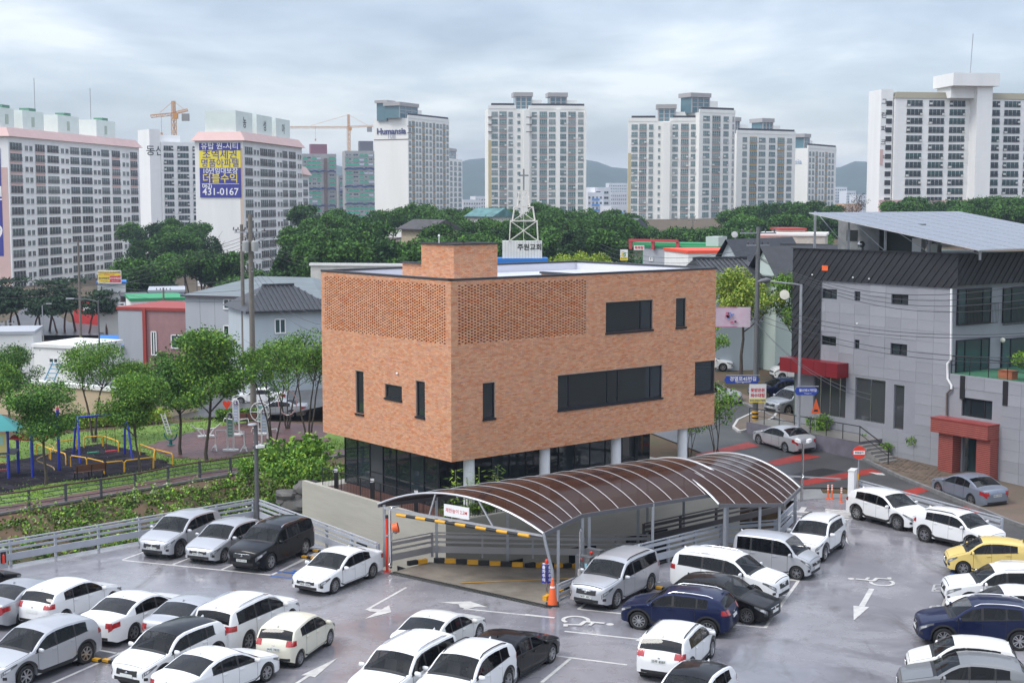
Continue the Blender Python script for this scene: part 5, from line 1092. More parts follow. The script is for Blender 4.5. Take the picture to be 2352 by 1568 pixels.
# ================================================================ trees
LEAF = mat('leaf', (.06, .12, .03), .75, attr='Col', spec=.25, orand=.16); BARK = mat('bark', (.075, .058, .045), .9, var=.3, scale=6, bump=.8, bscale=20)
NEEDLE = LEAF
def tree_meshes(seed, H, R, base, nleaf, lsize, cols, trunks=1, tr=.12, flat=1.0, nb=9, spread=.55, tuft=.9, lean=0, droop=0):
    rnd = random.Random(seed); tm = MB(); tips = []
    def branch(p, d, L, r, depth):
        pts = [p]; q = p.copy(); dd = d.copy(); n = 4
        for i in range(n):
            dd = (dd+Vector((rnd.uniform(-1, 1), rnd.uniform(-1, 1), rnd.uniform(-.3, .7)-droop))*.16).normalized(); q = q+dd*L/n; pts.append(q.copy())
        tm.tube(pts, r, 6 if depth < 2 else 4, r2=r*.5, cap=False)
        if depth >= 2: tips.append((q, L)); tips.append((pts[2], L*.8)); return
        k = nb if depth == 0 else 3
        for i in range(k):
            a = 2*pi*i/k+rnd.uniform(-.5, .5); t = rnd.uniform(.35 if depth == 0 else .3, 1.0); j = min(n-1, int(t*n)); s0 = pts[j].lerp(pts[j+1], t*n-j)
            nd = (dd*rnd.uniform(.25, .8)+Vector((cos(a), sin(a), rnd.uniform(.1, .6)))*spread*1.3).normalized()
            branch(s0, nd, L*rnd.uniform(.38, .62) if depth == 0 else L*rnd.uniform(.5, .7), r*.45, depth+1)
        if depth == 0: tips.append((q, L*.5))
    for k in range(trunks):
        a = 2*pi*k/trunks+rnd.random(); d = Vector((cos(a)*.18*(trunks > 1)+lean, sin(a)*.18*(trunks > 1), 1)).normalized()
        p0 = Vector((cos(a)*.1*(trunks > 1), sin(a)*.1*(trunks > 1), -.15)); sp = p0+d*base*H
        tm.tube([p0, p0.lerp(sp, .5)+Vector((rnd.uniform(-.06, .06), rnd.uniform(-.06, .06), 0)), sp], [tr*1.25, tr, tr*.85], 7, cap=False)
        branch(sp, d, H*(1-base)*.72, tr*.85, 0)
    # squeeze tips into the crown ellipsoid
    cz = H*(base+(1-base)*.55); rz = H*(1-base)*.5
    V = []; Fc = []; C = []; ntip = len(tips)
    gdir = Vector((.3, -.2, .9)).normalized()
    for i in range(nleaf):
        tp, L = tips[rnd.randrange(ntip)]
        while True:
            o = Vector((rnd.uniform(-1, 1), rnd.uniform(-1, 1), rnd.uniform(-1, 1)))
            if o.length < 1: break
        c = tp+Vector((o.x, o.y, o.z*.6*flat))*tuft
        e_ = Vector((c.x/R, c.y/R, (c.z-cz)/rz)); l = e_.length
        if l > 1: c = Vector((c.x/l, c.y/l, cz+(c.z-cz)/l))*1.0; c += Vector((rnd.gauss(0, .05*R), rnd.gauss(0, .05*R), rnd.gauss(0, .05*R)))
        nrm = (Vector((rnd.gauss(0, 1), rnd.gauss(0, 1), rnd.gauss(0, 1)+.6))).normalized(); t1 = nrm.orthogonal().normalized(); t1 = Matrix.Rotation(rnd.uniform(0, 6.28), 3, nrm) @ t1; t2 = nrm.cross(t1)
        s_ = lsize*rnd.uniform(.6, 1.4); n0 = len(V)
        V += [c-t1*s_*.5, c+t2*s_*.32, c+t1*s_*.5, c-t2*s_*.32]; Fc.append((n0, n0+1, n0+2, n0+3))
        col = cols[rnd.randrange(len(cols))]; k = rnd.uniform(.75, 1.25); C += [(col[0]*k, col[1]*k, col[2]*k)]*4
    lm = MB(); lm.v = [tuple(v) for v in V]; lm.f = Fc; lm.c = C; lm.mi = [0]*len(Fc)
    return tm.me('trunk', BARK, smooth=60), lm.me('crown', LEAF, color=True)
def tree(name, label, meshes, loc, rz=0, s=1.0, group=None, cat='tree', sz=None):
    t = thing(name, label, cat, loc, rz, group); t.scale = (s, s, sz or s); link('trunk', meshes[0], t); link('crown', meshes[1], t); return t
G1 = [(.075, .18, .025), (.10, .225, .032), (.06, .15, .025)]; G2 = [(.18, .31, .03), (.23, .35, .04), (.14, .26, .03)]; G3 = [(.045, .105, .03), (.058, .13, .03), (.036, .085, .025)]; G4 = [(.30, .38, .05), (.35, .40, .06)]
GF = [(.040, .110, .016), (.055, .14, .018), (.032, .085, .014), (.08, .17, .02)]; GD = [(.026, .068, .016), (.036, .088, .018)]
GY = [(.22, .33, .035), (.15, .27, .03), (.28, .36, .045)]
TM = {}
def T(key):
    if key not in TM:
        TM[key] = {
            'park0': lambda: tree_meshes(1, 6.4, 2.9, .20, 17000, .135, G1+G3+G2[:1]+G1, 1, .11, tuft=.85, spread=.75, nb=12), 'park1': lambda: tree_meshes(2, 6.8, 2.7, .18, 17000, .135, G1+G1+G2, 1, .10, tuft=.8, spread=.7, nb=12),
            'park2': lambda: tree_meshes(3, 7.2, 2.6, .28, 9500, .13, G1+G1+G2, 2, .085, tuft=.75, spread=.7), 'park3': lambda: tree_meshes(4, 6.8, 2.4, .32, 6500, .13, G1+G1+G2, 3, .06, tuft=.6),
            'yel': lambda: tree_meshes(5, 8, 3.0, .22, 9500, .19, GY+G4, 1, .13, tuft=.9), 'mid': lambda: tree_meshes(6, 8, 3.0, .2, 9500, .19, G1+G2, 1, .13, tuft=.9),
            'shrubtree': lambda: tree_meshes(7, 4.4, 1.9, .12, 1700, .17, G2+G1, 4, .035, tuft=.5, nb=6),
            'f0': lambda: tree_meshes(11, 11, 4.8, .12, 6500, .42, GD+GF, 1, .22, tuft=1.5), 'f1': lambda: tree_meshes(12, 10, 5.0, .12, 6500, .42, GF+GD+GF, 1, .2, tuft=1.5), 'f2': lambda: tree_meshes(13, 10, 4.6, .1, 6500, .42, GF+GF+G1[:1], 1, .2, tuft=1.5),
            'f3': lambda: tree_meshes(14, 12, 3.8, .08, 6500, .42, GD, 1, .22, tuft=1.3), 'f4': lambda: tree_meshes(15, 8, 4.6, .1, 5200, .38, GF+G1, 1, .18, tuft=1.4),
            'bush': lambda: tree_meshes(16, 1.7, 1.3, .05, 1500, .16, G1+G2, 3, .03, tuft=.45, nb=5),
            'bare': lambda: tree_meshes(17, 9, 4.2, .25, 260, .3, [(.06, .05, .03)], 1, .16, tuft=.6),
        }[key]()
    return TM[key]
# ================================================================ grey building on the right
CG = Vector((25.2, 81.3)); UA = Vector((-.572, .820)).normalized(); UB = Vector((.820, .572)).normalized(); NA = -UB; NB = -UA
GZ0, GZ1 = .45, 12.95; AL = 12.1
GREY = mat('grey_stone_panels', (.255, .263, .29), .7, var=.07, scale=.7, bump=.15, bscale=20); CLAD = mat('anthracite_seam_metal', (.040, .041, .046), .45, .3, var=.15, scale=.8); SEAM = mat('seam_rib', (.045, .046, .052), .4, .4)
gb = thing('grey_building', 'grey stone clad three storey building with dark seamed metal roof band and solar array', 'building', V3(CG, 0))
def AH(p): return face_hit(p, CG, UA)
def agrid(mb, u, n, s0, s1, z0, z1, holes, off=0, sstep=None): mortar_bed(mb, n*off, u, n, 0, z0, z1, [])
def facade(name, u, n, s0, s1, z0, z1, holes, m, t=.25):
    mb = MB(); S = sorted({s0, s1, *[h for r in holes for h in r[:2] if s0 < h < s1]}); Z = sorted({z0, z1, *[h for r in holes for h in r[2:] if z0 < h < z1]})
    for a, b in zip(S, S[1:]):
        for c, d in zip(Z, Z[1:]):
            if any(h[0]-.001 <= (a+b)/2 <= h[1]+.001 and h[2] <= (c+d)/2 <= h[3] for h in holes): continue
            p = u*a; q = u*b; mb.add([(p.x, p.y, c), (q.x, q.y, c), (q.x, q.y, d), (p.x, p.y, d)], [(0, 1, 2, 3)])
    for h in holes:
        p = u*h[0]; q = u*h[1]; pi_ = p-n*t; qi = q-n*t
        mb.add([(p.x, p.y, h[2]), (q.x, q.y, h[2]), (qi.x, qi.y, h[2]), (pi_.x, pi_.y, h[2]), (p.x, p.y, h[3]), (q.x, q.y, h[3]), (qi.x, qi.y, h[3]), (pi_.x, pi_.y, h[3])], [(0, 1, 2, 3), (5, 4, 7, 6), (4, 0, 3, 7), (1, 5, 6, 2)])
    return mb.build(name, m, gb)
def rectA(x0, y0, x1, y1): return face_rect([Sz(x0, y0), Sz(x0, y1), Sz(x1, y0), Sz(x1, y1)], CG, UA)
wA = [rectA(695, 292, 780, 347), rectA(880, 305, 913, 358), rectA(1090, 322, 1187, 382), rectA(692, 560, 775, 612), rectA(880, 580, 908, 633), rectA(1085, 603, 1180, 668)]
shopA = [rectA(645, 775, 830, 1015), rectA(882, 803, 1055, 1050), rectA(1103, 838, 1162, 1092)]
lowA = [rectA(1490, 918, 1665, 1025)]
doorA = rectA(1495, 1118, 1620, 1335); doorA = (doorA[0], doorA[1], .5, doorA[3])
stone_top = (AH(Sz(690, 238))[1]+AH(Sz(1390, 285))[1])/2; band_s = AH(Sz(690, 500))[0]; WZ = 6.1
facade('stone_wall', UA, NA, 0, AL, GZ0-1, stone_top, wA+shopA, GREY)
facade('wing_wall', UA, NA, -12, 0, GZ0-1, WZ, lowA+[doorA], GREY)
# stone slabs: single panels on the seen wall, joints recessed
pz = [z for z in [GZ0+.2+.62*k for k in range(20)]]; np_ = 0; slab = {}
allh = wA+shopA+lowA+[doorA]
def slab_panel(s0, s1, z0, z1):
    k = (round(s1-s0, 2), round(z1-z0, 2)); 
    if k not in slab: slab[k] = MB().bx(-k[0]/2+.006, k[0]/2-.006, -.012, .02, -k[1]/2+.006, k[1]/2-.006).me('stone_panel', mat('grey_stone_slab', (.275, .283, .31), .65, var=.06, scale=.5, orand=.07, bump=.12, bscale=25))
    p = UA*((s0+s1)/2)+NA*.0; link('stone_panel', slab[k], gb, None, (p.x, p.y, (z0+z1)/2), (0, 0, atan2(UA.y, UA.x)))
for s0, s1, ztop in ((-9.6, 0, WZ-.02), (0, band_s-.02, stone_top)):
    z = GZ0-.1; r = 0
    while z < ztop-.1:
        z1 = min(z+.62, ztop); s = s0; r += 1
        while s < s1-.05:
            e_ = min(s+1.2, s1)
            if not any(s < h[1] and e_ > h[0] and z < h[3] and z1 > h[2] for h in allh): slab_panel(s, e_, z, z1)
            s = e_
        z = z1
# dark seamed cladding
def clad(name, u, n, s0, s1, z0, z1, off, slant=.75, step=.52):
    p = facade(name, u, n, s0, s1, z0, z1, [], CLAD); p.location = V3(n*off, 0)
    k = s0-(z1-z0)*slant; c_ = 0
    while k < s1:
        a, b = (k, z0), (k+(z1-z0)*slant, z1)       # leaning seams
        if a[0] < s0: a = (s0, z0+(s0-k)/slant)
        if b[0] > s1: b = (s1, z0+(s1-k)/slant)
        if b[1]-a[1] > .1: pa, pb = u*a[0]+n*.015, u*b[0]+n*.015; MB().bar(V3(pa, a[1]), V3(pb, b[1]), .035, .03).build('seam', SEAM, p)
        k += step
    return p
# seen from the street the seams lean to the right as they rise, i.e. towards smaller s
def clad_poly(u, n, s0, s1, z0, z1, off, lean=-1): return clad('metal_cladding', u, n, s0, s1, z0, z1, off, .8)
def clad2(u, n, s0, s1, z0, z1, off, sgn):
    p = facade('metal_cladding', u, n, s0, s1, z0, z1, [], CLAD); p.location = V3(n*off, 0); h = z1-z0; w = h*.85; k = s0-w
    while k < s1+w:
        A_, B_ = (k, z0), (k+sgn*w, z1); t0, t1 = 0, 1
        d = B_[0]-A_[0]
        for lim, up in ((s0, True), (s1, False)):
            t = (lim-A_[0])/d
            inside_at1 = B_[0] >= lim if up else B_[0] <= lim; inside_at0 = A_[0] >= lim if up else A_[0] <= lim
            if not inside_at0 and not inside_at1: t0, t1 = 1, 0
            elif not inside_at0: t0 = max(t0, t)
            elif not inside_at1: t1 = min(t1, t)
        if t1-t0 > .06:
            pa, pb = u*(A_[0]+d*t0)+n*.02, u*(A_[0]+d*t1)+n*.02; MB().bar(V3(pa, z0+h*t0), V3(pb, z0+h*t1), .04, .05).build('seam', SEAM, p)
        k += .55
    return p
clad2(UA, NA, -.45, AL+.25, stone_top, GZ1, .12, -1); lowband = AH(Sz(600, 690))[1]
clad2(UA, NA, band_s, AL+.25, lowband, stone_top-.002, .10, -1)
clad2(UB, NB, -.1, 13, stone_top+.15, GZ1, .4, 1)
mb = MB(); mb.bar(V3(UA*-.5+NA*.1, GZ1+.02), V3(UA*(AL+.3)+NA*.1, GZ1+.02), .3, .05); mb.bar(V3(UB*-.1+NB*.4, GZ1+.02), V3(UB*13+NB*.4, GZ1+.02), .3, .05); mb.build('roof_edge', CLAD, gb)
mb = MB(); q = [UA*AL, UB*13+UA*AL, UB*13, Vector((0, 0))]; mb.poly([V3(p, GZ1-.3) for p in q]); mb.bar(V3(UA*AL, 6), V3(UA*AL+UB*13, 6), .1, 13); mb.build('flat_roof', mat('roof_green', (.10, .14, .11), .7), gb)
def gwin(r, u, n, muls=(.5,), parent=gb, glass=None, name='window', dep=.15, fr_m=None, rails=False):
    s0, s1, z0, z1 = r; w, h = s1-s0, z1-z0; rz = atan2(n.y, n.x)+pi/2; p = u*((s0+s1)/2)-n*dep; t = .06; fm = fr_m or FRAME
    fr = MB(); fr.bx(-w/2, w/2, -.05, .05, 0, t); fr.bx(-w/2, w/2, -.05, .05, h-t, h); fr.bx(-w/2, -w/2+t, -.05, .05, t, h-t); fr.bx(w/2-t, w/2, -.05, .05, t, h-t)
    for m in muls: fr.bx((m-.5)*w-.035, (m-.5)*w+.035, -.055, .055, t, h-t)
    o = fr.build(name, fm, parent, (p.x, p.y, z0), rz); xs = [0, *muls, 1]
    for a, b in zip(xs, xs[1:]): MB().bx((a-.5)*w+.03, (b-.5)*w-.03, -.01, .01, .03, h-.03).build('pane', glass or GLASS_D, o)
    return o
GLT = mat('teal_window_glass', (.03, .06, .062), .05, spec=.6, orand=.5); SHOPG = mat('shop_glass', (.05, .055, .06), .04, spec=.8)
for i, r in enumerate(wA): gwin(r, UA, NA, () if i in (1, 4) else (.5,))
for r in shopA[:1]: gwin(r, UA, NA, (.2, .5, .8), glass=SHOPG, name='shop_window', fr_m=STAINLESS)
gwin(shopA[1], UA, NA, (.5,), glass=SHOPG, name='shop_window', fr_m=STAINLESS); gwin(shopA[2], UA, NA, (), glass=SHOPG, name='shop_window', fr_m=STAINLESS)
gwin(lowA[0], UA, NA, (.25, .72))
gwin(doorA, UA, NA, (.5,), glass=GLT, name='entrance_door', dep=.5, fr_m=STAINLESS)
# facade B: glazed balconies
fb = facade('rear_wall', UB, NB, 0, 13, WZ-.3, stone_top+.2, [], GREY)
def rectB(x0, y0, x1, y1): return face_rect([Sz(x0, y0), Sz(x0, y1), Sz(x1, y0), Sz(x1, y1)], CG, UB)
for r in (rectB(1462, 288, 1652, 490), rectB(1722, 280, 1850, 480), rectB(1455, 575, 1642, 775), rectB(1712, 570, 1850, 760)):
    gwin((r[0], r[1]+(.0 if r[1] < 4 else 1.0), r[2], r[3]), UB, NB, (.25, .75), glass=GLT, dep=-.06)
def balrail(s0, s1, z, h, u, n, off):
    r = MB(); a, b = V3(u*s0+n*off, z), V3(u*s1+n*off, z); o = MB().bar(a+Vector((0, 0, h)), b+Vector((0, 0, h)), .05, .04).bar(a+Vector((0, 0, .08)), b+Vector((0, 0, .08)), .05, .04).build('balcony_rail', BLACK, gb)
    k = int((s1-s0)/.13); m = MB().bar((0, 0, .08), (0, 0, h), .018).me('baluster', BLACK)
    for i in range(k+1): link('baluster', m, o, None, a.lerp(b, i/k))
for x0, x1 in ((1452, 1670), (1700, 1860)):
    r = rectB(x0, 375, x1, 495); balrail(r[0], r[1]+(.0 if r[1] < 4 else .8), r[2], r[3]-r[2], UB, NB, .35)
# wing roof terrace with parapet rail and plants
mb = MB(); mb.poly([V3(p, WZ) for p in (Vector((0, 0)), UA*-12, UA*-12+UB*12, UB*12)]); mb.build('terrace_floor', mat('terrace_green', (.05, .16, .09), .6), gb)
o = MB().bar(V3(NA*-.1, WZ+1.0), V3(NA*-.1+UA*-9, WZ+1.0), .05).bar(V3(NA*-.1, WZ+.5), V3(NA*-.1+UA*-9, WZ+.5), .03).build('terrace_rail', BLACK, gb)
for i in range(8): MB().bar(V3(NA*-.1+UA*-(i*1.25+.05), WZ), V3(NA*-.1+UA*-(i*1.25+.05), WZ+1.0), .04).build('rail_post', BLACK, o)
for x0, y0, y1 in ((1500, 785, 918), (1745, 815, 955)):
    s, z1 = AH(Sz(x0, y0)); _, z0 = AH(Sz(x0, y1)); p = UA*s+NA*.03; MB().box(p.x, p.y, (z0+z1)/2, .32, .06, z1-z0, atan2(UA.y, UA.x)).build('black_fin', BLACK, gb)
# downpipe
pp = [AH(Sz(1440, 290)), AH(Sz(1438, 690)), AH(Sz(1418, 715)), AH(Sz(1418, 800)), AH(Sz(1440, 838)), AH(Sz(1440, 860))]
MB().tube([V3(UA*s+NA*.12, z) for s, z in pp], .07, 8).build('downpipe', WHITE, gb, smooth=60)
pp = [AH(Sz(1440, 860)), AH(Sz(1415, 885)), AH(Sz(1413, 1010))]; MB().tube([V3(UA*s+NA*.12, z) for s, z in pp], .06, 8).build('lower_downpipe', mat('brown_pipe', (.12, .1, .09), .6), gb, smooth=60)
# red shop awning box
r = rectA(555, 695, 847, 775); s0, s1, z0, z1 = r; RCL = mat('red_panel', (.20, .008, .014), .4); c = UA*((s0+AL+.4)/2)+NA*.5
MB().box(c.x, c.y, (z0+z1)/2, AL+.4-s0, 1.0, z1-z0, atan2(UA.y, UA.x)).build('red_awning', RCL, gb)
for k in range(5): q = UA*(s0+(AL+.4-s0)*k/5)+NA*1.004; MB().box(q.x, q.y, (z0+z1)/2, .02, .01, z1-z0, atan2(UA.y, UA.x)).build('panel_joint', BLACK, gb)
# red brick porch
RB = mat('red_split_brick', (.30, .062, .045), .85, col2=(.22, .045, .035), scale=3, bump=.5); RBJ = mat('porch_joint', (.45, .30, .26), .9)
def porch(r, dep0, dep1):
    s0, s1, z0, z1 = r; dm = (dep0+dep1)/2; c = UA*((s0+s1)/2)+NA*dm; a = atan2(UA.y, UA.x)
    core = MB().box(c.x, c.y, (z0+z1)/2, s1-s0-.03, dep1-dep0-.03, z1-z0-.02, a).build('porch_core', RBJ, gb); n = max(2, int((z1-z0)/.105)); h = (z1-z0)/n
    for i in range(n): MB().box(c.x, c.y, z0+h*(i+.5), s1-s0, dep1-dep0, h-.022, a).build('porch_course', RB, core)
rp = rectA(1377, 1040, 1705, 1120); porch((rp[0], rp[1], rp[2], rp[3]), .01, 1.0); p1_ = rectA(1405, 1100, 1487, 1320); p2_ = rectA(1620, 1130, 1700, 1390)
porch((p1_[0], p1_[1], .5, rp[2]), .02, .75); porch((p2_[0], p2_[1], .3, rp[2]), .02, .75)
MB().box(*(UA*((rp[0]+rp[1])/2)+NA*.5), rp[3]+.03, rp[1]-rp[0]+.06, 1.06, .06, atan2(UA.y, UA.x)).build('porch_cap', mat('porch_cap', (.28, .05, .045), .4), gb)
# shop terrace with steps
TZ = 1.62; PURP = mat('grey_purple_render', (.165, .155, .19), .8, col2=(.11, .105, .125), scale=1.1, bump=.2)
tl0 = AH(Sz(1040, 1090))[0]; TW_ = 2.1
P4 = [UA*tl0, UA*tl0+NA*TW_, UA*(AL+2.2)+NA*TW_, UA*(AL+2.2)]; mb = MB(); mb.prism([(p.x, p.y) for p in P4], -.2, TZ); mb.build('shop_terrace', PURP, gb)
MB().poly([V3(p, TZ+.012) for p in (P4[0], P4[3], P4[2], P4[1])][::-1]).build('terrace_paving', mat('wet_granite', (.20, .185, .17), .3, var=.15), gb)
ns = 7
for i in range(ns):
    z1_ = TZ-(TZ-.55)*(i+1)/(ns+.0); c = UA*(tl0-.16-.31*i)+NA*(TW_/2+.35); MB().box(c.x, c.y, z1_/2-.1, .34, 1.4, z1_+.2, atan2(UA.y, UA.x)).build('step', mat('granite_step', (.22, .21, .20), .6, var=.2), gb)
pts = [V3(UA*(AL+2)+NA*(TW_-.08), TZ), V3(UA*tl0+NA*(TW_-.08), TZ)]; n = 7
o = MB().bar(pts[0]+Vector((0, 0, .95)), pts[1]+Vector((0, 0, .95)), .05).bar(pts[0]+Vector((0, 0, .5)), pts[1]+Vector((0, 0, .5)), .025).build('terrace_handrail', BLACK, gb)
for i in range(n+1): p = pts[0].lerp(pts[1], i/n); MB().bar(p, p+Vector((0, 0, .95)), .045).build('rail_post', BLACK, o)
a, b = pts[1], V3(UA*(tl0-2.2)+NA*(TW_-.08), .62); o = MB().bar(a+Vector((0, 0, .95)), b+Vector((0, 0, .95)), .05).bar(a+Vector((0, 0, .5)), b+Vector((0, 0, .5)), .03).bar(b, b+Vector((0, 0, .95)), .05).build('stair_handrail', BLACK, gb)
# roof plant rooms and solar array
def roofbox(s0, s1, t0, t1, z0, z1, m, name): 
    c = UA*((s0+s1)/2)+UB*((t0+t1)/2); return MB().box(c.x, c.y, (z0+z1)/2, s1-s0, t1-t0, z1-z0, atan2(UA.y, UA.x)).build(name, m, gb)
PLANT = mat('plant_room_render', (.20, .205, .21), .8, var=.2, scale=2); roofbox(9.0, 11.6, 3.2, 6.2, GZ1-.3, GZ1+2.05, PLANT, 'plant_room'); roofbox(5.2, 8.9, 3.6, 4.0, GZ1-.3, GZ1+1.6, mat('dark_plant_wall', (.06, .075, .07), .7), 'plant_wall'); roofbox(8.0, 8.9, 3.0, 3.6, GZ1-.3, GZ1+1.7, PLANT, 'plant_pier')
roofbox(4.4, 5.1, 2.6, 3.0, GZ1-.2, GZ1+.75, WHITE, 'condenser'); roofbox(3.2, 4.0, 2.6, 3.0, GZ1-.2, GZ1+.4, mat('pale_box', (.5, .53, .5), .5), 'meter_box')
c = UA*8.4+UB*1.8; MB().lathe([(.16, GZ1-.3), (.16, GZ1+.1), (.1, GZ1+.12), (.22, GZ1+.2), (.24, GZ1+.36), (.12, GZ1+.5)], 14, Matrix.Translation(V3(c, 0))).build('roof_vent', STAINLESS, gb, smooth=50)
c = UA*10.4+UB*3.19; MB().box(c.x, c.y, GZ1+.8, .9, .04, .7, atan2(UA.y, UA.x)).build('plant_window', GLASS_D, gb)
sol = thing('solar_array', 'large tilted solar panel array on steel posts above the grey building roof', 'solar array', V3(CG, GZ1))
def J(x, y): return ((3072+x/1.65)/4*KD, (150+y/1.65)/4*KD)
PVM = mat('solar_cells', (.19, .205, .24), .30, var=.08, scale=2, spec=.4); PVF = mat('panel_frame', (.62, .63, .65), .35, .6)
# array plane: low front edge towards the camera, rising to the back left
s_axis = UA; t_axis = UB; z_lo, z_hi = GZ1+.15, GZ1+2.35
nsx, ntx = 14, 9; S0, S1, T0, T1 = -2.6, 10.1, -1.1, 13.5
def pvp(s, t): f = (s-S0)/(S1-S0); return V3(UA*s+UB*t, .35+1.95*f)
ds, dt = (S1-S0)/nsx, (T1-T0)/ntx
cell = MB(); 
for j in range(ntx):
    for i in range(nsx):
        if i >= nsx-3 and j < 0: continue
        a, b, c_, d = [pvp(S0+ds*x, T0+dt*y) for x, y in ((i, j), (i+1, j), (i+1, j+1), (i, j+1))]; cen = (a+b+c_+d)/4
        q = [p+(cen-p)*.055 for p in (a, b, c_, d)]; n_ = Vector((0, 0, .04)); mb = MB(); mb.add(q+[p-n_ for p in q], [(0, 1, 2, 3) if (q[1]-q[0]).cross(q[3]-q[0]).z > 0 else (3, 2, 1, 0), (0, 4, 5, 1), (1, 5, 6, 2), (2, 6, 7, 3), (3, 7, 4, 0)]); mb.build('solar_panel', PVM, sol)
mb = MB()
for i in range(nsx+1): mb.bar(pvp(S0+ds*i, T0)-Vector((0, 0, .03)), pvp(S0+ds*i, T1)-Vector((0, 0, .03)), .07, .06)
for j in range(ntx+1): mb.bar(pvp(S0, T0+dt*j)-Vector((0, 0, .045)), pvp(S1, T0+dt*j)-Vector((0, 0, .045)), .07, .06)
mb.build('panel_frame', PVF, sol)
for s in (-1.5, 2, 5.3, 8.2, 11): 
    for t in (.4, 4.6): p = pvp(s, t); MB().bar(Vector((p.x, p.y, -.3)), p-Vector((0, 0, .08)), .13).build('post', STEEL, sol)
for s in (-1.5, 2, 5.3, 8.2): p, q = pvp(s, .4), pvp(s+2.6, .4); MB().bar(Vector((p.x, p.y, .0)), q-Vector((0, 0, .2)), .03).build('brace', STEEL, sol)
n_ = AH(Sz(722, 172)); p = UA*n_[0]+NA*.16; MB().box(p.x, p.y, n_[1], .5, .02, .32, atan2(UA.y, UA.x)).build('orange_notice', ORG, gb)
for x, y in ((652, 210), (884, 226), (976, 233), (908, 488)): n_ = AH(Sz(x, y)); p = UA*n_[0]+NA*.2; MB().lathe([(0, -.07), (.07, 0), (0, .07)], 10, Matrix.Translation(V3(p, n_[1]))).build('wall_lamp', WHITE, gb)
n_ = face_hit(Sz(1700, 580), CG, UB); p = UB*n_[0]+NB*.3; MB().lathe([(0, -.16), (.11, -.11), (.16, 0), (.11, .11), (0, .16)], 14, Matrix.Translation(V3(p, n_[1]))).build('globe_lamp', mat('globe', (.75, .72, .6), .3), gb, smooth=60)
# plants along the foot of the wall
for i, (x, y, s) in enumerate(((680, 1170, .75), (700, 1130, .8), (780, 1185, .4), (830, 1190, .4), (955, 1215, .6), (1010, 1240, .4), (1050, 1250, .5), (1255, 1275, .7))):
    p = GS(*Sz(x, y)); tree('weed', 'tuft of green weeds at the foot of the grey wall, number from the sign post', T('bush'), p+Vector((0, 0, .12)), i, s, 'weeds at the grey wall', 'plant', s*(1.3 if i in (0, 1, 7) else .9))['label'] = 'bushy green weeds growing along the foot of the grey building terrace'
for s, w in ((-4.6, 'big potted shrub on the terrace of the grey building beside the red planter'),):
    p = V3(CG+UA*s+UB*.9, WZ); t = tree('potted_shrub', w, T('bush'), p, 1, 1.0, None, 'plant', 1.0)
p = V3(CG+UA*-3.4+UB*.7, WZ); t = thing('planter', 'terracotta planter box on the grey building terrace', 'planter', p, atan2(UA.y, UA.x)); MB().box(0, 0, .22, .9, .5, .44).build('box', mat('terracotta', (.36, .12, .06), .8), t); MB().box(0, 0, .43, .96, .56, .06).build('rim', MATS['terracotta'], t)
# ---- street furniture around the bend
UT = mat('utility_pole_concrete', (.17, .15, .13), .8, var=.12, scale=3); UTS = mat('utility_pole_steel', (.16, .165, .17), .5, .4)
def insul(mb, p, d=1): mb.lathe([(.03, 0), (.07, .05), (.05, .1), (.07, .15), (.03, .22)], 8, Matrix.Translation(p))
def utility_pole(name, label, base, H, r=.16, m=UT, arms=((.3, 1.8, 0), ), tr=0, grp='utility poles'):
    t = thing(name, label, 'utility pole', base, 0, grp); MB().lathe([(r, -.2), (r*.68, H)], 12).build('pole', m, t, smooth=40)
    for dz, L_, a in arms:
        d = Vector((cos(a), sin(a), 0)); ar = MB().bar(d*-L_/2+Vector((0, 0, H-dz)), d*L_/2+Vector((0, 0, H-dz)), .09).build('cross_arm', STEEL, t)
        for s_ in (-.45, -.2, .2, .45): ii = MB(); insul(ii, d*L_*s_+Vector((0, 0, H-dz+.05))); ii.build('insulator', mat('insulator', (.06, .05, .05), .3), ar)
    for k in range(tr):
        a = 2.2*k-.6; tr_ = MB().lathe([(.26, 0), (.27, .05), (.27, .75), (.2, .82)], 14, Matrix.Translation((cos(a)*.45, sin(a)*.45, H-2.9))).build('transformer', mat('transformer_grey', (.36, .37, .37), .5), t, smooth=40); MB().tube([(cos(a)*.45, sin(a)*.45, H-2.1), (cos(a)*.45, sin(a)*.45, H-1.8)], .04).build('bushing', BLACK, tr_)
    return t
b = GS(*Sz(313, 1082)); pole_r = utility_pole('utility_pole', 'grey steel utility pole with crossarms at the street bend', b, 13.3, .2, UTS, ((.4, 2.6, .3), (1.2, 1.6, .3), (6.2, .9, .3)))
hz = Vector((0, 0, 0)); t = pole_r
MB().lathe([(.215, .55), (.212, 1.15)], 12, cap=False).build('hazard_band', YEL, t)
for k in range(2): MB().lathe([(.218, .62+.28*k), (.217, .74+.28*k)], 12, cap=False).build('hazard_stripe', BLK, t)
MB().lathe([(.0, 0), (.2, .03), (.21, .05), (.0, .07)], 18, Matrix.Translation((-1.6, -.3, 12.8)) @ Matrix.Rotation(radians(75), 4, 'X')).build('satellite_dish', mat('dish_grey', (.42, .42, .42), .6), t)
t = thing('placard', 'white and yellow debt collection placard tied to the street bend pole', 'sign', b+Vector((0, -.25, 0)))
MB().box(.1, 0, 2.35, 1.12, .03, 1.22).build('board', WHITE, t); MB().box(.1, -.02, 1.87, 1.12, .01, .26).build('yellow_strip', mat('placard_yellow', (.75, .62, .05), .5), t)
for tx, sz, z, m in (('못받은돈', .26, 2.55, MATS['sign_red']), ('회수대행', .26, 2.2, MATS['sign_red']), ('010-5553-7475', .165, 1.87, BLUES)): text_on(tx, sz, m, t, (.1, -.03, z), -pi/2, bold=.03)
STB = mat('road_sign_blue', (.02, .06, .36), .4)
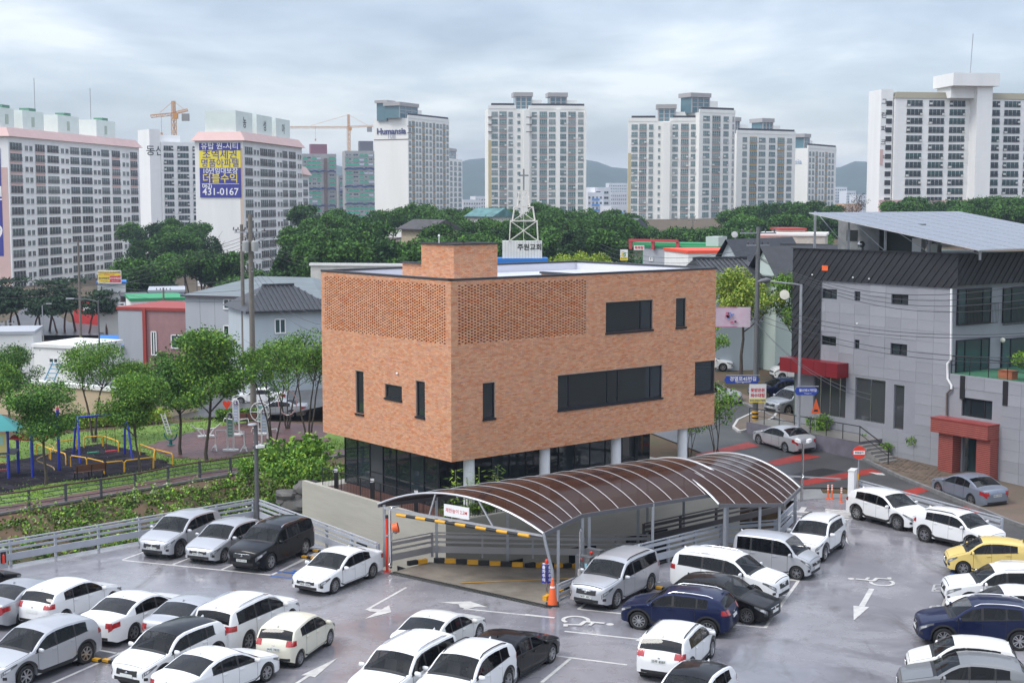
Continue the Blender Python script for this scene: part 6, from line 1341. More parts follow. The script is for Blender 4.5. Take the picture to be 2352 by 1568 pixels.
for px, py, w, sz, nm in ((245, 808, '경열로45번길', 2.2, 'blue street name arrow on the steel utility pole'), (614, 873, '월산로17번길', 1.35, 'blue street name plate on the galvanised lamp post')):
    base = b if px < 400 else Vector((0, 87.0, 0)); D = base.y; p = A(*Sz(px, py), D-.25); t = thing('street_name_sign', nm, 'sign', p); MB().prism([(-sz/2, -.24), (sz/2-.2, -.24), (sz/2, 0), (sz/2-.2, .24), (-sz/2, .24), (-sz/2-.15, 0)], -.02, .02, Matrix.Rotation(pi/2, 4, 'X')).build('plate', STB, t); text_on(w, sz*.145, WHITE, t, (0, -.03, .05), -pi/2, bold=.02); text_on('Gyeongyeol-ro' if px < 400 else 'Wolsan-ro', sz*.075, WHITE, t, (0, -.03, -.13), -pi/2)
    MB().bar((-sz/2 if px > 400 else sz/2, .02, .3), (sz/2 if px > 400 else -sz/2, .02, .3), .05).build('bracket', STEEL, t)
lb = A(*Sz(568, 700), 87.3); lb.z = street_z(lb.y)+.1; t = thing('street_lamp', 'galvanised street lamp with a long arm in front of the grey building', 'street lamp', lb); topz = A(*Sz(575, 265), lb.y).z-lb.z
MB().lathe([(.13, 0), (.10, 2.5), (.09, topz)], 12).build('pole', STEEL, t, smooth=40); MB().tube([(0, 0, topz-.05), (-.4, -.1, topz+.02), (-2.0, -.6, topz+.22)], .05).build('arm', STEEL, t, smooth=60)
MB().lathe([(.02, -.45), (.13, -.2), (.16, .15), (.05, .4)], 12, Matrix.Translation((-2.4, -.7, topz+.27)) @ Matrix.Rotation(radians(80), 4, 'Y')).build('lamp_head', mat('lamp_head', (.12, .12, .13), .4), t, smooth=60)
MB().lathe([(0, 0), (.28, .05), (.3, .1), (0, .12)], 18, Matrix.Translation((-1.15, -.6, topz-.6)) @ Matrix.Rotation(radians(80), 4, 'X')).build('satellite_dish', mat('dish_cream', (.6, .58, .48), .5), t)
wb_ = GS(*Sz(655, 1188)); t = thing('warning_sign', 'orange triangular warning sign on a thin steel post', 'sign', wb_); hh = A(*Sz(655, 1000), wb_.y).z-wb_.z; MB().lathe([(.03, 0), (.03, hh+.9)], 8).build('post', STEEL, t)
MB().prism([(-.3, 0), (.3, 0), (0, .95)], -.015, .015, Matrix.Translation((0, -.05, hh)) @ Matrix.Rotation(pi/2, 4, 'X')).build('plate', ORG, t); MB().prism([(-.14, .14), (.14, .14), (.1, .26), (-.1, .26)], -.02, .02, Matrix.Translation((0, -.052, hh)) @ Matrix.Rotation(pi/2, 4, 'X')).build('hump_mark', BLK, t)
t = thing('banner', 'pink edged white banner strung between the trees and the steel pole', 'banner', A(*Sz(170, 445), 97)); t.scale = (.72, .72, .72); MB().add([(x_*3.9-1.95, .12*sin(x_*5), -1.05+1.9*y_) for x_ in [k/10 for k in range(11)] for y_ in (0, 1)], [(2*k, 2*k+2, 2*k+3, 2*k+1) for k in range(10)]).build('cloth', mat('banner_white', (.62, .52, .58), .8, col2=(.60, .42, .52), scale=1.5), t)
for z_ in (-1.02, .82): MB().bx(-1.95, 1.95, -.03, -.02, z_-.03, z_+.03).build('edge', mat('banner_pink', (.55, .12, .30), .8), t)
for k in range(12): MB().box(-.6+.9*random.random()+.3, -.12, random.uniform(-.6, .4), .28, .02, .2).build('print_patch', mat('print_%d' % (k % 3), ((.6, .15, .25), (.65, .4, .5), (.25, .3, .6))[k % 3], .8), t)
# grassy car park
LOTM = mat('mossy_grass_pavers', (.10, .13, .028), .9, col2=(.17, .165, .05), scale=.9, bump=.7, bscale=9)
lot = ssheet('grass_car_park', [(8.5, 103), (9.5, 98.5), (14.8, 99.5), (15.6, 106), (13.5, 122), (2, 124), (2, 108)], .03, LOTM); tag(lot, kind='structure')
def lotcar(st, co, lab, x, y, which, side, hd): a = GS(*Sz(x, y)); return car_by(st, co, lab, a, which, side, hd, z=a.z+.04, group='cars in the grass car park')
lotcar('hatch', 'white', 'white hatchback with red tail lamps in the grass car park', 175, 735, 'r', 1, 200); lotcar('suv', 'black', 'black car with open view of its tail behind the white hatchback', 340, 712, 'r', -1, 20)
lotcar('sedan', 'white', 'white saloon furthest right in the grass car park', 385, 698, 'f', -1, -15); lotcar('sedan', 'white', 'white car nose just left of the street tree in the grass car park', 130, 762, 'f', -1, -10)
street_car('sedan', 'lightsilver', 'silver saloon half hidden by the brick building on the street', Sz(165, 948), 'f', -1, -12, group='cars on the street')
lotcar('boxvan', 'pearl', 'pale small van parked behind the navy saloon', 470, 815, 'f', 1, 190)
# trees at the bend
for key, x, y, s, lab, nm in (('yel', 232, 800, 1.15, 'yellow green tree behind the pink banner', 0), ('mid', 520, 800, 1.0, 'dark green slender tree left of the grey building cladding', 1), ('yel', 60, 700, 1.1, 'bright green tree beside the brick building top corner', 2), ('mid', 30, 850, .6, 'small tree half hidden by the brick building corner window', 3)):
    p = GS(*Sz(x, y)); tree('street_tree', lab, T(key), p, nm*1.7, s, 'trees around the car park')
p = GS(*Sz(90, 1225)); tree('young_tree', 'thin multi-stemmed young tree at the brick building corner column', T('shrubtree'), p, .4, .95, 'young trees by the column'); p = GS(*Sz(-60, 1240)); tree('young_tree', 'thin young tree between two white columns of the brick building', T('shrubtree'), p, 2.1, .75, 'young trees by the column')
# corner island kerb by the bend
isl = [GS(*Sz(x, y)) for x, y in ((190, 1085), (215, 1045), (300, 1005), (390, 985), (440, 1000), (420, 1030), (330, 1075), (270, 1100), (225, 1110))]
mb = MB()
for a, b_ in zip(isl, isl[1:]+isl[:1]): mb.bar(a+Vector((0, 0, .05)), b_+Vector((0, 0, .05)), .16, .2)
tag(mb.build('island_kerb', mat('pale_kerb', (.45, .44, .42), .7)), kind='structure'); ssheet('island_paving', [(p.x, p.y) for p in isl], .12, PAVER)['kind'] = 'structure'
# ================================================================ park on the left
PK = -1.55
def GP(x, y, z=PK): return G(*Pz(x, y), z)
posts_ = [GP(-60, 1530), GP(178, 1497), GP(402, 1458), GP(617, 1425), GP(825, 1390), GP(1025, 1347), GP(1217, 1312), GP(1405, 1288), GP(1583, 1258), GP(1763, 1222), GP(1930, 1190)]
f0, f1 = posts_[0], posts_[-1]; fd = (f1-f0).normalized(); fn = Vector((-fd.y, fd.x, 0))                 # fn points away from the deck
def FP(s, t, dz=0): p = f0+fd*s+fn*t; return Vector((p.x, p.y, PK+dz))
FL = (f1-f0).length
BRP = mat('wet_brick_paving', (.115, .052, .045), .5, col2=(.075, .045, .042), scale=1.5, bump=.5, bscale=8)
lawn = MB().poly([FP(-14, -.5), FP(FL+3, -.5), FP(FL+9, 7), FP(FL+7, 19), FP(2, 26), FP(-14, 26)]).build('lawn', GRASS); tag(lawn, kind='structure')
path = MB().poly([FP(-14, -.25, .012), FP(FL+4, -.25, .012), FP(FL+4, 1.55, .012), FP(-14, 1.55, .012)]).build('path', BRP); tag(path, kind='structure')
pb = MB().bx(-.42, .42, -.2, .2, -.02, .018).me('paving_brick', mat('wet_paving_brick', (.115, .052, .045), .5, var=.25, scale=2, orand=.2)); nb = 0
for i in range(int(FL/.44)):
    for j in range(4):
        if nb < 300: nb += 1; p = FP(2+i*.86+(j % 2)*.43, .05+j*.41, .012); link('paving_brick', pb, path, None, p, (0, 0, atan2(fd.y, fd.x)))
kb_ = MB()
mb = MB(); mb.bar(FP(-14, -.38, .03), FP(FL+4, -.38, .03), .2, .14); tag(mb.build('path_kerb', KM), kind='structure')
pl = MB().poly([GP(*q)+Vector((0, 0, .01)) for q in ((1060, 1190), (1330, 1190), (1780, 1105), (1990, 1085), (1990, 985), (1560, 960), (1200, 1020), (880, 1120))]).build('paved_square', BRP); tag(pl, kind='structure')
sqp = [(v.co.x, v.co.y) for v in pl.data.vertices]; nb = 0
for i in range(80):
    for j in range(60):
        p = FP(14+i*.86+(j % 2)*.43, 1.8+j*.41, .014)
        if nb < 300 and inside((p.x, p.y), sqp): link('paving_brick', pb, pl, None, p, (0, 0, atan2(fd.y, fd.x))); nb += 1
# rubber tiles
RUB = mat('rubber_mat', (.020, .017, .022), .9, spec=.12, col2=(.032, .021, .024), scale=2, bump=.3)
play = [GP(*q) for q in ((-40, 1410), (270, 1345), (660, 1300), (1060, 1232), (870, 1160), (640, 1098), (330, 1150), (-40, 1235))]
ps = MB().poly([p+Vector((0, 0, .012)) for p in play]).build('playground_floor', RUB); tag(ps, kind='structure')
ta = MB().bx(-.36, .36, -.36, .36, -.02, .02).me('rubber_tile', mat('rubber_tile', (.020, .017, .023), .9, spec=.12, var=.2, scale=3, orand=.45)); tn = 0; pxy = [(p.x, p.y) for p in play]
i_ = 0
for i in range(-2, 60):
    for j in range(2, 30):
        p = FP(i*.75, 2.2+j*.75, .02)
        if tn < 300 and inside((p.x, p.y), pxy): link('rubber_tile', ta, ps, None, p, (0, 0, atan2(fd.y, fd.x))); tn += 1
# fence
fm = mat('fence_grey', (.075, .08, .095), .5); fbm = mat('fence_brown', (.075, .035, .03), .5)
fe = thing('park_fence', 'grey metal park fence with brown top rail along the brick path', 'fence', (f0.x, f0.y, PK))
for a in posts_:
    p = a-f0; MB().box(p.x, p.y, .56, .12, .12, 1.12, atan2(fd.y, fd.x)).box(p.x, p.y, 1.13, .14, .14, .04, atan2(fd.y, fd.x)).build('post', fm, fe)
for a, b in zip(posts_, posts_[1:]):
    a, b = a-f0, b-f0
    MB().tube([a+Vector((0, 0, 1.07)), b+Vector((0, 0, 1.07))], .055, 8).build('top_rail', fbm, fe, smooth=60)
    for z in (.28, .55, .82): MB().tube([a+Vector((0, 0, z)), b+Vector((0, 0, z))], .03, 6).build('rail', fm, fe, smooth=60)
# swing
BLU = mat('swing_blue', (.03, .05, .42), .4); YP = mat('yellow_pipe', (.72, .38, .02), .4); REDP = mat('red_pipe', (.5, .03, .03), .45)
sw0, sw1 = GP(480, 1205), GP(770, 1180); su = (sw1-sw0).normalized(); sn = Vector((-su.y, su.x, 0)); SL = (sw1-sw0).length
t = thing('swing_set', 'blue swing frame with green and red seats in the playground', 'swing', sw0, atan2(su.y, su.x)); SH = 3.0
for x in (0, SL):
    e_ = -.35 if x == 0 else .35
    for s_ in (-1, 1): MB().tube([(x+e_*.4, s_*1.05, 0), (x+e_*.2, s_*.5, SH*.7), (x, s_*.18, SH*.97), (x, 0, SH)], .075, 8).build('leg', BLU, t, smooth=60)
MB().tube([(0, 0, SH), (SL, 0, SH)], .08, 8).build('beam', BLU, t, smooth=60)
for x, m in ((SL*.3, mat('seat_green', (.03, .22, .12), .5)), (SL*.68, mat('seat_red', (.5, .02, .03), .5))):
    sbo = MB().box(x, 0, .5, .75, .28, .08).build('seat', m, t)
    for s_ in (-.3, .3): MB().tube([(x+s_, 0, .5), (x+s_, 0, SH)], .018, 4).build('chain', mat('chain_'+m.name, (.10, .02, .02) if 'red' in m.name else (.05, .06, .06), .5), sbo)
# yellow hoops
for i, (x0, y0, x1, y1, lab) in enumerate(((433, 1242, 530, 1257, 'nearest the bench left end'), (532, 1257, 634, 1282, 'just behind the bench backrest'), (640, 1287, 756, 1275, 'right of the bench'), (760, 1275, 934, 1252, 'beside the front tree trunk'), (936, 1250, 946, 1203, 'end piece at the grass corner'), (948, 1203, 1052, 1230, 'far right piece'),
        (852, 1170, 944, 1203, 'behind the right swing leg'), (340, 1158, 470, 1135, 'behind the left swing leg'), (512, 1125, 626, 1117, 'centre back piece behind the swings'), (630, 1117, 722, 1152, 'back piece behind the red seat'), (302, 1195, 402, 1232, 'next to the climbing frame'), (225, 1165, 310, 1200, 'half hidden by the climbing frame'))):
    a, b = GP(x0, y0), GP(x1, y1); d = b-a; L_ = d.length; t = thing('hoop_rail', 'low yellow pipe hoop rail round the swings, '+lab, 'railing', a, atan2(d.y, d.x), 'yellow hoop rails')
    MB().tube([(0, 0, 0), (0, 0, .66), (.12, 0, .78), (L_-.12, 0, .78), (L_, 0, .66), (L_, 0, 0)], .045, 8).build('hoop', YP, t, smooth=60); MB().tube([(0, 0, 0), (0, 0, .02)], .08, 8).build('foot', YP, t)
# benches
WOODB = mat('bench_wood', (.13, .045, .025), .5, var=.3, scale=5, stretch=(1, 8, 8))
def bench(label, a, rz, L_=1.9):
    t = thing('park_bench', label, 'bench', a, rz, 'park benches')
    for k in range(4): MB().bx(-L_/2, L_/2, -.02+.11*k, .075+.11*k, .43, .47).build('seat_slat', WOODB, t)
    for k in range(4): MB().bx(-L_/2, L_/2, -.10-.03*k, -.06-.03*k, .53+.11*k, .63+.11*k).build('back_slat', WOODB, t)
    for x in (-L_/2+.08, 0, L_/2-.08):
        MB().bar((x, .35, 0), (x, .35, .43), .05).bar((x, -.08, 0), (x, -.2, .95), .05).bar((x, -.1, .41), (x, .4, .41), .05).build('leg', BLACK, t)
    for x in (-L_/2+.04, L_/2-.04): MB().tube([(x, .38, .43), (x, .36, .65), (x, -.1, .68)], .025, 6).build('armrest', BLACK, t)
    return t
p = (GP(462, 1322)+GP(645, 1300))/2; d = GP(645, 1300)-GP(462, 1322); bench('brown slatted bench with black arms facing the swings', p, atan2(d.y, d.x), 2.0)
bench('brown slatted bench behind the white exercise machines', GP(1508, 985), radians(-15), 1.9)
# climbing frame at the left edge
c0 = GP(110, 1310); t = thing('climbing_frame', 'blue and red playground climbing frame with yellow panel at the left edge', 'play equipment', c0, radians(12))
xs = [(-1.9, 0), (-.55, 0), (.9, 0), (-1.9, 1.9), (-.2, 1.9), (2.3, 2.2), (-3.4, .4)]
for i, (x, y) in enumerate(xs): MB().lathe([(.1, -.1), (.1, 3.1 if i not in (2, 5) else 4.0)], 10, Matrix.Translation((x, y, 0))).build('post', BLU, t, smooth=40)
MB().lathe([(.11, 4.0), (.08, 4.15), (0, 4.2)], 10, Matrix.Translation((2.3, 2.2, 0))).build('post_cap', mat('cap_pink', (.6, .1, .12), .5), t)
MB().bx(-2.0, -.1, -.1, 2.0, 1.55, 1.62).build('platform', mat('platform_grey', (.10, .10, .11), .6), t); MB().bx(-1.9, -.6, -.08, -.03, 1.7, 2.9).build('panel', mat('panel_yellow', (.6, .5, .2), .6), t); MB().bx(-1.75, -.8, -.10, -.085, 2.2, 2.75).build('panel_notice', mat('panel_pale', (.35, .55, .5), .6), t)
MB().add([(-2.3, -.4, 3.1), (.2, -.4, 3.1), (.2, 2.3, 3.1), (-2.3, 2.3, 3.1), (-1.05, .95, 4.0)], [(0, 1, 4), (1, 2, 4), (2, 3, 4), (3, 0, 4), (3, 2, 1, 0)]).build('roof', mat('play_roof_teal', (.02, .22, .22), .5), t)
for k in range(6): MB().tube([(-.5+.01*k, .2+.32*k, 2.5), (.9+.2*k, .2+.34*k, 2.35)], .035, 6).build('monkey_bar', REDP, t)
MB().tube([(-.5, 0, 2.55), (.9, 0, 2.4), (2.3, 2.2, 2.35)], .04, 6).build('side_bar', REDP, t); MB().tube([(-.2, 1.9, 2.55), (2.3, 2.2, 2.4)], .04, 6).build('side_bar', REDP, t)
for z in (.6, 1.0, 1.4): MB().tube([(-1.9, -.02, z), (-.55, -.02, z)], .035, 6).build('rung', REDP, t)
MB().tube([(1.6+.55*cos(a_*.5), .8+.3*sin(a_*.5), .3+.11*a_) for a_ in range(20)], .04, 6).build('spiral_bar', mat('cream_pipe', (.6, .42, .2), .5), t, smooth=60)
# exercise machines
WPI = mat('white_machine_paint', (.62, .63, .62), .45); TEALP = mat('machine_notice', (.16, .36, .32), .5); EMB = mat('emblem_purple', (.12, .05, .25), .4)
def machine(label, a, rz, kind):
    t = thing('exercise_machine', label, 'exercise machine', a, rz, 'outdoor exercise machines')
    MB().prism([(-.45, -.3), (.45, -.3), (.6, 0), (.45, .3), (-.45, .3), (-.6, 0)], 0, .14).build('base', WPI, t)
    for x in (-.22, .22): MB().bar((x, 0, .1), (x, 0, 2.45), .09).build('column', WPI, t)
    MB().tube([(-.22, 0, 2.4), (-.15, 0, 2.66), (0, 0, 2.74), (.15, 0, 2.66), (.22, 0, 2.4)], .055, 8).build('head_arch', WPI, t, smooth=60); MB().lathe([(.13, 0), (.13, .05)], 16, Matrix.Translation((0, -.08, 2.48)) @ Matrix.Rotation(pi/2, 4, 'X')).build('emblem', EMB, t)
    MB().lathe([(.08, 0), (.08, .055)], 16, Matrix.Translation((0, -.085, 2.48)) @ Matrix.Rotation(pi/2, 4, 'X')).build('emblem_core', WPI, t)
    MB().bx(-.17, .17, -.05, -.02, 1.05, 2.2).build('notice', TEALP if kind != 2 else mat('notice_blue', (.35, .42, .6), .5), t)
    for k in range(4): MB().bx(-.13, .13, -.055, -.052, 1.2+.22*k, 1.3+.22*k).build('notice_line', WPI, t)
    if kind == 0:
        for s_ in (-1, 1):
            MB().tube([(s_*.22, 0, 1.5), (s_*1.0, -.1, 1.45), (s_*1.05, -.15, .5), (s_*1.3, -.3, .05)], .045, 6).build('walker_arm', WPI, t, smooth=60); MB().tube([(s_*1.05, -.15, .5), (s_*.85, -.5, .05)], .045, 6).build('walker_leg', WPI, t); MB().box(s_*1.1, -.2, .3, .18, .4, .06).build('pedal', WPI, t)
    elif kind == 1:
        MB().tube([(.75*cos(2*pi*k/24), -.15, 1.75+.75*sin(2*pi*k/24)) for k in range(25)], .04, 6, cap=False).build('turning_wheel', WPI, t, smooth=60)
        for k in range(3): a_ = pi*k/3; MB().tube([(-.75*cos(a_), -.15, 1.75-.75*sin(a_)), (.75*cos(a_), -.15, 1.75+.75*sin(a_))], .03, 6).build('spoke', WPI, t)
    else:
        for s_ in (-1, 1): MB().tube([(s_*.22, 0, 1.2), (s_*.9, 0, 1.3), (s_*1.0, 0, 1.0)], .04, 6).build('handle_bar', WPI, t, smooth=60); MB().box(s_*.5, -.3, .35, .35, .3, .07).build('step_plate', WPI, t)
    return t
machine('white air walker machine with swinging arms nearest the park fence', GP(1405, 1145), radians(-8), 0); machine('white exercise frame with tall blue notice behind the air walker', GP(1440, 1050), radians(-8), 2)
machine('white machine with large turning wheel near the parked silver car', GP(1590, 1045), radians(-5), 1); machine('white stepper machine right of the lamp pole', GP(1612, 1115), radians(-10), 2)
a = GP(1255, 1062); t = thing('exercise_machine', 'low white rowing machine half behind a park tree', 'exercise machine', a, .3, 'outdoor exercise machines'); MB().box(0, 0, .08, 1.2, .5, .16).build('base', WPI, t)
for s_ in (-1, 1): MB().tube([(s_*.2, 0, .1), (s_*.6, .1, .6), (s_*1.1, .05, 1.0)], .045, 6).build('bar', WPI, t, smooth=60); MB().tube([(s_*.1, -.3, .1), (s_*.25, -.3, .7), (s_*.7, -.3, .75)], .04, 6).build('seat_bar', WPI, t, smooth=60)
a = GP(1040, 1112); t = thing('exercise_machine', 'dark green stretching machine with white ladder back', 'exercise machine', a, -.3, 'outdoor exercise machines'); DG = mat('machine_green', (.015, .11, .10), .4)
MB().lathe([(.3, 0), (.3, .08), (.12, .12), (.1, .5)], 12).build('base', DG, t); MB().tube([(.5*cos(radians(180+15*k)), 0, .9+.5*sin(radians(180+15*k))) for k in range(13)], .06, 8).build('cradle', DG, t, smooth=60); MB().tube([(.6*cos(2*pi*k/16), .1, 1.3+.25*sin(2*pi*k/16)) for k in range(17)], .03, 6, cap=False).build('ring', DG, t)
MB().bar((-.2, 0, .8), (-.75, 0, 2.3), .06).bar((.1, 0, .8), (-.45, 0, 2.35), .06).build('ladder_side', WPI, t)
for k in range(7): MB().bar((-.25-.07*k, 0, .95+.2*k), (.05-.07*k, 0, .97+.2*k), .04).build('ladder_rung', WPI, t)
# park trees
for i, (key, x, y, H, lab) in enumerate((('park0', 280, 1352, 6.2, 'dense rounded tree in front of the climbing frame'), ('park1', 848, 1287, 6.3, 'tree right of the bench whose crown hides the swing frame end'), ('park0', 1100, 1168, 6.9, 'dark leafy tree on the lawn left of the white machines'),
        ('park1', 1262, 1212, 8.6, 'tallest park tree in front of the grey gabled house'), ('park2', 575, 1092, 7.4, 'forked tree standing behind the swing frame before the tan wall'), ('park3', 1663, 1157, 7.6, 'thin open tree between the camera pole and the brick building'),
        ('park3', 1752, 1008, 7.0, 'thin tree rising out of the round hoop near the silver car'), ('park3', 1880, 1097, 8.0, 'slender branching tree against the brick building left edge'), ('park1', 828, 1060, 5.4, 'small tree behind the yellow hoop rails'), ('park0', 60, 1010, 6.2, 'broad tree at the left edge above the climbing frame roof'), ('park2', -60, 1180, 6.6, 'tree cut off by the left edge of the park'))):
    base_h = {'park0': 6.4, 'park1': 6.8, 'park2': 7.2, 'park3': 6.8}[key]; tree('park_tree', lab, T(key), GP(x, y), i*1.3, H/base_h, 'trees in the park')
t = thing('wicker_hoop', 'pink and white exercise hoop leaning on the thin tree', 'hoop', GP(1757, 1012)+Vector((0, -.3, 1.0))); MB().tube([(.7*cos(2*pi*k/24), 0, 1.1+.95*sin(2*pi*k/24)) for k in range(25)], .04, 6, cap=False).build('ring', mat('hoop_pink', (.5, .3, .3), .6), t); MB().tube([(-.1, 0, .16), (.1, 0, .16)], .05, 6).build('grip', WPI, t)
t = thing('heart_sign', 'small red heart shaped board beside the park road', 'sign', GP(1383, 960)); MB().lathe([(.03, 0), (.03, 1.0)], 6).build('post', STEEL, t); MB().prism([(0, 0), (.32, .45), (.3, .66), (.15, .72), (0, .6), (-.15, .72), (-.3, .66), (-.32, .45)], -.03, .03, Matrix.Translation((0, 0, .9)) @ Matrix.Rotation(pi/2, 4, 'X')).build('heart', mat('heart_red', (.7, .05, .02), .5), t)
# cars on the park road
def pcar(st, co, lab, x, y, which, side, hd, **k): a = GP(x, y, -1.75); car_by(st, co, lab, Vector((a.x, a.y, 0)), which, side, hd, z=-1.75 if 'z' not in k else k.pop('z'), group='cars on the park road', **k)
pcar('longsedan', 'white', 'white saloon on the road behind the exercise machines', 1465, 862, 'f', 1, 176, wheel=0); pcar('longsedan', 'lightsilver', 'silver saloon nearer the park beside the round hoop', 1775, 945, 'r', 1, 178, wheel=0)
pcar('sedan', 'navy', 'dark blue car behind the green mesh fence', 830, 745, 'f', 1, 176, z=-1.9)
# hedge, undergrowth on the bank, grass
def leaf_stuff(name, n, fn_pos, size, cols, parent=None, up=.3):
    V = []; Fc = []; C = []
    for i in range(n):
        q = fn_pos()
        if q is None: continue
        c, k = q; nrm = Vector((random.gauss(0, 1), random.gauss(0, 1), random.gauss(0, 1)+up)).normalized(); t1 = nrm.orthogonal().normalized(); t1 = Matrix.Rotation(random.uniform(0, 6.28), 3, nrm) @ t1; t2 = nrm.cross(t1); s_ = size*random.uniform(.6, 1.5); n0 = len(V)
        V += [c-t1*s_*.5, c+t2*s_*.34, c+t1*s_*.5, c-t2*s_*.34]; Fc.append((n0, n0+1, n0+2, n0+3)); col = random.choice(cols); k *= random.uniform(.7, 1.3); C += [(col[0]*k, col[1]*k, col[2]*k)]*4
    m = MB(); m.v = [tuple(v) for v in V]; m.f = Fc; m.c = C; m.mi = [0]*len(Fc); o = m.build(name, LEAF, parent, color=True); tag(o, kind='stuff'); return o
clumps = []
while len(clumps) < 1250:
    X, Y = random.uniform(-44, -8), random.uniform(62, 97); s1 = (X-EDGE_C.x)*EDGE_N.x+(Y-EDGE_C.y)*EDGE_N.y
    if s1 < 1.0 or s1 > 16.3 or inside((X, Y), LOW): continue
    dens = .5+.6*smooth01((X+26)/9)+.25*sin(X*.8)*sin(Y*.7)
    if random.random() > dens: continue
    clumps.append((X, Y, random.uniform(.2, .7), random.choice((.55, .8, 1.0, 1.25))))
def bankpos():
    X, Y, r, k = random.choice(clumps); a = random.uniform(0, 6.28); d = r*sqrt(random.random()); x, y = X+d*cos(a), Y+d*sin(a); return Vector((x, y, ground_z(x, y)+random.random()**1.5*r*1.0*(1-(d/r)**2*.7))), k
leaf_stuff('undergrowth', 60000, bankpos, .165, G1+G2+[(.14, .16, .04), (.09, .12, .03), (.17, .13, .06)])
tall = [c for c in clumps if random.random() < .14]
def weedpos():
    X, Y, r, k = random.choice(tall); t_ = random.random(); return Vector((X+random.gauss(0, .12), Y+random.gauss(0, .12), ground_z(X, Y)+t_*1.2)), 1.15
leaf_stuff('weeds', 6000, weedpos, .14, G2+[(.30, .34, .22)])
V = []; Fc = []; C = []
for i in range(26000):
    s, t_ = random.uniform(-14, FL+6), random.uniform(1.6, 22); p = FP(s, t_)
    if inside((p.x, p.y), pxy) and random.random() < .93: continue
    if inside((p.x, p.y), sqp) or (t_ > 8 and random.random() < .5): continue
    a = random.uniform(0, 6.28); h = random.uniform(.05, .16); w = .05; n0 = len(V); l = Vector((cos(a), sin(a), 0)); V += [p-l*w, p+l*w, p+Vector((random.gauss(0, .05), random.gauss(0, .05), h))]; Fc.append((n0, n0+1, n0+2)); col = random.choice(((.12, .23, .025), (.17, .29, .035), (.09, .18, .025), (.21, .27, .05))); C += [col]*3
m = MB(); m.v = [tuple(v) for v in V]; m.f = Fc; m.c = C; m.mi = [0]*len(Fc); tag(m.build('grass', LEAF, color=True), kind='stuff')
h0, h1 = GP(250, 1010), GP(1000, 955)
def hedgepos(): t_ = random.random(); p = h0.lerp(h1, t_)+Vector((random.gauss(0, .3), random.gauss(0, .6), 0)); return p+Vector((0, 0, random.random()*.9)), 1.0
hg = leaf_stuff('flower_bed', 9000, hedgepos, .18, G2+GY+[(.30, .25, .03)])
t = thing('clipped_hedge', 'low clipped green hedge between the park and the silver car', 'hedge', GP(1440, 970)); q0 = GP(1340, 962)-GP(1440, 970); q1 = GP(1560, 955)-GP(1440, 970)
def hp(): t_ = random.random(); return q0.lerp(q1, t_)+Vector((random.uniform(-.4, .4), random.uniform(-.5, .5), .05+random.random()*.85)), 1.0
o = leaf_stuff('foliage', 4500, hp, .17, G1+G2, t); del o['kind']; MB().bar(q0+Vector((0, 0, .35)), q1+Vector((0, 0, .35)), .6, .6).build('twigs', BARK, t)
# shrubs and boulders where the bank meets the brick building
ROCK = mat('dark_boulder', (.075, .075, .075), .85, col2=(.14, .13, .12), scale=1.4, bump=1, bscale=4)
def boulder(lab, p, s, seed):
    rnd = random.Random(seed); bm = bmesh.new(); bmesh.ops.create_icosphere(bm, subdivisions=3, radius=1)
    for v in bm.verts:
        d = v.co.normalized(); k = 1+.22*sin(d.x*3.1+seed)*cos(d.y*2.7+seed)+.15*sin(d.z*5+seed*2)+.06*sin(d.x*9+d.y*7); v.co = d*k
        v.co.x = max(-.85, min(.85, v.co.x)); v.co.z = max(-.6, min(.7, v.co.z))
    me = bpy.data.meshes.new('boulder'); bm.to_mesh(me); bm.free(); me.materials.append(ROCK); me.polygons.foreach_set('use_smooth', [True]*len(me.polygons)); me.set_sharp_from_angle(angle=radians(28))
    o = link('boulder', me, None, None, p, (0, 0, seed), s); tag(o, lab, 'boulder', 'boulders in the bank')
for i, (x, y, s, w) in enumerate(((1210, 2010, .9, 'largest dark boulder beside the concrete plinth'), (1255, 2040, .6, 'small brown boulder touching the plinth corner'), (1150, 1985, .6, 'boulder half buried left of the large one'), (1235, 1950, .7, 'upper boulder under the leafy shrub'), (350, 2215, .5, 'grey rock behind the guard rail'), (880, 2150, .55, 'flat rock below the weeds behind the silver estate'))):
    p = A(x/4*KD, y/4*KD, 78 if x > 1000 else 74); z = ground_z(p.x, p.y); boulder(w, Vector((p.x, p.y, max(z, -3.5)+.1 if x < 1000 else p.z)), (s*1.2, s, s*.9), i+1)
for i, (x, y, D, s, lab) in enumerate(((1210, 1850, 82, 1.9, 'large leafy shrub at the left corner of the glass ground floor'), (1160, 1900, 80, 1.3, 'medium shrub on the bank below the large one'), (1255, 1905, 79, 1.2, 'shrub touching the terrace railing'), (1080, 1840, 86, 1.1, 'shrub by the park fence right end'), (1000, 1880, 84, .9, 'low bush beside the path kerb'))):
    p = A(x/4*KD, y/4*KD, D); tree('shrub', lab, T('bush'), (p.x, p.y, p.z-.9*s), i, s, 'shrubs on the bank', 'shrub')
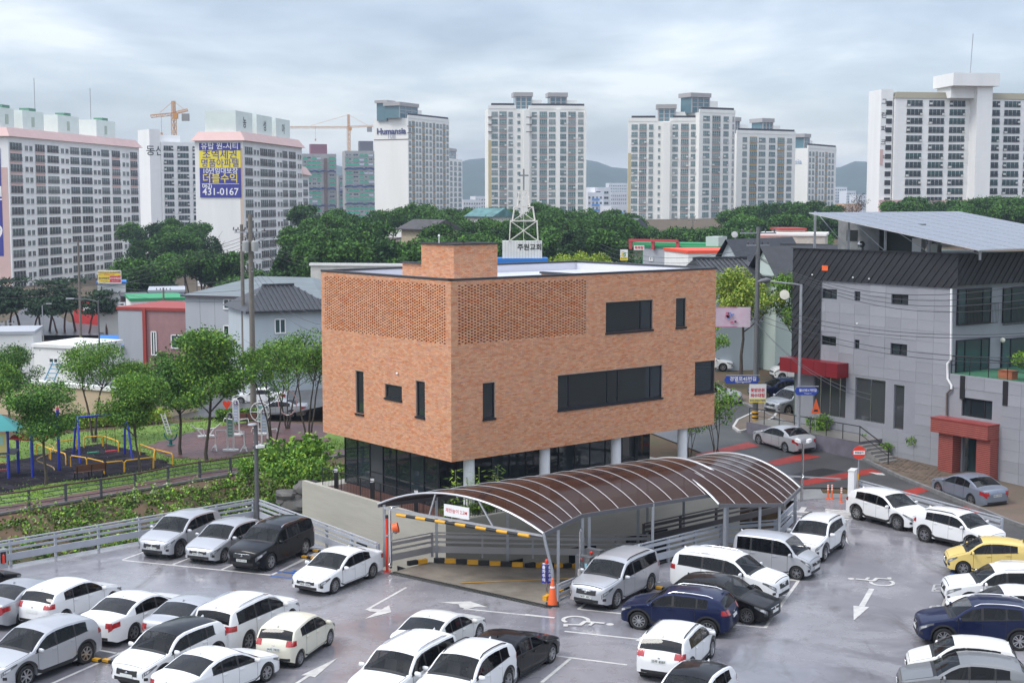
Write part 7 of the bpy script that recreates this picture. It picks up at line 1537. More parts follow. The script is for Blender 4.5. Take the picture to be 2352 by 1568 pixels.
# planting at the plinth corner: bamboo and low shrubs
for i in range(9):
    q = BR_C+B0+BR_R*(.6+i*.42)+BR_L*(.35+.3*(i % 2)); t = thing('bamboo', 'thin bamboo stem with narrow leaves in the corner planter of the plinth', 'bamboo', (q.x, q.y, 1.0), i, 'bamboo in the corner planter'); H = 2.0+.5*sin(i*2.1)
    MB().tube([(0, 0, 0), (.03, 0, H*.5), (.1, .03, H)], .022, 5).build('stem', mat('bamboo_stem', (.10, .13, .04), .5), t)
    V = MB()
    for k in range(60):
        z = random.uniform(.5, H); a = random.uniform(0, 6.28); l = random.uniform(.15, .4); d = Vector((cos(a), sin(a), random.uniform(-.5, .3))); s = Vector((-sin(a), cos(a), 0))*.03; p = Vector((.05, 0, z))+d*random.uniform(0, .35); c = random.choice(G2+GY); V.add([p-s, p+d*l*.5-s, p+d*l, p+s], [(0, 1, 2, 3)], c)
    V.build('leaves', LEAF, t, color=True)
for i in range(5): q = BR_C+B0+BR_R*(.7+i*.8)+BR_L*.7; tree('planter_shrub', 'low round shrub in the plinth corner planter below the bamboo', T('bush'), (q.x, q.y, .95), i*2, .42, 'planter shrubs', 'shrub')
# ================================================================ middle distance: houses, poles, wires, woods
def z1(x, y=0): return (x/1.96/4*KD, (300+y/1.96)/4*KD)
def z2(x, y=0): return ((1024+x/1.96)/4*KD, (300+y/1.96)/4*KD)
def z3(x, y=0): return ((2048+x/1.96)/4*KD, (300+y/1.96)/4*KD)
def z4(x, y=0): return ((3072+x/1.65)/4*KD, (150+y/1.65)/4*KD)
TILE = mat('black_roof_tiles', (.035, .037, .042), .5, var=.2, scale=2); SHEETR = mat('grey_sheet_roof', (.17, .20, .21), .5, col2=(.12, .14, .145), scale=.8, stretch=(.3, 3, 1)); HGREY = mat('house_grey_render', (.36, .38, .41), .8, var=.06, scale=.5, stretch=(1, 1, .2)); HBLUE = mat('house_pale_render', (.42, .47, .51), .8, var=.05, scale=.4, stretch=(1, 1, .2)); HPINK = mat('house_pink_tile', (.30, .17, .17), .7, var=.08, scale=1.5); HTAN = mat('tan_render', (.50, .40, .27), .85, var=.06, scale=.6); HWHITE = mat('house_white', (.72, .72, .70), .8, var=.05, scale=.6); REDTRIM = mat('red_trim', (.30, .04, .03), .6); GRN = mat('green_sheet', (.02, .26, .10), .6); BLUS = mat('blue_sheet', (.02, .17, .52), .5)
def house(name, label, l, Dl, r, Dr, ytop, zb, dp, wall, roof=None, rm=TILE, rh=1.8, o=.5, wins=(), cat='house', grp=None):
    a, b = A(*l, Dl), A(*r, Dr); O = Vector((a.x, a.y)); u = Vector((b.x, b.y))-O; L_ = u.length; u.normalize(); zt = A(l[0], ytop, Dl).z
    t = thing(name, label, cat, (O.x, O.y, 0), atan2(u.y, u.x), grp); MB().bx(0, L_, 0, dp, zb, zt).build('wall', wall, t)
    if roof == 'flat': MB().bx(-.15, L_+.15, -.15, dp+.15, zt, zt+.3).build('roof', rm, t)
    elif roof:
        e_ = o; m = MB(); hipx = dp*.5 if roof == 'hip' else -e_*0
        if roof == 'gablef':        # ridge runs away from the viewer
            V = [(-e_, -e_, zt-.1), (L_+e_, -e_, zt-.1), (L_+e_, dp+e_, zt-.1), (-e_, dp+e_, zt-.1), (L_/2, -e_, zt+rh), (L_/2, dp+e_, zt+rh)]; m.add(V, [(0, 4, 5, 3), (1, 2, 5, 4), (3, 2, 1, 0)]); MB().add([(0, 0, zt-.1), (L_, 0, zt-.1), (L_/2, 0, zt+rh-.15)], [(0, 1, 2)]).build('gable', wall, t)
        else:
            hx = min(dp*.5, L_*.3) if roof == 'hip' else -e_; V = [(-e_, -e_, zt-.1), (L_+e_, -e_, zt-.1), (L_+e_, dp+e_, zt-.1), (-e_, dp+e_, zt-.1), (hx, dp/2, zt+rh), (L_-hx, dp/2, zt+rh)]; m.add(V, [(0, 1, 5, 4), (1, 2, 5), (2, 3, 4, 5), (3, 0, 4), (3, 2, 1, 0)])
        ro = m.build('roof', rm, t)
        if rm is TILE and roof != 'gablef':   # tile rolls down the near slope
            nb = int((L_+2*e_)/.42); tr = MB().bar((0, 0, 0), (0, dp/2+e_, rh+.1), .16, .10).me('tile_row', TILE)
            for i in range(nb): x = -e_+.2+i*.42; f = 1 if hx < 0 else min(1, max(.08, min((x+e_)/(hx+e_), (L_+e_-x)/(hx+e_)))); link('tile_row', tr, ro, None, (x, -e_, zt-.06), None, (1, f, f))
            MB().bar((max(hx, -e_), dp/2, zt+rh+.08), (L_-max(hx, -e_), dp/2, zt+rh+.08), .3, .25).build('ridge', TILE, ro)
        MB().bx(-e_, L_+e_, -e_-.08, -e_, zt-.25, zt-.05).build('eave_board', DARK if rm is not SHEETR else mat('eave_dark', (.06, .05, .06), .6), ro)
    for w in wins:
        h = [face_hit(w[k], O, u) for k in (0, 1)]; s0, s1 = sorted((h[0][0], h[1][0])); a_, b_ = sorted((h[0][1], h[1][1])); f = MB().bx(s0, s1, -.1, .02, b_-.1, b_).bx(s0, s1, -.12, .02, a_-.06, a_+.06).bx(s0, s0+.1, -.1, .02, a_, b_).bx(s1-.1, s1, -.1, .02, a_, b_).bx((s0+s1)/2-.05, (s0+s1)/2+.05, -.08, .02, a_, b_).build('window', WHITE, t); MB().bx(s0, s1, -.03, .03, a_, b_).build('pane', GLT, f)
    return t, O, u, L_, zt
PW = lambda *q: [(Pz(x0, y0), Pz(x1, y1)) for x0, y0, x1, y1 in q]
t, O, u, L_, zt = house('grey_house', 'large grey rendered house with sheet metal roof behind the park', Pz(1122), 142, Pz(1960), 136, Pz(0, 190)[1], -3, 12, HGREY, 'hip', SHEETR, 1.6, .3, PW((1362, 218, 1428, 280), (1362, 378, 1430, 445), (1545, 222, 1590, 265))) if False else house('grey_house', 'large grey rendered house with sheet metal roof behind the park', Pz(1122, 0), 142, Pz(1960, 0), 136, Pz(0, 190)[1], -3, 12, HGREY, 'hip', SHEETR, 1.6, .3, PW((1362, 218, 1428, 280), (1362, 378, 1430, 445)))
for k in range(1, 9): MB().bx(L_*k/9-.015, L_*k/9+.015, -.012, .01, -3, zt-.3).build('render_joint', mat('joint_dark', (.2, .21, .22), .8), t)
house('pale_house', 'pale blue grey house with black tiled roof touching the brick building outline', Pz(1515, 0), 128, Pz(2010, 0), 131, Pz(0, 290)[1], -3, 9, HBLUE, 'hip', TILE, 1.9, .5, PW((1670, 340, 1740, 425), (1600, 590, 1650, 660)))
t, O, u, L_, zt = house('pink_house', 'pink and grey tiled house with a dark red corner stripe', Pz(712, 0), 146, Pz(1122, 0), 144, Pz(0, 285)[1], -3, 9, HPINK, 'flat', REDTRIM, .3, .2, PW((1042, 435, 1118, 520), (920, 415, 958, 560)))
s0, s1 = face_hit(Pz(865, 0), O, u)[0], face_hit(Pz(884, 0), O, u)[0]; MB().bx(0, s0, -.06, .02, -3, zt-.05).build('grey_panel', HGREY, t); MB().bx(s0, s1, -.25, .02, -3, zt+.2).build('red_stripe', REDTRIM, t)
t, O, u, L_, zt = house('sign_shop', 'white flat roofed shop with green roof edge behind the pink house', Pz(790, 0), 168, Pz(1118, 0), 170, Pz(0, 232)[1], -3, 9, HWHITE, 'flat', GRN, .3, .2)
t, O, u, L_, zt = house('butcher_shop', 'blue grey shop front with large red and blue shop lettering', Pz(903, 0), 182, Pz(1118, 0), 183, Pz(0, 180)[1], -3, 8, mat('sign_grey_blue', (.30, .35, .45), .7), 'flat', HGREY, cat='shop'); text_on('엄소 카정육', 1.5, BLUES, t, (L_*.5, -.25, zt-1.2), -pi/2); text_on('T.365-968', 1.5, MATS['sign_red'], t, (L_*.5, -.25, zt-3.0), -pi/2)
t, O, u, L_, zt = house('restaurant', 'dark brown shop front with white lettering beyond the pines', Pz(735, 0), 195, Pz(895, 0), 196, Pz(0, 215)[1], -4, 8, mat('dark_brown', (.035, .02, .018), .6), 'flat', DARK, cat='shop'); text_on('락원', 2.2, WHITE, t, (L_*.4, -.25, zt-1.6), -pi/2)
t, O, u, L_, zt = house('red_shop', 'shop with a red fascia and white trim among the pines', Pz(440, 0), 225, Pz(640, 0), 222, Pz(0, 225)[1], -4, 8, mat('shop_red', (.45, .03, .03), .6), 'flat', DARK, cat='shop'); MB().bx(L_*.3, L_*.9, -.1, -.02, zt-1.6, zt-1.0).build('fascia_trim', WHITE, t)
t, O, u, L_, zt = house('kiosk', 'small white building carrying a yellow and red advertising board', Pz(590, 0), 205, Pz(760, 0), 206, Pz(0, 130)[1], -4, 6, HWHITE, 'flat', BLUS, cat='kiosk')
t = thing('advert_board', 'yellow and red advertising board with rows of lettering on the white kiosk', 'sign', A(*Pz(668, 86), 204.5)); t.scale = (.4, .4, .4); MB().bx(-4.2, 4.2, -.2, .2, -2.4, 2.4).build('board', HWHITE, t); YSG = mat('sign_yellow', (.75, .55, .03), .6)
MB().bx(-4, 4, -.26, -.2, .5, 2.1).build('upper_panel', YSG, t); MB().bx(-4, .1, -.26, -.2, -1.9, .4).build('left_panel', YSG, t); MB().bx(.15, 4, -.26, -.2, -1.9, .4).build('right_panel', MATS['sign_red'], t)
for tx, sz, x, z, m in (('청경조아코디언·색소폰음악학원', .62, 0, 1.6, BLUES), ('010-9457-3332', .6, 0, .85, MATS['sign_red']), ('파크부동산', .85, -1.95, -.5, BLK), ('선녀국제결혼', .72, 2.05, -.5, WHITE), ('010-3615-2644', .4, -1.95, -1.4, BLUES), ('010-2075-5070', .4, 2.05, -1.4, WHITE)): text_on(tx, sz, m, t, (x, -.28, z), -pi/2, bold=.02)
# tan garden wall, sheds and roof garden
t, O, u, L_, zt = house('tan_wall', 'long tan rendered wall with white coping behind the swings', Pz(-220, 0), 122, Pz(705, 0), 113, Pz(0, 700)[1], -2.5, .35, HTAN, 'flat', HWHITE, cat='wall'); MB().bx(L_-.3, L_, .3, 9, -2.5, zt).build('return_wall', HTAN, t)
house('white_shed', 'white clapboard shed with corrugated wall at the left edge', Pz(-180, 0), 131, Pz(186, 0), 132, Pz(0, 440)[1], -2.5, 6, HWHITE, 'flat', HGREY, cat='shed'); house('white_annex', 'low white annex with dark window next to the clapboard shed', Pz(188, 0), 130, Pz(462, 0), 128, Pz(0, 510)[1], -2.5, 6, HWHITE, 'flat', HWHITE, wins=PW((300, 575, 360, 610),), cat='shed')
t = thing('blue_ladder', 'light blue metal stair leaning on the tan wall', 'ladder', A(*Pz(300, 735), 119.5)-Vector((0, 0, 1.6))); LB_ = mat('ladder_blue', (.15, .36, .5), .6)
for x in (-.4, .4): MB().bar((x-.9, 0, 0), (x+.7, .2, 3.4), .1).build('rail', LB_, t)
for k in range(9): MB().bar((-1.3+.18*k, .02*k, .2+.38*k), (-.5+.18*k, .02*k, .2+.38*k), .08).build('rung', LB_, t)
t, O, u, L_, zt = house('blue_tarp_shed', 'small shed covered with a bright blue sheet behind the park trees', Pz(585, 0), 146, Pz(715, 0), 146, Pz(0, 500)[1], -2.6, 5, HGREY, 'gable', BLUS, .8, cat='shed')
gf = thing('mesh_fence', 'green wire mesh fence between the tan wall and the park road', 'fence', GP(705, 800, -1.9)); MF = mat('mesh_green', (.05, .28, .20), .6)
for k in range(9): MB().bar((k*1.0, .05*k, 0), (k*1.0, .05*k, 1.9), .08).build('post', MF, gf)
for k in range(12): MB().bar((0, 0, .15+.15*k), (8, .4, .15+.15*k), .025).build('wire', MF, gf)
# far lane with its tarmac
tag(MB().poly([A(*Pz(x, y), 1) if False else G(*Pz(x, y), -3.0) for x, y in ((-60, 440), (640, 440), (600, 380), (420, 360), (250, 255), (170, 255), (60, 340), (-60, 400))]).build('far_road', ASPH), kind='structure')
# pines along the far lane
def pine_meshes(seed, H=7.5):
    rnd = random.Random(seed); tm = MB(); pts = [Vector((0, 0, -.2))]; d = Vector((rnd.uniform(-.1, .1), 0, 1))
    for i in range(6): d = (d+Vector((rnd.uniform(-.22, .22), rnd.uniform(-.22, .22), 0))).normalized(); pts.append(pts[-1]+d*H*.15)
    tm.tube(pts, .17, 6, r2=.06); lm = MB()
    for k in range(16):
        a = rnd.uniform(0, 6.28); z = rnd.uniform(.5, 1.0); b = pts[min(6, int(z*6.2))]; e_ = b+Vector((cos(a), sin(a), .15))*rnd.uniform(.6, 2.4)*(1.25-z*.45); tm.tube([b, e_], .05, 4, cap=False)
        for i in range(110):
            c = e_+Vector((rnd.gauss(0, .55), rnd.gauss(0, .55), rnd.gauss(.1, .18))); n_ = Vector((rnd.gauss(0, 1), rnd.gauss(0, 1), rnd.gauss(.5, 1))).normalized(); t1 = n_.orthogonal().normalized(); t2 = n_.cross(t1); s = rnd.uniform(.14, .34); kx = rnd.uniform(.7, 1.3); lm.add([c-t1*s, c+t2*s*.4, c+t1*s, c-t2*s*.4], [(0, 1, 2, 3)], (.03*kx, .062*kx, .028*kx))
    return tm.me('trunk', mat('pine_bark', (.10, .05, .035), .9, bump=.5, scale=5), smooth=60), lm.me('crown', LEAF, color=True)
PM = [pine_meshes(s) for s in (31, 32, 33)]
for i, x in enumerate((15, 70, 128, 200, 242, 300, 352, 395, 462, 540, 650, -30)):
    p = G(*Pz(x, 432-(i % 3)*6), -3.1); tree('pine_tree', 'crooked flat topped pine, number %d in the row along the far lane counted from its left end' % (i+1), PM[i % 3], p, i*1.1, .95+.1*(i % 3), 'pines along the far lane')
for o in [o for o in bpy.data.objects if o.name.startswith('pine_tree')]: o['label'] = 'crooked flat topped pine with bare reddish trunk beside the far lane'
# church sign and lattice tower behind the brick building
p = A(1198, 594, 132); t = thing('church_sign', 'white church rooftop sign box above a blue parapet with lattice cross tower', 'sign', p); t.scale = (.5, .5, .5); MB().bx(-4.9, 4.9, 0, 6, -3, .1).build('parapet', BLUS, t); MB().bx(-3.6, 3.8, .4, 3, .1, 3.3).build('sign_box', HWHITE, t)
for k in range(14): MB().bx(-3.6+.54*k, -3.56+.54*k, .36, .4, .1, 3.3).build('box_rib', HGREY, t)
text_on('주원교회', 1.25, BLK, t, (1.5, .34, 2.1), -pi/2, bold=.02)
for w0, w1, a, b in ((5.6, 5.2, 3.3, 7.0), (4.4, 3.6, 7.0, 9.6), (2.4, 1.6, 9.6, 12.6)):
    m = MB(); cs = ((-1, -1), (1, -1), (1, 1), (-1, 1))
    for (x0, y0), (x1, y1) in zip(cs, cs[1:]+cs[:1]):
        P0, P1, Q0, Q1 = [Vector((.4+x*w/2*.95, 2+y*w/2*.6, z)) for x, y, w, z in ((x0, y0, w0, a), (x1, y1, w0, a), (x0, y0, w1, b), (x1, y1, w1, b))]; m.bar(P0, Q0, .2); m.bar(Q0, Q1, .18); m.bar(P0, Q1, .12); m.bar(P1, Q0, .12); M0 = P0.lerp(P1, .5); m.bar(M0, Q0.lerp(Q1, .5), .07)
    m.build('lattice_stage', mat('lattice_white', (.66, .63, .58), .6, var=.2), t)
MB().bar((.4, 2, 12.6), (.4, 2, 16.6), .3).bar((-.5, 2, 15.4), (1.3, 2, 15.4), .28).build('cross', mat('cross_grey', (.22, .23, .25), .6), t)
# houses on the right
t, O, u, L_, zt = house('bath_house', 'grey sided bath house with green parapet and red roof beam', z3(1040), 185, z3(1620), 180, z3(0, 1350)[1], 1.5, 9, HGREY, 'flat', GRN, wins=[(z3(1078, 1422), z3(1108, 1452)), (z3(1218, 1420), z3(1245, 1452))], cat='building'); s0 = face_hit(z3(940), O, u)[0]; MB().bx(s0, L_*.5, -.6, -.2, zt+.75, zt+1.1).build('red_beam', mat('red_beam', (.42, .05, .06), .6), t); MB().bx(-2.5, L_*.8, 1.5, 6, zt, zt+.6).build('green_wall', GRN, t)
for k in (0, .2, .42): MB().bx(s0+(L_*.5-s0)*k*2.3, s0+(L_*.5-s0)*k*2.3+.4, -.5, -.2, zt-.2, zt+.75).build('beam_post', MATS['red_beam'], t)
MB().bx(L_*.82, L_*.99, 1, 4, zt, zt+1.5).build('roof_room', mat('pale_green', (.45, .5, .47), .7), t)
t = thing('bath_sign', 'white sign with red lettering on a green lattice stand', 'sign', A(*z3(995, 1470), 178)); t.scale = (.34, .34, .34); MB().bx(-1.9, 1.9, -.15, .15, 4.7, 6.4).build('board', HWHITE, t); text_on('목욕탕', 1.2, MATS['sign_red'], t, (0, -.2, 5.5), -pi/2, bold=.03)
for x in (-1.4, 1.4): MB().bar((x, 0, -2), (x, 0, 4.8), .12).build('leg', GRN, t)
for k in range(4): MB().bar((-1.4, 0, k*1.2), (1.4, 0, k*1.2+1.2), .08).bar((1.4, 0, k*1.2), (-1.4, 0, k*1.2+1.2), .08).build('brace', GRN, t)
t = thing('fuel_sign', 'white and yellow fuel station sign with green letter among the trees', 'sign', A(*z3(878, 1405), 170)); t.scale = (.3, .3, .3); MB().bx(-1.5, 1.5, -.2, .2, -2, 2).build('board', HWHITE, t); MB().bx(-1.55, 1.55, -.24, -.2, -2.3, -1.0).build('lower_panel', YSG, t); text_on('S-OIL', 1.0, mat('oil_green', (.02, .25, .06), .6), t, (0, -.27, -1.6), -pi/2); text_on('S', 1.9, MATS['oil_green'], t, (.35, -.24, .0), -pi/2, bold=.03)
for k in range(7): a_ = radians(90+30*k); MB().bar((-.2, -.25, .2), (-.2+1.1*cos(a_), -.25, .2+1.1*sin(a_)), .16, .04, up=(0, 1, 0)).build('petal', YSG, t)
house('white_depot', 'long white flat building with an orange tarpaulin edge', z3(1400), 160, z4(190), 162, z3(0, 1395)[1], 1.5, 10, HWHITE, 'flat', mat('orange_tarp', (.75, .07, .02), .6), cat='building')
house('brick_villa', 'cream brick building with red flat roof left of the plant room', z4(-40), 172, z4(405), 170, z4(0, 1305)[1], 1.5, 8, mat('cream_brick', (.46, .42, .37), .85, var=.15, scale=3), 'flat', HWHITE, wins=[(z4(50, 1350), z4(92, 1380)), (z4(-10, 1350), z4(18, 1380))], cat='building'); house('brick_villa', 'small upper storey with red roof on the cream brick building', z4(105), 176, z4(272), 176, z4(0, 1272)[1], 6, 6, MATS['cream_brick'], 'flat', REDTRIM, cat='building'); house('green_shed', 'low shed with a bright green curved roof', z4(-20), 150, z4(190), 150, z4(0, 1400)[1], 1.5, 6, HWHITE, 'gable', GRN, .9, cat='shed')
house('tiled_house', 'black tiled house with pale gable left of the steel pole', z3(1620), 133, z3(1820), 131, z3(0, 1500)[1], 1.5, 10, HBLUE, 'gablef', TILE, 2.6, .5); house('tiled_house', 'black tiled house with mint gable behind the steel pole', Sz(300, 0), 121, Sz(440, 0), 118, Sz(0, 205)[1], 1.5, 10, mat('mint_wall', (.50, .58, .54), .8), 'gablef', TILE, 2.4, .5); house('tiled_house', 'long black tiled hanok roof beside the dark metal cladding', Sz(395, 0), 124, Sz(620, 0), 122, Sz(0, 195)[1], 1.5, 8, HBLUE, 'gable', TILE, 2.2, .6); house('tiled_house', 'lower black tiled roof between the brick building and the steel pole', Sz(95, 0), 118, Sz(330, 0), 119, Sz(0, 235)[1], 1.5, 7, HBLUE, 'gable', TILE, 1.5, .6)
house('hut', 'ramshackle hut with patched dark roof in the wood', z2(1130), 255, z2(1345), 250, z2(0, 1200)[1], 2, 7, mat('hut_wall', (.40, .34, .24), .85, var=.2), 'gable', mat('hut_roof', (.06, .055, .055), .8, var=.4, scale=1), 1.6, .7, cat='hut'); house('hut', 'white gabled hut with teal roof at the wood top', z2(1650), 310, z2(1850), 305, z2(0, 1105)[1], 5, 7, HWHITE, 'gable', mat('teal_roof', (.08, .18, .18), .7, var=.4, scale=.6), 1.8, .6, cat='hut'); house('warehouse', 'dark roofed warehouse below the blue balcony buildings', z3(795), 300, z3(912), 298, z3(0, 1210)[1], 4, 9, mat('brick_dark', (.2, .1, .08), .85), 'gable', mat('slate_roof', (.08, .085, .1), .6), 2.4, .5, cat='warehouse')
house('retaining_wall', 'stained white retaining wall below the wood left of the brick tower', (705, 0), 178, (940, 0), 176, 609, -3, .5, mat('stained_white', (.5, .49, .46), .85, var=.2, scale=.5), 'flat', HWHITE, cat='wall')
# woods: single trees on the rise, each placed by its top
def wood(px, ytop, D, key, lab, s=1.0, grp='trees of the wood'):
    H = {'f0': 11, 'f1': 10, 'f2': 10, 'f3': 12, 'f4': 8, 'yel': 8, 'mid': 8, 'bare': 9}[key]*s; p = A(px, ytop, D); return tree('woodland_tree', lab, T(key), (p.x, p.y, p.z-H*.97), random.uniform(0, 6), s, grp)
rw = random.Random(5); KS = ['f0', 'f1', 'f2', 'f4', 'f1', 'f0']
rows = [(700, 1450, 34, 322, lambda x: 487-8*sin(x*.021)+5*sin(x*.07), 'along the wood top'), (690, 1450, 34, 275, lambda x: 508+7*sin(x*.03), 'in the middle of the wood'), (690, 1440, 36, 232, lambda x: 533+6*sin(x*.04+2), 'on the near slope of the wood'), (700, 1150, 38, 198, lambda x: 562+6*sin(x*.05), 'at the wood foot behind the brick tower'), (1400, 1700, 42, 285, lambda x: 528+5*sin(x*.05), 'before the ochre striped tower'), (1680, 1920, 30, 345, lambda x: 480-12*sin((x-1680)/240*pi), 'on the knoll right of the cream towers'), (1680, 1920, 34, 300, lambda x: 507-8*sin((x-1680)/240*pi), 'on the knoll lower slope'), (2040, 2400, 34, 330, lambda x: 470-10*sin((x-2040)/150), 'below the right block'), (2080, 2400, 36, 285, lambda x: 480, 'above the solar array'), (1620, 1900, 44, 245, lambda x: 538, 'behind the tiled houses'), (318, 470, 30, 335, lambda x: 520-10*sin((x-318)/40), 'left of the bannered block'), (318, 470, 34, 285, lambda x: 548, 'below the lettered tower'), (390, 560, 40, 240, lambda x: 588, 'in front of the bannered block'), (280, 380, 44, 230, lambda x: 604, 'behind the advertising kiosk'), (560, 720, 40, 215, lambda x: 640, 'below the bannered block')]
for x0, x1, st, D, fy, lab in rows:
    x = x0; k = 0
    while x <= x1:
        if not (D < 245 and 900 < x < 1000 and D > 220) and not (D == 275 and 905 < x < 1000):
            t = wood(x+rw.uniform(-8, 8), fy(x)+rw.uniform(-6, 8), D*rw.uniform(.97, 1.03), KS[rw.randrange(6)] if rw.random() > .1 else 'f3', 'woodland tree with full green crown '+lab, rw.uniform(.85, 1.15), 'trees '+lab)
        x += st*rw.uniform(.8, 1.2); k += 1
for px, y, D, key, lab in ((1968, 452, 300, 'bare', 'leafless bare tree above the solar array corner'), (1290, 582, 150, 'yel', 'light yellow green tree top left over the roof parapet'), (1340, 576, 148, 'yel', 'light yellow green tree top in the middle over the roof parapet'), (1385, 580, 150, 'yel', 'light yellow green tree top right over the roof parapet'), (1060, 478, 330, 'f3', 'dark pointed tree standing above the wood top')): wood(px, y, D, key, lab, 1.0, None)
# utility poles and wires
def pole_at(label, px, ybase, z, ytop, r=.16, arms=((.3, 1.8, 0),), tr=0, m=UT): b_ = G(px, ybase, z); return utility_pole('utility_pole', label, b_, A(px, ytop, b_.y).z-b_.z, r, m, arms, tr), b_
q1, b1 = pole_at('tall concrete utility pole with transformers in front of the grey house', 583, 968, -1.8, 492, .26, ((1.4, 2.6, .5), (2.4, 1.6, .5), (4.5, 1.0, 2)), 3)
MB().lathe([(.205, .4), (.2, 2.0)], 12, cap=False).build('hazard_band', YEL, q1); q2, b2 = pole_at('second tall utility pole close behind the transformer pole', 562, 905, -1.9, 515, .22, ((.5, 1.6, .2),))
ps_ = [pole_at(l, *q) for l, *q in (('utility pole beside the far lane pines', 188, 845, -2.4, 550), ('utility pole at the pink house', 379, 815, -2.4, 660), ('slim pole left of the grey house', 453, 700, -3.5, 585), ('pole behind the church sign', 1208, 640, 3, 500), ('pole beside the bath house', 1590, 600, 3, 505), ('pole between the cream towers and the bath house', 1500, 590, 3, 525), ('pole at the far left edge', 18, 880, -2.4, 735), ('pole over the wood in the middle', 930, 600, 2, 520))]
for lab, px, yb, z, yt, dx in (('lamp with long arm over the park trees', 232, 915, -2.0, 690, -2.2), ('street lamp beside the pale house wall', 655, 905, -2.0, 682, -2.2), ('white street lamp behind the roof parapet', 1370, 640, 2.5, 545, 1.2), ('street lamp above the church sign', 1250, 640, 2.5, 555, .8), ('lamp near the far lane', 100, 790, -3, 700, .8)):
    b_ = G(px, yb, z); H = A(px, yt, b_.y).z-b_.z; t = thing('street_lamp', lab, 'street lamp', b_, 0, 'street lamps'); MB().lathe([(.10, 0), (.06, H)], 8).build('pole', POLEG if dx < 0 else STEEL, t); MB().tube([(0, 0, H-.1), (dx*.3, 0, H+.1), (dx, 0, H+.2)], .05, 6).build('arm', POLEG, t); MB().box(dx*1.15, 0, H+.2, .7, .25, .12).build('lamp_head', STEEL, t)
def wire(lab, a, b, sag=.6, r=.016):
    a, b = Vector(a), Vector(b); t = thing('cable', lab, 'cable', a, 0, 'overhead cables'); MB().tube([(b-a)*(k/14)-Vector((0, 0, sag*4*(k/14)*(1-k/14))) for k in range(15)], r, 4).build('strand', BLACK, t)
top1 = A(583, 535, b1.y); pr = A(1722, 570, pole_r.location.y)
W = []
for k in range(4): W.append((top1+Vector((.3*k, 0, -.15*k)), A(-60, 640+14*k, 150), 1.5, 'from the transformer pole to the left edge'))
for k in range(4): W.append((top1+Vector((0, 0, -2.2-.5*k)), A(735, 700+22*k, 95), .8, 'from the transformer pole towards the brick building'))
for k in range(3): W.append((top1+Vector((-.3, 0, -.3*k)), A(740, 590+9*k, 190), .8, 'from the transformer pole towards the wood'))
for k in range(4): W.append((pr+Vector((.2*k, 0, -.2-.15*k)), A(2420, 640+18*k, 62), 1.6, 'upper line across the grey building'))
for k, y in enumerate((740, 745, 800, 812)): W.append((A(1722, 690+12*k, pole_r.location.y), A(2420, y+20, 64), .9, 'lower line across the grey building windows'))
for k in range(3): W.append((pr+Vector((0, 0, -.4*k)), A(1380, 560+10*k, 150), 1.0, 'from the steel pole over the brick roof'))
for k in range(3): W.append((ps_[0][1]+Vector((0, 0, 10.5-.5*k)), A(560, 640+25*k, 116), .8, 'from the far lane pole to the transformer pole'))
for k in range(2): W.append((A(1722, 720, pole_r.location.y), A(2000, 905+12*k, 70), .9, 'falling from the steel pole to the deck'))
for k, (a, b, s, lab) in enumerate(W): wire('thin black cable '+lab, a, b, s)
# ================================================================ apartment towers and the far city
def z1(x, y=0): return (x/1.96/4*KD, (300+y/1.96)/4*KD)
def z2(x, y=0): return ((1024+x/1.96)/4*KD, (300+y/1.96)/4*KD)
def z3(x, y=0): return ((2048+x/1.96)/4*KD, (300+y/1.96)/4*KD)
def z4(x, y=0): return ((3072+x/1.65)/4*KD, (150+y/1.65)/4*KD)
AW = mat('apartment_white', (.80, .80, .79), .8, col2=(.73, .73, .72), scale=.25, bump=.1, stretch=(1, 1, .12)); ACR = mat('apartment_cream', (.79, .785, .75), .8, col2=(.74, .735, .69), scale=.2, stretch=(1, 1, .12)); PINK = mat('apartment_pink', (.58, .40, .37), .8, var=.05, scale=.3); OCH = mat('apartment_ochre', (.50, .42, .24), .8); TAN = mat('apartment_tan', (.42, .26, .09), .8); MINT = mat('rooftop_mint', (.66, .74, .70), .7, var=.05, scale=.3); GREYC = mat('raw_concrete', (.34, .33, .31), .85, var=.15, scale=.3); SHD = mat('apartment_grey', (.42, .42, .41), .8)
def rnd_glass(name, a, b, c, rough=.12):
    m = mat(name, a, rough, spec=.5); t = m.node_tree; oi = t.nodes.new('ShaderNodeObjectInfo'); r = t.nodes.new('ShaderNodeValToRGB'); r.color_ramp.interpolation = 'CONSTANT'; e_ = r.color_ramp.elements; e_[0].color = (*a, 1); e_[1].position = .45; e_[1].color = (*b, 1); q = e_.new(.8); q.color = (*c, 1); t.links.new(oi.outputs['Random'], r.inputs[0]); t.links.new(r.outputs[0], t.nodes['Principled BSDF'].inputs['Base Color']); return m
WG = rnd_glass('apartment_glass', (.022, .027, .029), (.05, .085, .085), (.14, .165, .16)); WGT = rnd_glass('apartment_glass_teal', (.07, .16, .165), (.12, .23, .225), (.22, .28, .27)); WGD = rnd_glass('apartment_glass_dark', (.015, .03, .032), (.035, .06, .06), (.02, .07, .065)); RAILM = mat('balcony_rail_grey', (.15, .14, .135), .6); RAILL = mat('balcony_rail_pale', (.40, .42, .43), .6); NET = mat('green_safety_net', (.05, .38, .22), .85); NETB = mat('blue_safety_net', (.10, .13, .38), .85)
_wm = {}
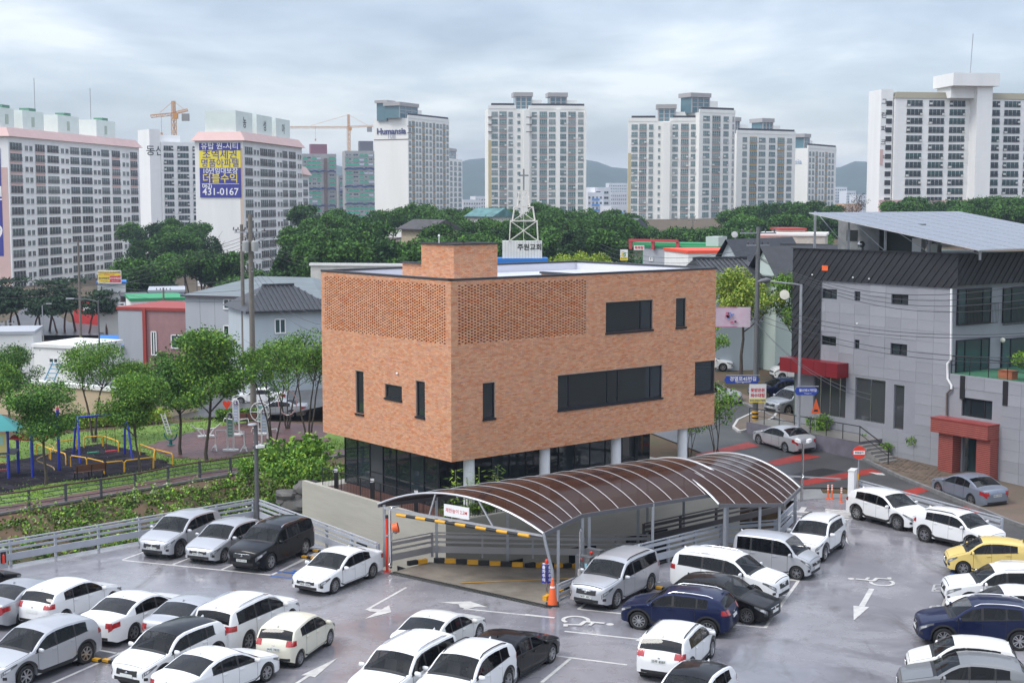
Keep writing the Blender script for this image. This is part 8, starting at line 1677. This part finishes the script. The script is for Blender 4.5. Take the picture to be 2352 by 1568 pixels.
def win_mesh(kind, w, h, g, rm, fm):
    k = (kind, round(w, 1), round(h, 1), g.name, rm.name)
    if k in _wm: return _wm[k]
    m = MB(); w, h = k[1], k[2]
    m.cur = 0; m.quad((0, -.02, 0), (w, -.02, 0), (w, -.02, h), (0, -.02, h))
    m.cur = 1; t = .09
    m.bx(0, w, -.10, .0, h-t, h); m.bx(0, t, -.10, 0, 0, h); m.bx(w-t, w, -.10, 0, 0, h); m.bx(0, w, -.12, 0, -.06, .08)
    n = 2 if kind == 'win' else 4
    if kind == 'pair': n = 2
    for i in range(1, n): m.bx(w*i/n-.05, w*i/n+.05, -.08, 0, 0, h)
    if kind == 'bal':
        m.cur = 2; m.bx(0, w, -.22, -.17, h*.44, h*.48); m.bx(0, w, -.22, -.17, .0, .06)
        nb = max(4, int(w/.28))
        for i in range(nb+1): m.bx(w*i/nb-.03, w*i/nb+.03, -.2, -.18, .05, h*.45)
    _wm[k] = m.me('window', [g, fm, rm]); return _wm[k]
WFR = mat('window_frame_pale', (.50, .50, .49), .6); ACU = mat('air_conditioner', (.60, .60, .58), .6)
acm = MB().bx(0, .85, -.62, -.3, 0, .6).me('air_conditioner', ACU)
def apt(name, label, l, Dl, r, Dr, ytop, floors, cols, dp, wall, fl=2.8, g=WG, rm=RAILM, zb=None, ac=0, slabs=None, grp='apartment towers', band=None, lintel=None, extra_h=1.2):
    a, b = A(*l, Dl), A(*r, Dr); O = Vector((a.x, a.y)); u = (Vector((b.x, b.y))-O); L_ = u.length; u.normalize(); n = Vector((u.y, -u.x)); zt = A(l[0], ytop, Dl).z
    zb = zt-floors*fl-extra_h-4 if zb is None else zb
    t = thing(name, label, 'apartment tower', (O.x, O.y, 0), atan2(u.y, u.x), grp)
    MB().bx(0, L_, .02, dp, zb, zt).build('wall', wall, t)
    for ci, c in enumerate(cols):
        s0 = face_hit(c[0], O, u)[0]; s1 = face_hit(c[1], O, u)[0]; kind = c[2] if len(c) > 2 else 'bal'; w = max(.6, s1-s0); h = 2.05 if kind == 'bal' else 1.35
        me = win_mesh('bal' if kind == 'bal' else 'win', w, h, g, rm, WFR); me2 = win_mesh('win', max(.6, w*.40), 1.45, g, rm, WFR)
        if kind == 'bal' and lintel and ci in lintel[1]: MB().bx(s0, s0+w, -.012, .03, zb, zt-extra_h).build('spandrel', lintel[0], t)
        for f in range(floors):
            z = zt-extra_h-(f+1)*fl+.55
            if z < zb+1: break
            if kind == 'pair':
                link('window', me2, t, None, (s0, 0, z)); link('window', me2, t, None, (s0+w*.58, 0, z))
            else:
                link('window', me, t, None, (s0, 0, z))
                if ac and kind == 'bal' and random.random() < ac: link('air_conditioner', acm, t, None, (s0+random.choice((.1, w-.95)), 0, z+random.choice((.05, .6))))
    if slabs:
        for f in range(floors+1): z = zt-extra_h-f*fl+.1; MB().bx(-.02, L_+.02, -.06, .05, z-.08, z+.08).build('floor_band', slabs, t)
    return t, O, u, L_, zt, n
def rbox(t, s0, s1, y0, y1, z0, z1_, m, name): return MB().bx(s0, s1, y0, y1, z0, z1_).build(name, m, t)
def S_(p, O, u): return face_hit(p, O, u)[0]
# --- A: long white block at the left edge
cA = [(z1(x0), z1(x1), k) for x0, x1, k in ((55, 150, 'bal'), (175, 236, 'pair'), (255, 330, 'bal'), (350, 440, 'bal'), (458, 520, 'pair'), (530, 600, 'bal'), (615, 700, 'bal'), (713, 767, 'pair'), (775, 836, 'bal'), (858, 922, 'bal'), (942, 992, 'pair'), (1002, 1058, 'bal'))]
tA, OA, uA, LA, ztA, nA = apt('apartment_block', 'long white slab block with pink eaves and dark balcony windows at the left edge', z1(45), 372, z1(1075), 455, z1(0, 478)[1], 14, cA, 13, AW, zb=-9)
def mansard(t, L_, dp, zt, m=PINK, h=2.4, o=.9):
    MB().add([(-o, -o, zt), (L_+o, -o, zt), (L_+o, dp+o, zt), (-o, dp+o, zt), (.8, .8, zt+h), (L_-.8, .8, zt+h), (L_-.8, dp-.8, zt+h), (.8, dp-.8, zt+h)], [(0, 1, 5, 4), (1, 2, 6, 5), (2, 3, 7, 6), (3, 0, 4, 7), (4, 5, 6, 7), (3, 2, 1, 0)]).build('mansard_roof', m, t)
mansard(tA, LA, 13, ztA)
for x0, x1 in ((0.01, .10), (.155, .30), (.40, .56), (.70, .86)):
    rb = rbox(tA, LA*x0+1, LA*x1+1, 3, 10, ztA+1.5, ztA+7.6, MINT, 'lift_house'); MB().bx(LA*(x0+x1)/2, LA*(x0+x1)/2+1.6, 2.9, 3, ztA+3.4, ztA+6).build('lift_house_door', mat('mint_door', (.38, .46, .38), .7), rb); MB().bx(LA*(x0+x1)/2-1, LA*(x0+x1)/2+3, 3.2, 6, ztA+7.6, ztA+8.4).build('vent_hood', mat('vent_green', (.10, .25, .16), .7), rb)
for s_ in (.3, .72): MB().tube([(LA*s_, 5, ztA+7), (LA*s_, 5, ztA+17)], .12, 5).build('roof_mast', STEEL, tA)
for k, (c0, c1) in enumerate(((55, 150), (255, 330), (858, 922), (1002, 1058))):
    s0, s1 = S_(z1(c0), OA, uA), S_(z1(c1), OA, uA)
    for f in range(4): zz = ztA-1.2-(f+1)*2.8; MB().bx(s0, s1, -.04, .02, zz-.35, zz+.42).build('pink_spandrel', PINK, tA)
MB().bx(-.05, .02, .4, 3.5, -9, ztA-8).build('pink_stripe', PINK, tA)
BN = mat('banner_blue', (.035, .035, .26), .7); BNY = mat('banner_yellow', (.80, .66, .02), .7); BNT = mat('banner_white_text', (.8, .8, .8), .7)
ba = MB().bx(-.12, -.06, 2.2, 12.5, ztA-31, ztA-3).build('hanging_banner', BN, tA); text_on('9', 5, BNT, ba, (-.14, 3.4, ztA-25), pi); text_on('전', 4, BNT, ba, (-.14, 3.6, ztA-15), pi)
# --- B: white tower behind, lettered end wall
cB_ = [(z1(x0), z1(x1), 'bal') for x0, x1 in ((1268, 1345), (1375, 1465), (1495, 1585))]
tB, OB, uB, LB, ztB, nB = apt('apartment_tower', 'white tower with dark lettering on its blank stair wall behind the bannered block', z1(1250), 577, z1(1640), 590, z1(0, 522)[1], 15, cB_, 12, AW, ac=.7, g=WGD)
sw_ = S_(z1(1163), OB, uB); zsw = A(*z1(1163, 425), 577).z; ew = rbox(tB, sw_, -.1, .5, 12, ztB-55, zsw, AW, 'stair_wall'); text_on('동산', 4.3, BLK, ew, ((sw_-.1)/2, .42, A(*z1(1205, 597), 577).z), -pi/2, bold=.01); rbox(tB, 1, 10, 4, 10, ztB, ztB+3, AW, 'lift_house')
# --- C: block with the big blue and yellow banner
cC = [(z1(1907), z1(1967), 'bal'), (z1(1978), z1(2020), 'pair')]+[(z2(a_), z2(b_), k) for a_, b_, k in ((20, 78, 'bal'), (82, 136, 'bal'), (152, 192, 'pair'), (196, 234, 'bal'), (247, 300, 'bal'), (316, 346, 'pair'))]
tC, OC, uC, LC, ztC, nC = apt('apartment_block', 'white block with pink eaves carrying a tall blue and yellow banner on its end wall', z1(1893), 378, z2(352), 432, z1(0, 512)[1], 15, cC, 13.2, AW, zb=-8)
mansard(tC, LC, 13.2, ztC)
# end wall banner: local x = 0 plane faces the camera side
eb = thing('advert_banner', 'tall blue and yellow property advertising banner with phone number', 'banner', (OC.x, OC.y, 0), atan2(uC.y, uC.x)); W0, W1 = .6, 11.9
def bz(y): return A(*z1(1893, y), 378).z
for y0, y1, m in ((530, 590, BN), (590, 725, BNY), (725, 958, BN)): MB().bx(-.22, -.12, W0, W1, bz(y1), bz(y0)).build('banner_field', m, eb)
for tx, y, sz, m in (('유탑 원-시티', 558, 2.0, BNT), ('초역세권', 625, 2.65, BN), ('명품아파텔', 692, 2.3, BN), ('10년임대보장', 752, 1.75, BNT), ('더블수익', 812, 2.7, BNY), ('431-0167', 915, 2.6, BNT), ):
    text_on(tx, sz, m, eb, (-.25, (W0+W1)/2, bz(y)), pi, bold=.01)
text_on('062)', 1.5, BNT, eb, (-.25, W1-2, bz(868)), pi); MB().bx(-.24, -.23, W0+.5, W1-.5, bz(853), bz(850)).build('banner_line', BNT, eb)
MB().bx(-.06, .02, .05, .9, -8, ztC-2).build('cream_stripe', mat('cream_stripe', (.55, .45, .36), .8), tC); MB().bx(-.09, -.02, .1, .9, ztC-12, ztC-4).build('pink_stripe', PINK, tC); MB().bx(-.09, -.02, .1, .9, ztC-32, ztC-24).build('pink_stripe', PINK, tC)
for (p0, p1, y0, y1, tx) in ((z1(1660), z1(1925), 352, 458, '농성'), (z2(5), z2(105), 382, 470, '성'), (z2(115), z2(266), 415, 492, '아파트')):
    k_ = {'농성': .02, '성': .34, '아파트': .66}[tx]; s0, s1, h1 = LC*k_, LC*(k_+.27), ztC+8.0
    rb = rbox(tC, s0+1, s1, 2.5, 11, ztC+1, h1, MINT, 'lift_house'); text_on(tx[0], 3.2, BLK, rb, (s0+(s1-s0)*.55, 2.45, h1-3.0), -pi/2)
sD = S_(z2(352), OC, uC); t2, *_ = apt('apartment_block', 'narrow lower white wing with pink eaves beside the bannered block', z2(352), 434, z2(404), 446, z2(0, 780)[1], 11, [(z2(357), z2(392), 'bal')], 12, AW, zb=-8); mansard(t2, _[2], 12, _[3], h=2.6)
# --- D: towers under construction wrapped in green netting
def conc(label, l, r, D, ytop, floors, cols, core, fl=2.85):
    t, O, u, L_, zt, n = apt('unfinished_tower', label, l, D, r, D+6, ytop, floors, [(a_, b_, 'win') for a_, b_ in cols], 16, GREYC, fl, WG, RAILM, zb=0, grp='towers under construction', extra_h=1.0)
    for f in range(floors):
        z = zt-1.0-(f+1)*fl; MB().bx(-.1, L_+.1, -.25, 0, z-.1, z+.2).build('slab_edge', mat('slab_white', (.42, .42, .41), .8), t)
        for a_, b_ in cols:
            if random.random() < .82: s0, s1 = S_(a_, O, u), S_(b_, O, u); MB().bx(s0-.3, s1+.6, -.4, -.3, z+.2, z+1.5).build('safety_net', NET if random.random() < .85 else mat('white_sheet', (.5, .52, .6), .8), t)
    for f in (3, 7, 11):
        if f < floors:
            z = zt-f*fl-3; k = 14; MB().add([(L_*i/k-.5, -1.6-.6*sin(i*2.2), z+.9*abs(sin(i*.9))) for i in range(k+1)]+[(L_*i/k-.5, -.3, z-1.0+.5*abs(sin(i*.9))) for i in range(k+1)], [(i, i+1, k+2+i, k+1+i) for i in range(k)]).build('catch_net', NETB, t)
    if core: s0, s1 = S_(core[0], O, u), S_(core[1], O, u); rbox(t, s0, s1, 3, 10, zt, zt+6.5, core[2], 'core_top')
    return t, O, u, L_, zt
td, Od, ud, Ld, ztd = conc('grey unfinished tower with red and blue scaffold top left of the second crane', z2(352), z2(622), 950, z2(0, 615)[1], 17, [(z2(a_), z2(b_)) for a_, b_ in ((362, 385), (392, 420), (432, 460), (470, 492), (565, 605))], (z2(425), z2(555), mat('scaffold_red', (.22, .08, .10), .8)))
MB().bx(S_(z2(522), Od, ud), S_(z2(548), Od, ud), -1.2, 0, 0, ztd-3).build('hoist_mast', mat('rusty_hoist', (.14, .09, .06), .8), td)
conc('grey unfinished tower draped in green nets under the second crane', z2(690), z2(1010), 935, z2(0, 592)[1], 18, [(z2(a_), z2(b_)) for a_, b_ in ((700, 715), (720, 742), (755, 795), (808, 832), (845, 865), (880, 905), (915, 940), (955, 993))], (z2(810), z2(918), mat('core_dark', (.12, .12, .13), .8)))
conc('low unfinished wing between the two netted towers', z2(637), z2(690), 990, z2(0, 782)[1], 11, [(z2(648), z2(680))], None)
conc('distant unfinished tower seen between the left block and the lettered tower', z1(1072), z1(1168), 930, z1(0, 765)[1], 16, [(z1(1078), z1(1122)), (z1(1145), z1(1165))], None)
# --- E..I: cream towers with roof lanterns
LAN = mat('roof_lantern_glass', (.10, .18, .21), .15); LANF = mat('roof_lantern_frame', (.36, .34, .33), .6)
def lantern(t, O, u, p0, p1, zt, h=9, dp=7):
    h = min(h, 8)*.74
    s0, s1 = S_(p0, O, u), S_(p1, O, u); w = s1-s0
    c = MB().bx(s0+.5, s1-.5, 3, 3+dp, zt-1, zt+h-1).build('roof_lantern', LAN, t); MB().bx(s0-.3, s1+.3, 2.4, 3+dp+.6, zt+h-1, zt+h+.6).build('lantern_cap', LANF, c)
    for k in range(4): MB().bx(s0+.4+(w-.9)*k/3, s0+.9+(w-.9)*k/3, 2.85, 3.05, zt-1, zt+h-1).build('lantern_post', LANF, c)
    for k in range(3): MB().bx(s0+.5, s1-.5, 2.9, 3.0, zt+h*(.2+.27*k), zt+h*(.2+.27*k)+.25).build('lantern_bar', LANF, c)
    MB().bx(s1-.4, s1+4, 3.2, 9, zt-1, zt+h*.62).build('tank_room', ACR, t)
def parapet(t, L_, zt, m, s0=0, s1=None, h=1.3):
    s1 = L_ if s1 is None else s1; MB().bx(s0, s1, -.1, .5, zt, zt+h).build('parapet', ACR, t); MB().bx(s0+1.2, s1-.6, .1, .8, zt+h, zt+h+.8).build('dark_coping', mat('dark_coping', (.035, .03, .035), .6), t)
cE = [(z2(a_), z2(b_)) for a_, b_ in ((1192, 1213), (1219, 1242), (1250, 1267), (1275, 1292), (1300, 1321), (1328, 1345), (1357, 1375), (1384, 1402), (1411, 1430), (1438, 1456), (1463, 1483), (1490, 1507))]
tE, OE, uE, LE, ztE, nE = apt('apartment_tower', 'cream tower with company lettering on its blank end wall and two roof lanterns', z2(1190), 618, z2(1512), 652, z2(0, 335)[1], 16, cE, 17, ACR, g=WGT, rm=RAILL, zb=0, lintel=(TAN, (1, 4, 7, 10)), extra_h=1.0)
parapet(tE, LE, ztE, ACR); lantern(tE, OE, uE, z2(1165), z2(1312), ztE+1, 7)
c = MB().bx(-1, 5, 10, 15, ztE-1, ztE+6.6).build('roof_lantern', LAN, tE); MB().bx(-1.8, 5.6, 9.4, 15.6, ztE+6.6, ztE+7.8).build('lantern_cap', LANF, c)
HB = mat('lettering_blue', (.05, .055, .16), .5); text_on('Humansia', 3.7, HB, tE, (-.2, 8.3, A(*z2(1090, 438), 618).z), pi, bold=.02, depth=.1); text_on('108', 2.8, mat('number_grey', (.40, .41, .45), .7), tE, (-.15, 8.3, A(*z2(1090, 478), 618).z), pi)
for y in (400, 452, 502): zz = A(*z2(1190, y), 618).z; MB().bx(-.12, 3 if y != 502 else .1, -.12, 17.1 if y == 502 else .4, zz-.2, zz+.2).build('string_course', mat('brown_course', (.22, .18, .16), .7), tE)
t_, O_, u_, L_, zt_, n_ = apt('apartment_tower', 'cream tower peeking out behind the lettered company tower', z2(1508), 760, z2(1616), 790, z2(0, 650)[1], 14, [(z2(a_), z2(b_)) for a_, b_ in ((1518, 1536), (1550, 1570), (1584, 1606))], 14, ACR, g=WGT, rm=RAILL, zb=0); lantern(t_, O_, u_, z2(1515), z2(1605), zt_, 7)
cF = [(z2(1845), z2(1896)), (z2(1907), z2(1966)), (z2(1979), z2(2014)), (z3(42), z3(66), 'win')]+[(z3(a_), z3(b_)) for a_, b_ in ((155, 196), (216, 276), (290, 342), (377, 428), (442, 501), (520, 561))]
tF, OF, uF, LF, ztF, nF = apt('apartment_tower', 'broad cream tower in the centre directly above the brick building with two roof lanterns', z2(1820), 556, z3(580), 560, z2(0, 262)[1], 17, cF, 15, ACR, g=WGT, rm=RAILL, zb=0, ac=.35, lintel=(mat('apartment_rose', (.42, .33, .30), .8), (1, 5, 8)), extra_h=.9)
parapet(tF, LF, ztF, ACR, 0, S_(z3(30), OF, uF)); parapet(tF, LF, ztF, ACR, S_(z3(130), OF, uF), LF); lantern(tF, OF, uF, z3(22), z3(165), ztF, 9); lantern(tF, OF, uF, z3(295), z3(440), ztF, 9)
def bays(t, O, u, zt, recs, zb=0):
    for p0, p1, m in recs: s0, s1 = S_(p0, O, u), S_(p1, O, u); MB().bx(s0, s1, -1.2, 0, zb, zt-.3).build('recess_pier', m, t)
bays(tF, OF, uF, ztF, ((z3(90), z3(135), ACR), (z3(568), z3(582), ACR), (z3(345), z3(376), ACR)))
MB().bx(0, S_(z2(1843), OF, uF), -.05, .0, 0, ztF-12).build('ochre_stripe', OCH, tF)
for t0, O0, u0, zt0, xs_ in ((tF, OF, uF, ztF, (z2(1818), z2(1850))), (tF, OF, uF, ztF, (z3(108), z3(155)))):
    for k in (3.2, 6.0, 8.8): s0, s1 = S_(xs_[0], O0, u0), S_(xs_[1], O0, u0); MB().bx(s0, s1, -1.3, .1, zt0-k-.15, zt0-k+.15).build('string_course', MATS['brown_course'], t0)
cG = [(z3(a_), z3(b_), *k) for a_, b_, *k in ((940, 990), (1002, 1060), (1077, 1113), (1150, 1168, 'win'), (1263, 1306), (1329, 1392), (1408, 1460))]
tG, OG, uG, LG, ztG, nG = apt('apartment_tower', 'wide cream tower with ochre edge stripe right of the centre tower', z3(915), 548, z3(1472), 546, z3(0, 362)[1], 16, cG, 15, ACR, g=WGT, rm=RAILL, zb=0, ac=.35, lintel=(MATS['apartment_rose'], (1, 5)), extra_h=.9)
parapet(tG, LG, ztG, ACR, 0, S_(z3(1140), OG, uG)); parapet(tG, LG, ztG, ACR, S_(z3(1240), OG, uG), LG); lantern(tG, OG, uG, z3(1140), z3(1290), ztG, 9); bays(tG, OG, uG, ztG, ((z3(1190), z3(1245), ACR),)); MB().bx(0, S_(z3(937), OG, uG), -.05, .0, 0, ztG-12).build('ochre_stripe', OCH, tG)
cG2 = [(z3(a_), z3(b_)) for a_, b_ in ((1503, 1556), (1575, 1640), (1663, 1705), (1733, 1748))]
tG2, OG2, uG2, LG2, ztG2, _n = apt('apartment_tower', 'taller cream tower joined to the right side of the ochre striped tower', z3(1474), 544, z3(1755), 552, z3(0, 292)[1], 17, cG2, 15, ACR, g=WGT, rm=RAILL, zb=0, ac=.35, lintel=(MATS['apartment_rose'], (1,)), extra_h=.9); parapet(tG2, LG2, ztG2, ACR); lantern(tG2, OG2, uG2, z3(1438), z3(1590), ztG2+1, 8)
cH = [(z3(a_), z3(b_)) for a_, b_ in ((1815, 1850), (1872, 1930), (1944, 1996))]+[(z4(a_), z4(b_)) for a_, b_ in ((18, 60), (75, 122), (138, 171))]
tH, OH, uH, LH, ztH, _n = apt('apartment_tower', 'cream tower with tan spandrels second from right of the cream group', z3(1770), 575, z4(195), 590, z3(0, 455)[1], 13, cH, 15, ACR, g=WGT, rm=RAILL, zb=2, ac=.3, lintel=(TAN, (1, 4))); parapet(tH, LH, ztH, ACR); lantern(tH, OH, uH, z3(1765), z3(1828), ztH, 9); lantern(tH, OH, uH, z4(0), z4(75), ztH, 9)
cI = [(z4(a_), z4(b_)) for a_, b_ in ((286, 300), (308, 322), (330, 346), (354, 366), (374, 386), (394, 410), (416, 430), (438, 452))]
tI, OI, uI, LI, ztI, _n = apt('apartment_tower', 'smaller cream tower rightmost of the cream group with a blank lettered wall', z4(280), 640, z4(468), 668, z4(0, 728)[1], 14, cI, 15, ACR, g=WGT, rm=RAILL, zb=2, lintel=(TAN, (2, 5))); parapet(tI, LI, ztI, ACR); lantern(tI, OI, uI, z4(290), z4(330), ztI, 8); text_on('ansia', 3.2, mat('pale_lettering', (.35, .42, .55), .7), tI, (-.15, 6, A(*z4(240, 818), 640).z), pi)
# --- J: white block with stair tower at the right
cJ = [(z4(a_), z4(b_)) for a_, b_ in ((928, 1034), (1075, 1179), (1211, 1316), (1443, 1546), (1575, 1682), (1712, 1815))]
tJ, OJ, uJ, LJ, ztJ, _n = apt('apartment_block', 'white block with dark glazed balconies and a tall service shaft at the right edge', z4(852), 460, z4(1850), 468, z4(0, 398)[1], 13, cJ, 14, AW, g=WGD, rm=mat('balcony_rail_black', (.05, .05, .05), .6), zb=2, ac=.8, extra_h=.3)
mansard(tJ, LJ, 14, ztJ, mat('olive_roof', (.22, .20, .14), .7), 2.0, .3)
s0, s1 = S_(z4(766), OJ, uJ), -.3; zst = A(*z4(800, 340), 460).z; stw = rbox(tJ, s0, s1, 1, 11, 0, zst, AW, 'stair_tower')
for f in range(13): zz = zst-4.5-f*2.8; MB().bx(s1-2.3, s1-.35, .8, 1.1, zz-.75, zz+.85).build('stair_opening', mat('stair_dark', (.03, .03, .03), .8), stw)
for k, ch in enumerate('그린파크'): text_on(ch, 2.1, BLK, stw, (s0+1.05, .92, zst-4.0-k*4.3), -pi/2, bold=.01)
text_on('102', 1.3, BLK, stw, (s0+1.15, .92, zst-21.5), -pi/2); MB().bx(s0-.02, s0+1.0, .85, 1, zst-24, zst-19).build('pink_patch', PINK, stw); MB().bx(s0-.05, LJ, -.08, .95, 0, A(*z4(900, 1070), 460).z).build('pink_base', PINK, tJ)
c0, c1 = S_(z4(1345), OJ, uJ), S_(z4(1445), OJ, uJ); zc0, zc1 = A(*z4(1345, 322), 460).z, A(*z4(1345, 238), 460).z; rbox(tJ, c0, c1, -5, 2, 0, zc0, AW, 'service_shaft'); rbox(tJ, c0-9, c1+1.6, -6.5, 8, zc0, zc1, AW, 'water_tank'); rbox(tJ, c0-8, c1, -3, 7, ztJ, zc0, AW, 'tank_base'); MB().tube([(c0-.2, 0, zc1), (c0+.4, 0, zc1+13)], .15, 5).build('roof_mast', STEEL, tJ)
# --- far pale buildings
def block(label, l, r, D, ytop, floors, ncol, wall, m2=None, name='distant_building', zb=0):
    W = r[0]-l[0]; cols = [((l[0]+W*(i+.2)/ncol, 0), (l[0]+W*(i+.75)/ncol, 0), 'win') for i in range(ncol)]; t, O, u, L_, zt, n = apt(name, label, l, D, r, D+4, ytop, floors, cols, 14, wall, 3.0, m2 or WG, RAILL, zb=zb, grp='distant buildings'); return t, O, u, L_, zt
PALE = mat('pale_building', (.62, .63, .65), .8); BLUEB = mat('balcony_blue', (.10, .28, .62), .7)
for lab, l, r, D, yt, nf, ncb in (('white building with blue balconies left of the ochre striped tower', z3(600), z3(722), 800, z3(0, 918)[1], 10, 3), ('taller blank white building beside the blue balconies', z3(655), z3(782), 812, z3(0, 878)[1], 11, 1), ('lower white building with blue balconies against the ochre striped tower', z3(782), z3(912), 790, z3(0, 1025)[1], 7, 3)):
    t, O, u, L_, zt = block(lab, l, r, D, yt, nf, ncb+1, PALE)
    if ncb > 1:
        for f in range(nf):
            for c in range(1, ncb): MB().bx(L_*(c+.05)/(ncb+1), L_*(c+.95)/(ncb+1), -.5, 0, zt-1.2-(f+1)*3.0-.3, zt-1.2-(f+1)*3.0+.75).build('blue_balcony', BLUEB, t)
block('pale grey slab of flats far behind the blue balcony building', z3(785), z3(912), 1150, z3(0, 915)[1], 14, 8, PALE); block('very distant white slab above the grey flats', z3(768), z3(912), 1500, z3(0, 845)[1], 20, 10, PALE)
for k, (x0, x1, y, D, lab) in enumerate(((470, 545, 985, 1500, 'distant white flats left of the bare tree'), (545, 605, 1010, 1480, 'distant white flats behind the bare tree'), (610, 690, 1035, 1450, 'distant white flats with orange tint near the right hill foot'), (690, 760, 1040, 1500, 'distant white flats next to the right block'), (535, 640, 1095, 1100, 'low orange roofed distant building below the bare tree'))): block(lab, z4(x0), z4(x1), D, z4(0, y)[1], 10 if k < 4 else 3, 5, PALE if k < 4 else mat('orange_roofed', (.5, .28, .12), .8))
block('low distant white school building before the left hill', z2(1620), z2(1760), 1050, z2(0, 975)[1], 3, 7, PALE); block('distant white campus building before the left hill', z2(1718), z2(1822), 1200, z2(0, 948)[1], 4, 5, PALE)
# --- cranes
CRY = mat('crane_yellow', (.55, .25, .04), .6)
def crane(label, base, zb, zt, jib, cj, D, hk=None):
    t = thing('tower_crane', label, 'crane', (base.x, base.y, zb), 0, 'tower cranes'); H = zt-zb; w = .9
    def lattice(name, a, b, w, n, tri=False):
        m = MB(); a, b = Vector(a), Vector(b); d = (b-a).normalized(); x = d.orthogonal().normalized() if abs(d.z) > .9 else Vector((0, 1, 0)); y = d.cross(x); cs = [x+y, x-y, -x-y, -x+y] if not tri else [x-y*.5, -x-y*.5, y]
        r = .11
        for c in cs: m.bar(a+c*w, b+c*w, r*2)
        for i in range(n):
            p, q = a.lerp(b, i/n), a.lerp(b, (i+1)/n)
            for j in range(len(cs)): c0, c1 = cs[j], cs[(j+1) % len(cs)]; m.bar(p+c0*w, q+c1*w, r*1.3); m.bar(q+c0*w, q+c1*w, r*1.3)
        return m.build(name, CRY, t)
    top = H; jz = H-jib[2]
    lattice('mast', (0, 0, 0), (0, 0, jz), .8, int(jz/3)); lattice('tower_head', (0, 0, jz), (0, 0, H), .6, 4)
    lattice('jib', (0, 0, jz), (jib[0], 0, jz+jib[1]), .8, int(abs(jib[0])/2.5), True); lattice('counter_jib', (0, 0, jz), (cj[0], 0, jz+cj[1]), .7, 5, True)
    MB().box(cj[0]*.85, 0, jz-1.6, 3.2, 1.5, 3.2).build('counterweight', mat('counterweight', (.25, .24, .22), .8), t); MB().box(1.2, -1, jz-1.2, 1.8, 1.8, 2.2).build('cab', CRY, t)
    MB().tube([(0, 0, H), (jib[0]*.62, 0, jz+jib[1]*.62+1)], .10, 4).build('tie_rope', CRY, t); MB().tube([(0, 0, H), (cj[0]*.8, 0, jz+cj[1]*.8+.5)], .08, 4).build('tie_rope', CRY, t)
    MB().tube([(jib[0]*.55, 0, jz+jib[1]*.55), (jib[0]*.55, 0, jz+jib[1]*.55-8)], .06, 4).build('hoist_rope', BLACK, t); MB().box(jib[0]*.55, 0, jz+jib[1]*.55-8.5, .8, .8, 1.4).build('hook_block', CRY, t)
p = A(404, 480, 640); crane('orange tower crane with short raised jib behind the lettered tower', p, 0, A(404, 232, 640).z, (A(347, 265, 640).x-p.x, -1.0, 5.5), (A(431, 258, 640).x-p.x, 1.5), 640)
p = A(803, 480, 960); crane('yellow tower crane with long jib above the netted towers', p, 0, A(803, 263, 960).z, (A(662, 291, 960).x-p.x, 0, 8.2), (A(857, 288, 960).x-p.x, .6), 960)
# --- wooded hills on the horizon
HILL = mat('wooded_hill', (.03, .05, .038), .95, col2=(.042, .068, .048), scale=.02, bump=1, bscale=.15)
def hill(name, D, crest, dp=700, zb=-20, x0=0, x1=2352):
    n = 90; V = []; rows = 8
    for j in range(rows+1):
        for i in range(n+1):
            px = x0+(x1-x0)*i/n; y = interp(crest, px)+2.5*sin(px*.05)+1.6*sin(px*.13+1)+.8*sin(px*.31); zc = A(px, y, D).z; f = sin(pi*min(1, j/rows)*.5)
            p = A(px, 459, D-dp*(1-j/rows)); V.append((p.x, p.y, zb+(zc-zb)*f+ (6*sin(px*.08+j*1.3)+3*sin(px*.21+j*2.1))*(f*(1-f))*2))
    me = bpy.data.meshes.new(name); me.from_pydata(V, [], [(j*(n+1)+i, j*(n+1)+i+1, (j+1)*(n+1)+i+1, (j+1)*(n+1)+i) for j in range(rows) for i in range(n)]); me.materials.append(HILL); me.polygons.foreach_set('use_smooth', [True]*len(me.polygons)); tag(link(name, me), kind='structure')
hill('hills', 2600, [(-300, 420), (300, 395), (330, 388), (420, 405), (700, 385), (760, 372), (790, 380), (860, 400), (1000, 385), (1080, 366), (1140, 364), (1250, 362), (1350, 370), (1420, 382), (1500, 405), (1600, 420), (1800, 405), (1900, 385), (1960, 374), (2000, 372), (2060, 378), (2200, 400), (2600, 420)], x0=-300, x1=2650)
hill('low_hills', 1700, [(-300, 452), (600, 452), (1050, 458), (1130, 452), (1350, 450), (1450, 446), (1900, 450), (2030, 452), (2650, 450)], 350, x0=-300, x1=2650)
# --- haze: one closed box of even air round the scene
hz = MB().bx(-6500, 6500, -150, 8500, -21.5, 112).build('haze', None); hm = bpy.data.materials.new('haze_air'); hm.use_nodes = True; hn = hm.node_tree.nodes; hn.clear(); ho = hn.new('ShaderNodeOutputMaterial'); hv = hn.new('ShaderNodeVolumePrincipled'); hv.inputs['Color'].default_value = (.66, .79, 1, 1); hv.inputs['Density'].default_value = .00020; hv.inputs['Anisotropy'].default_value = 0.2
hm.node_tree.links.new(hv.outputs[0], ho.inputs['Volume']); hz.data.materials.append(hm); tag(hz, kind='stuff')
# ---- lettering that was not set at the start
if _tw: set_lettering(_tw)
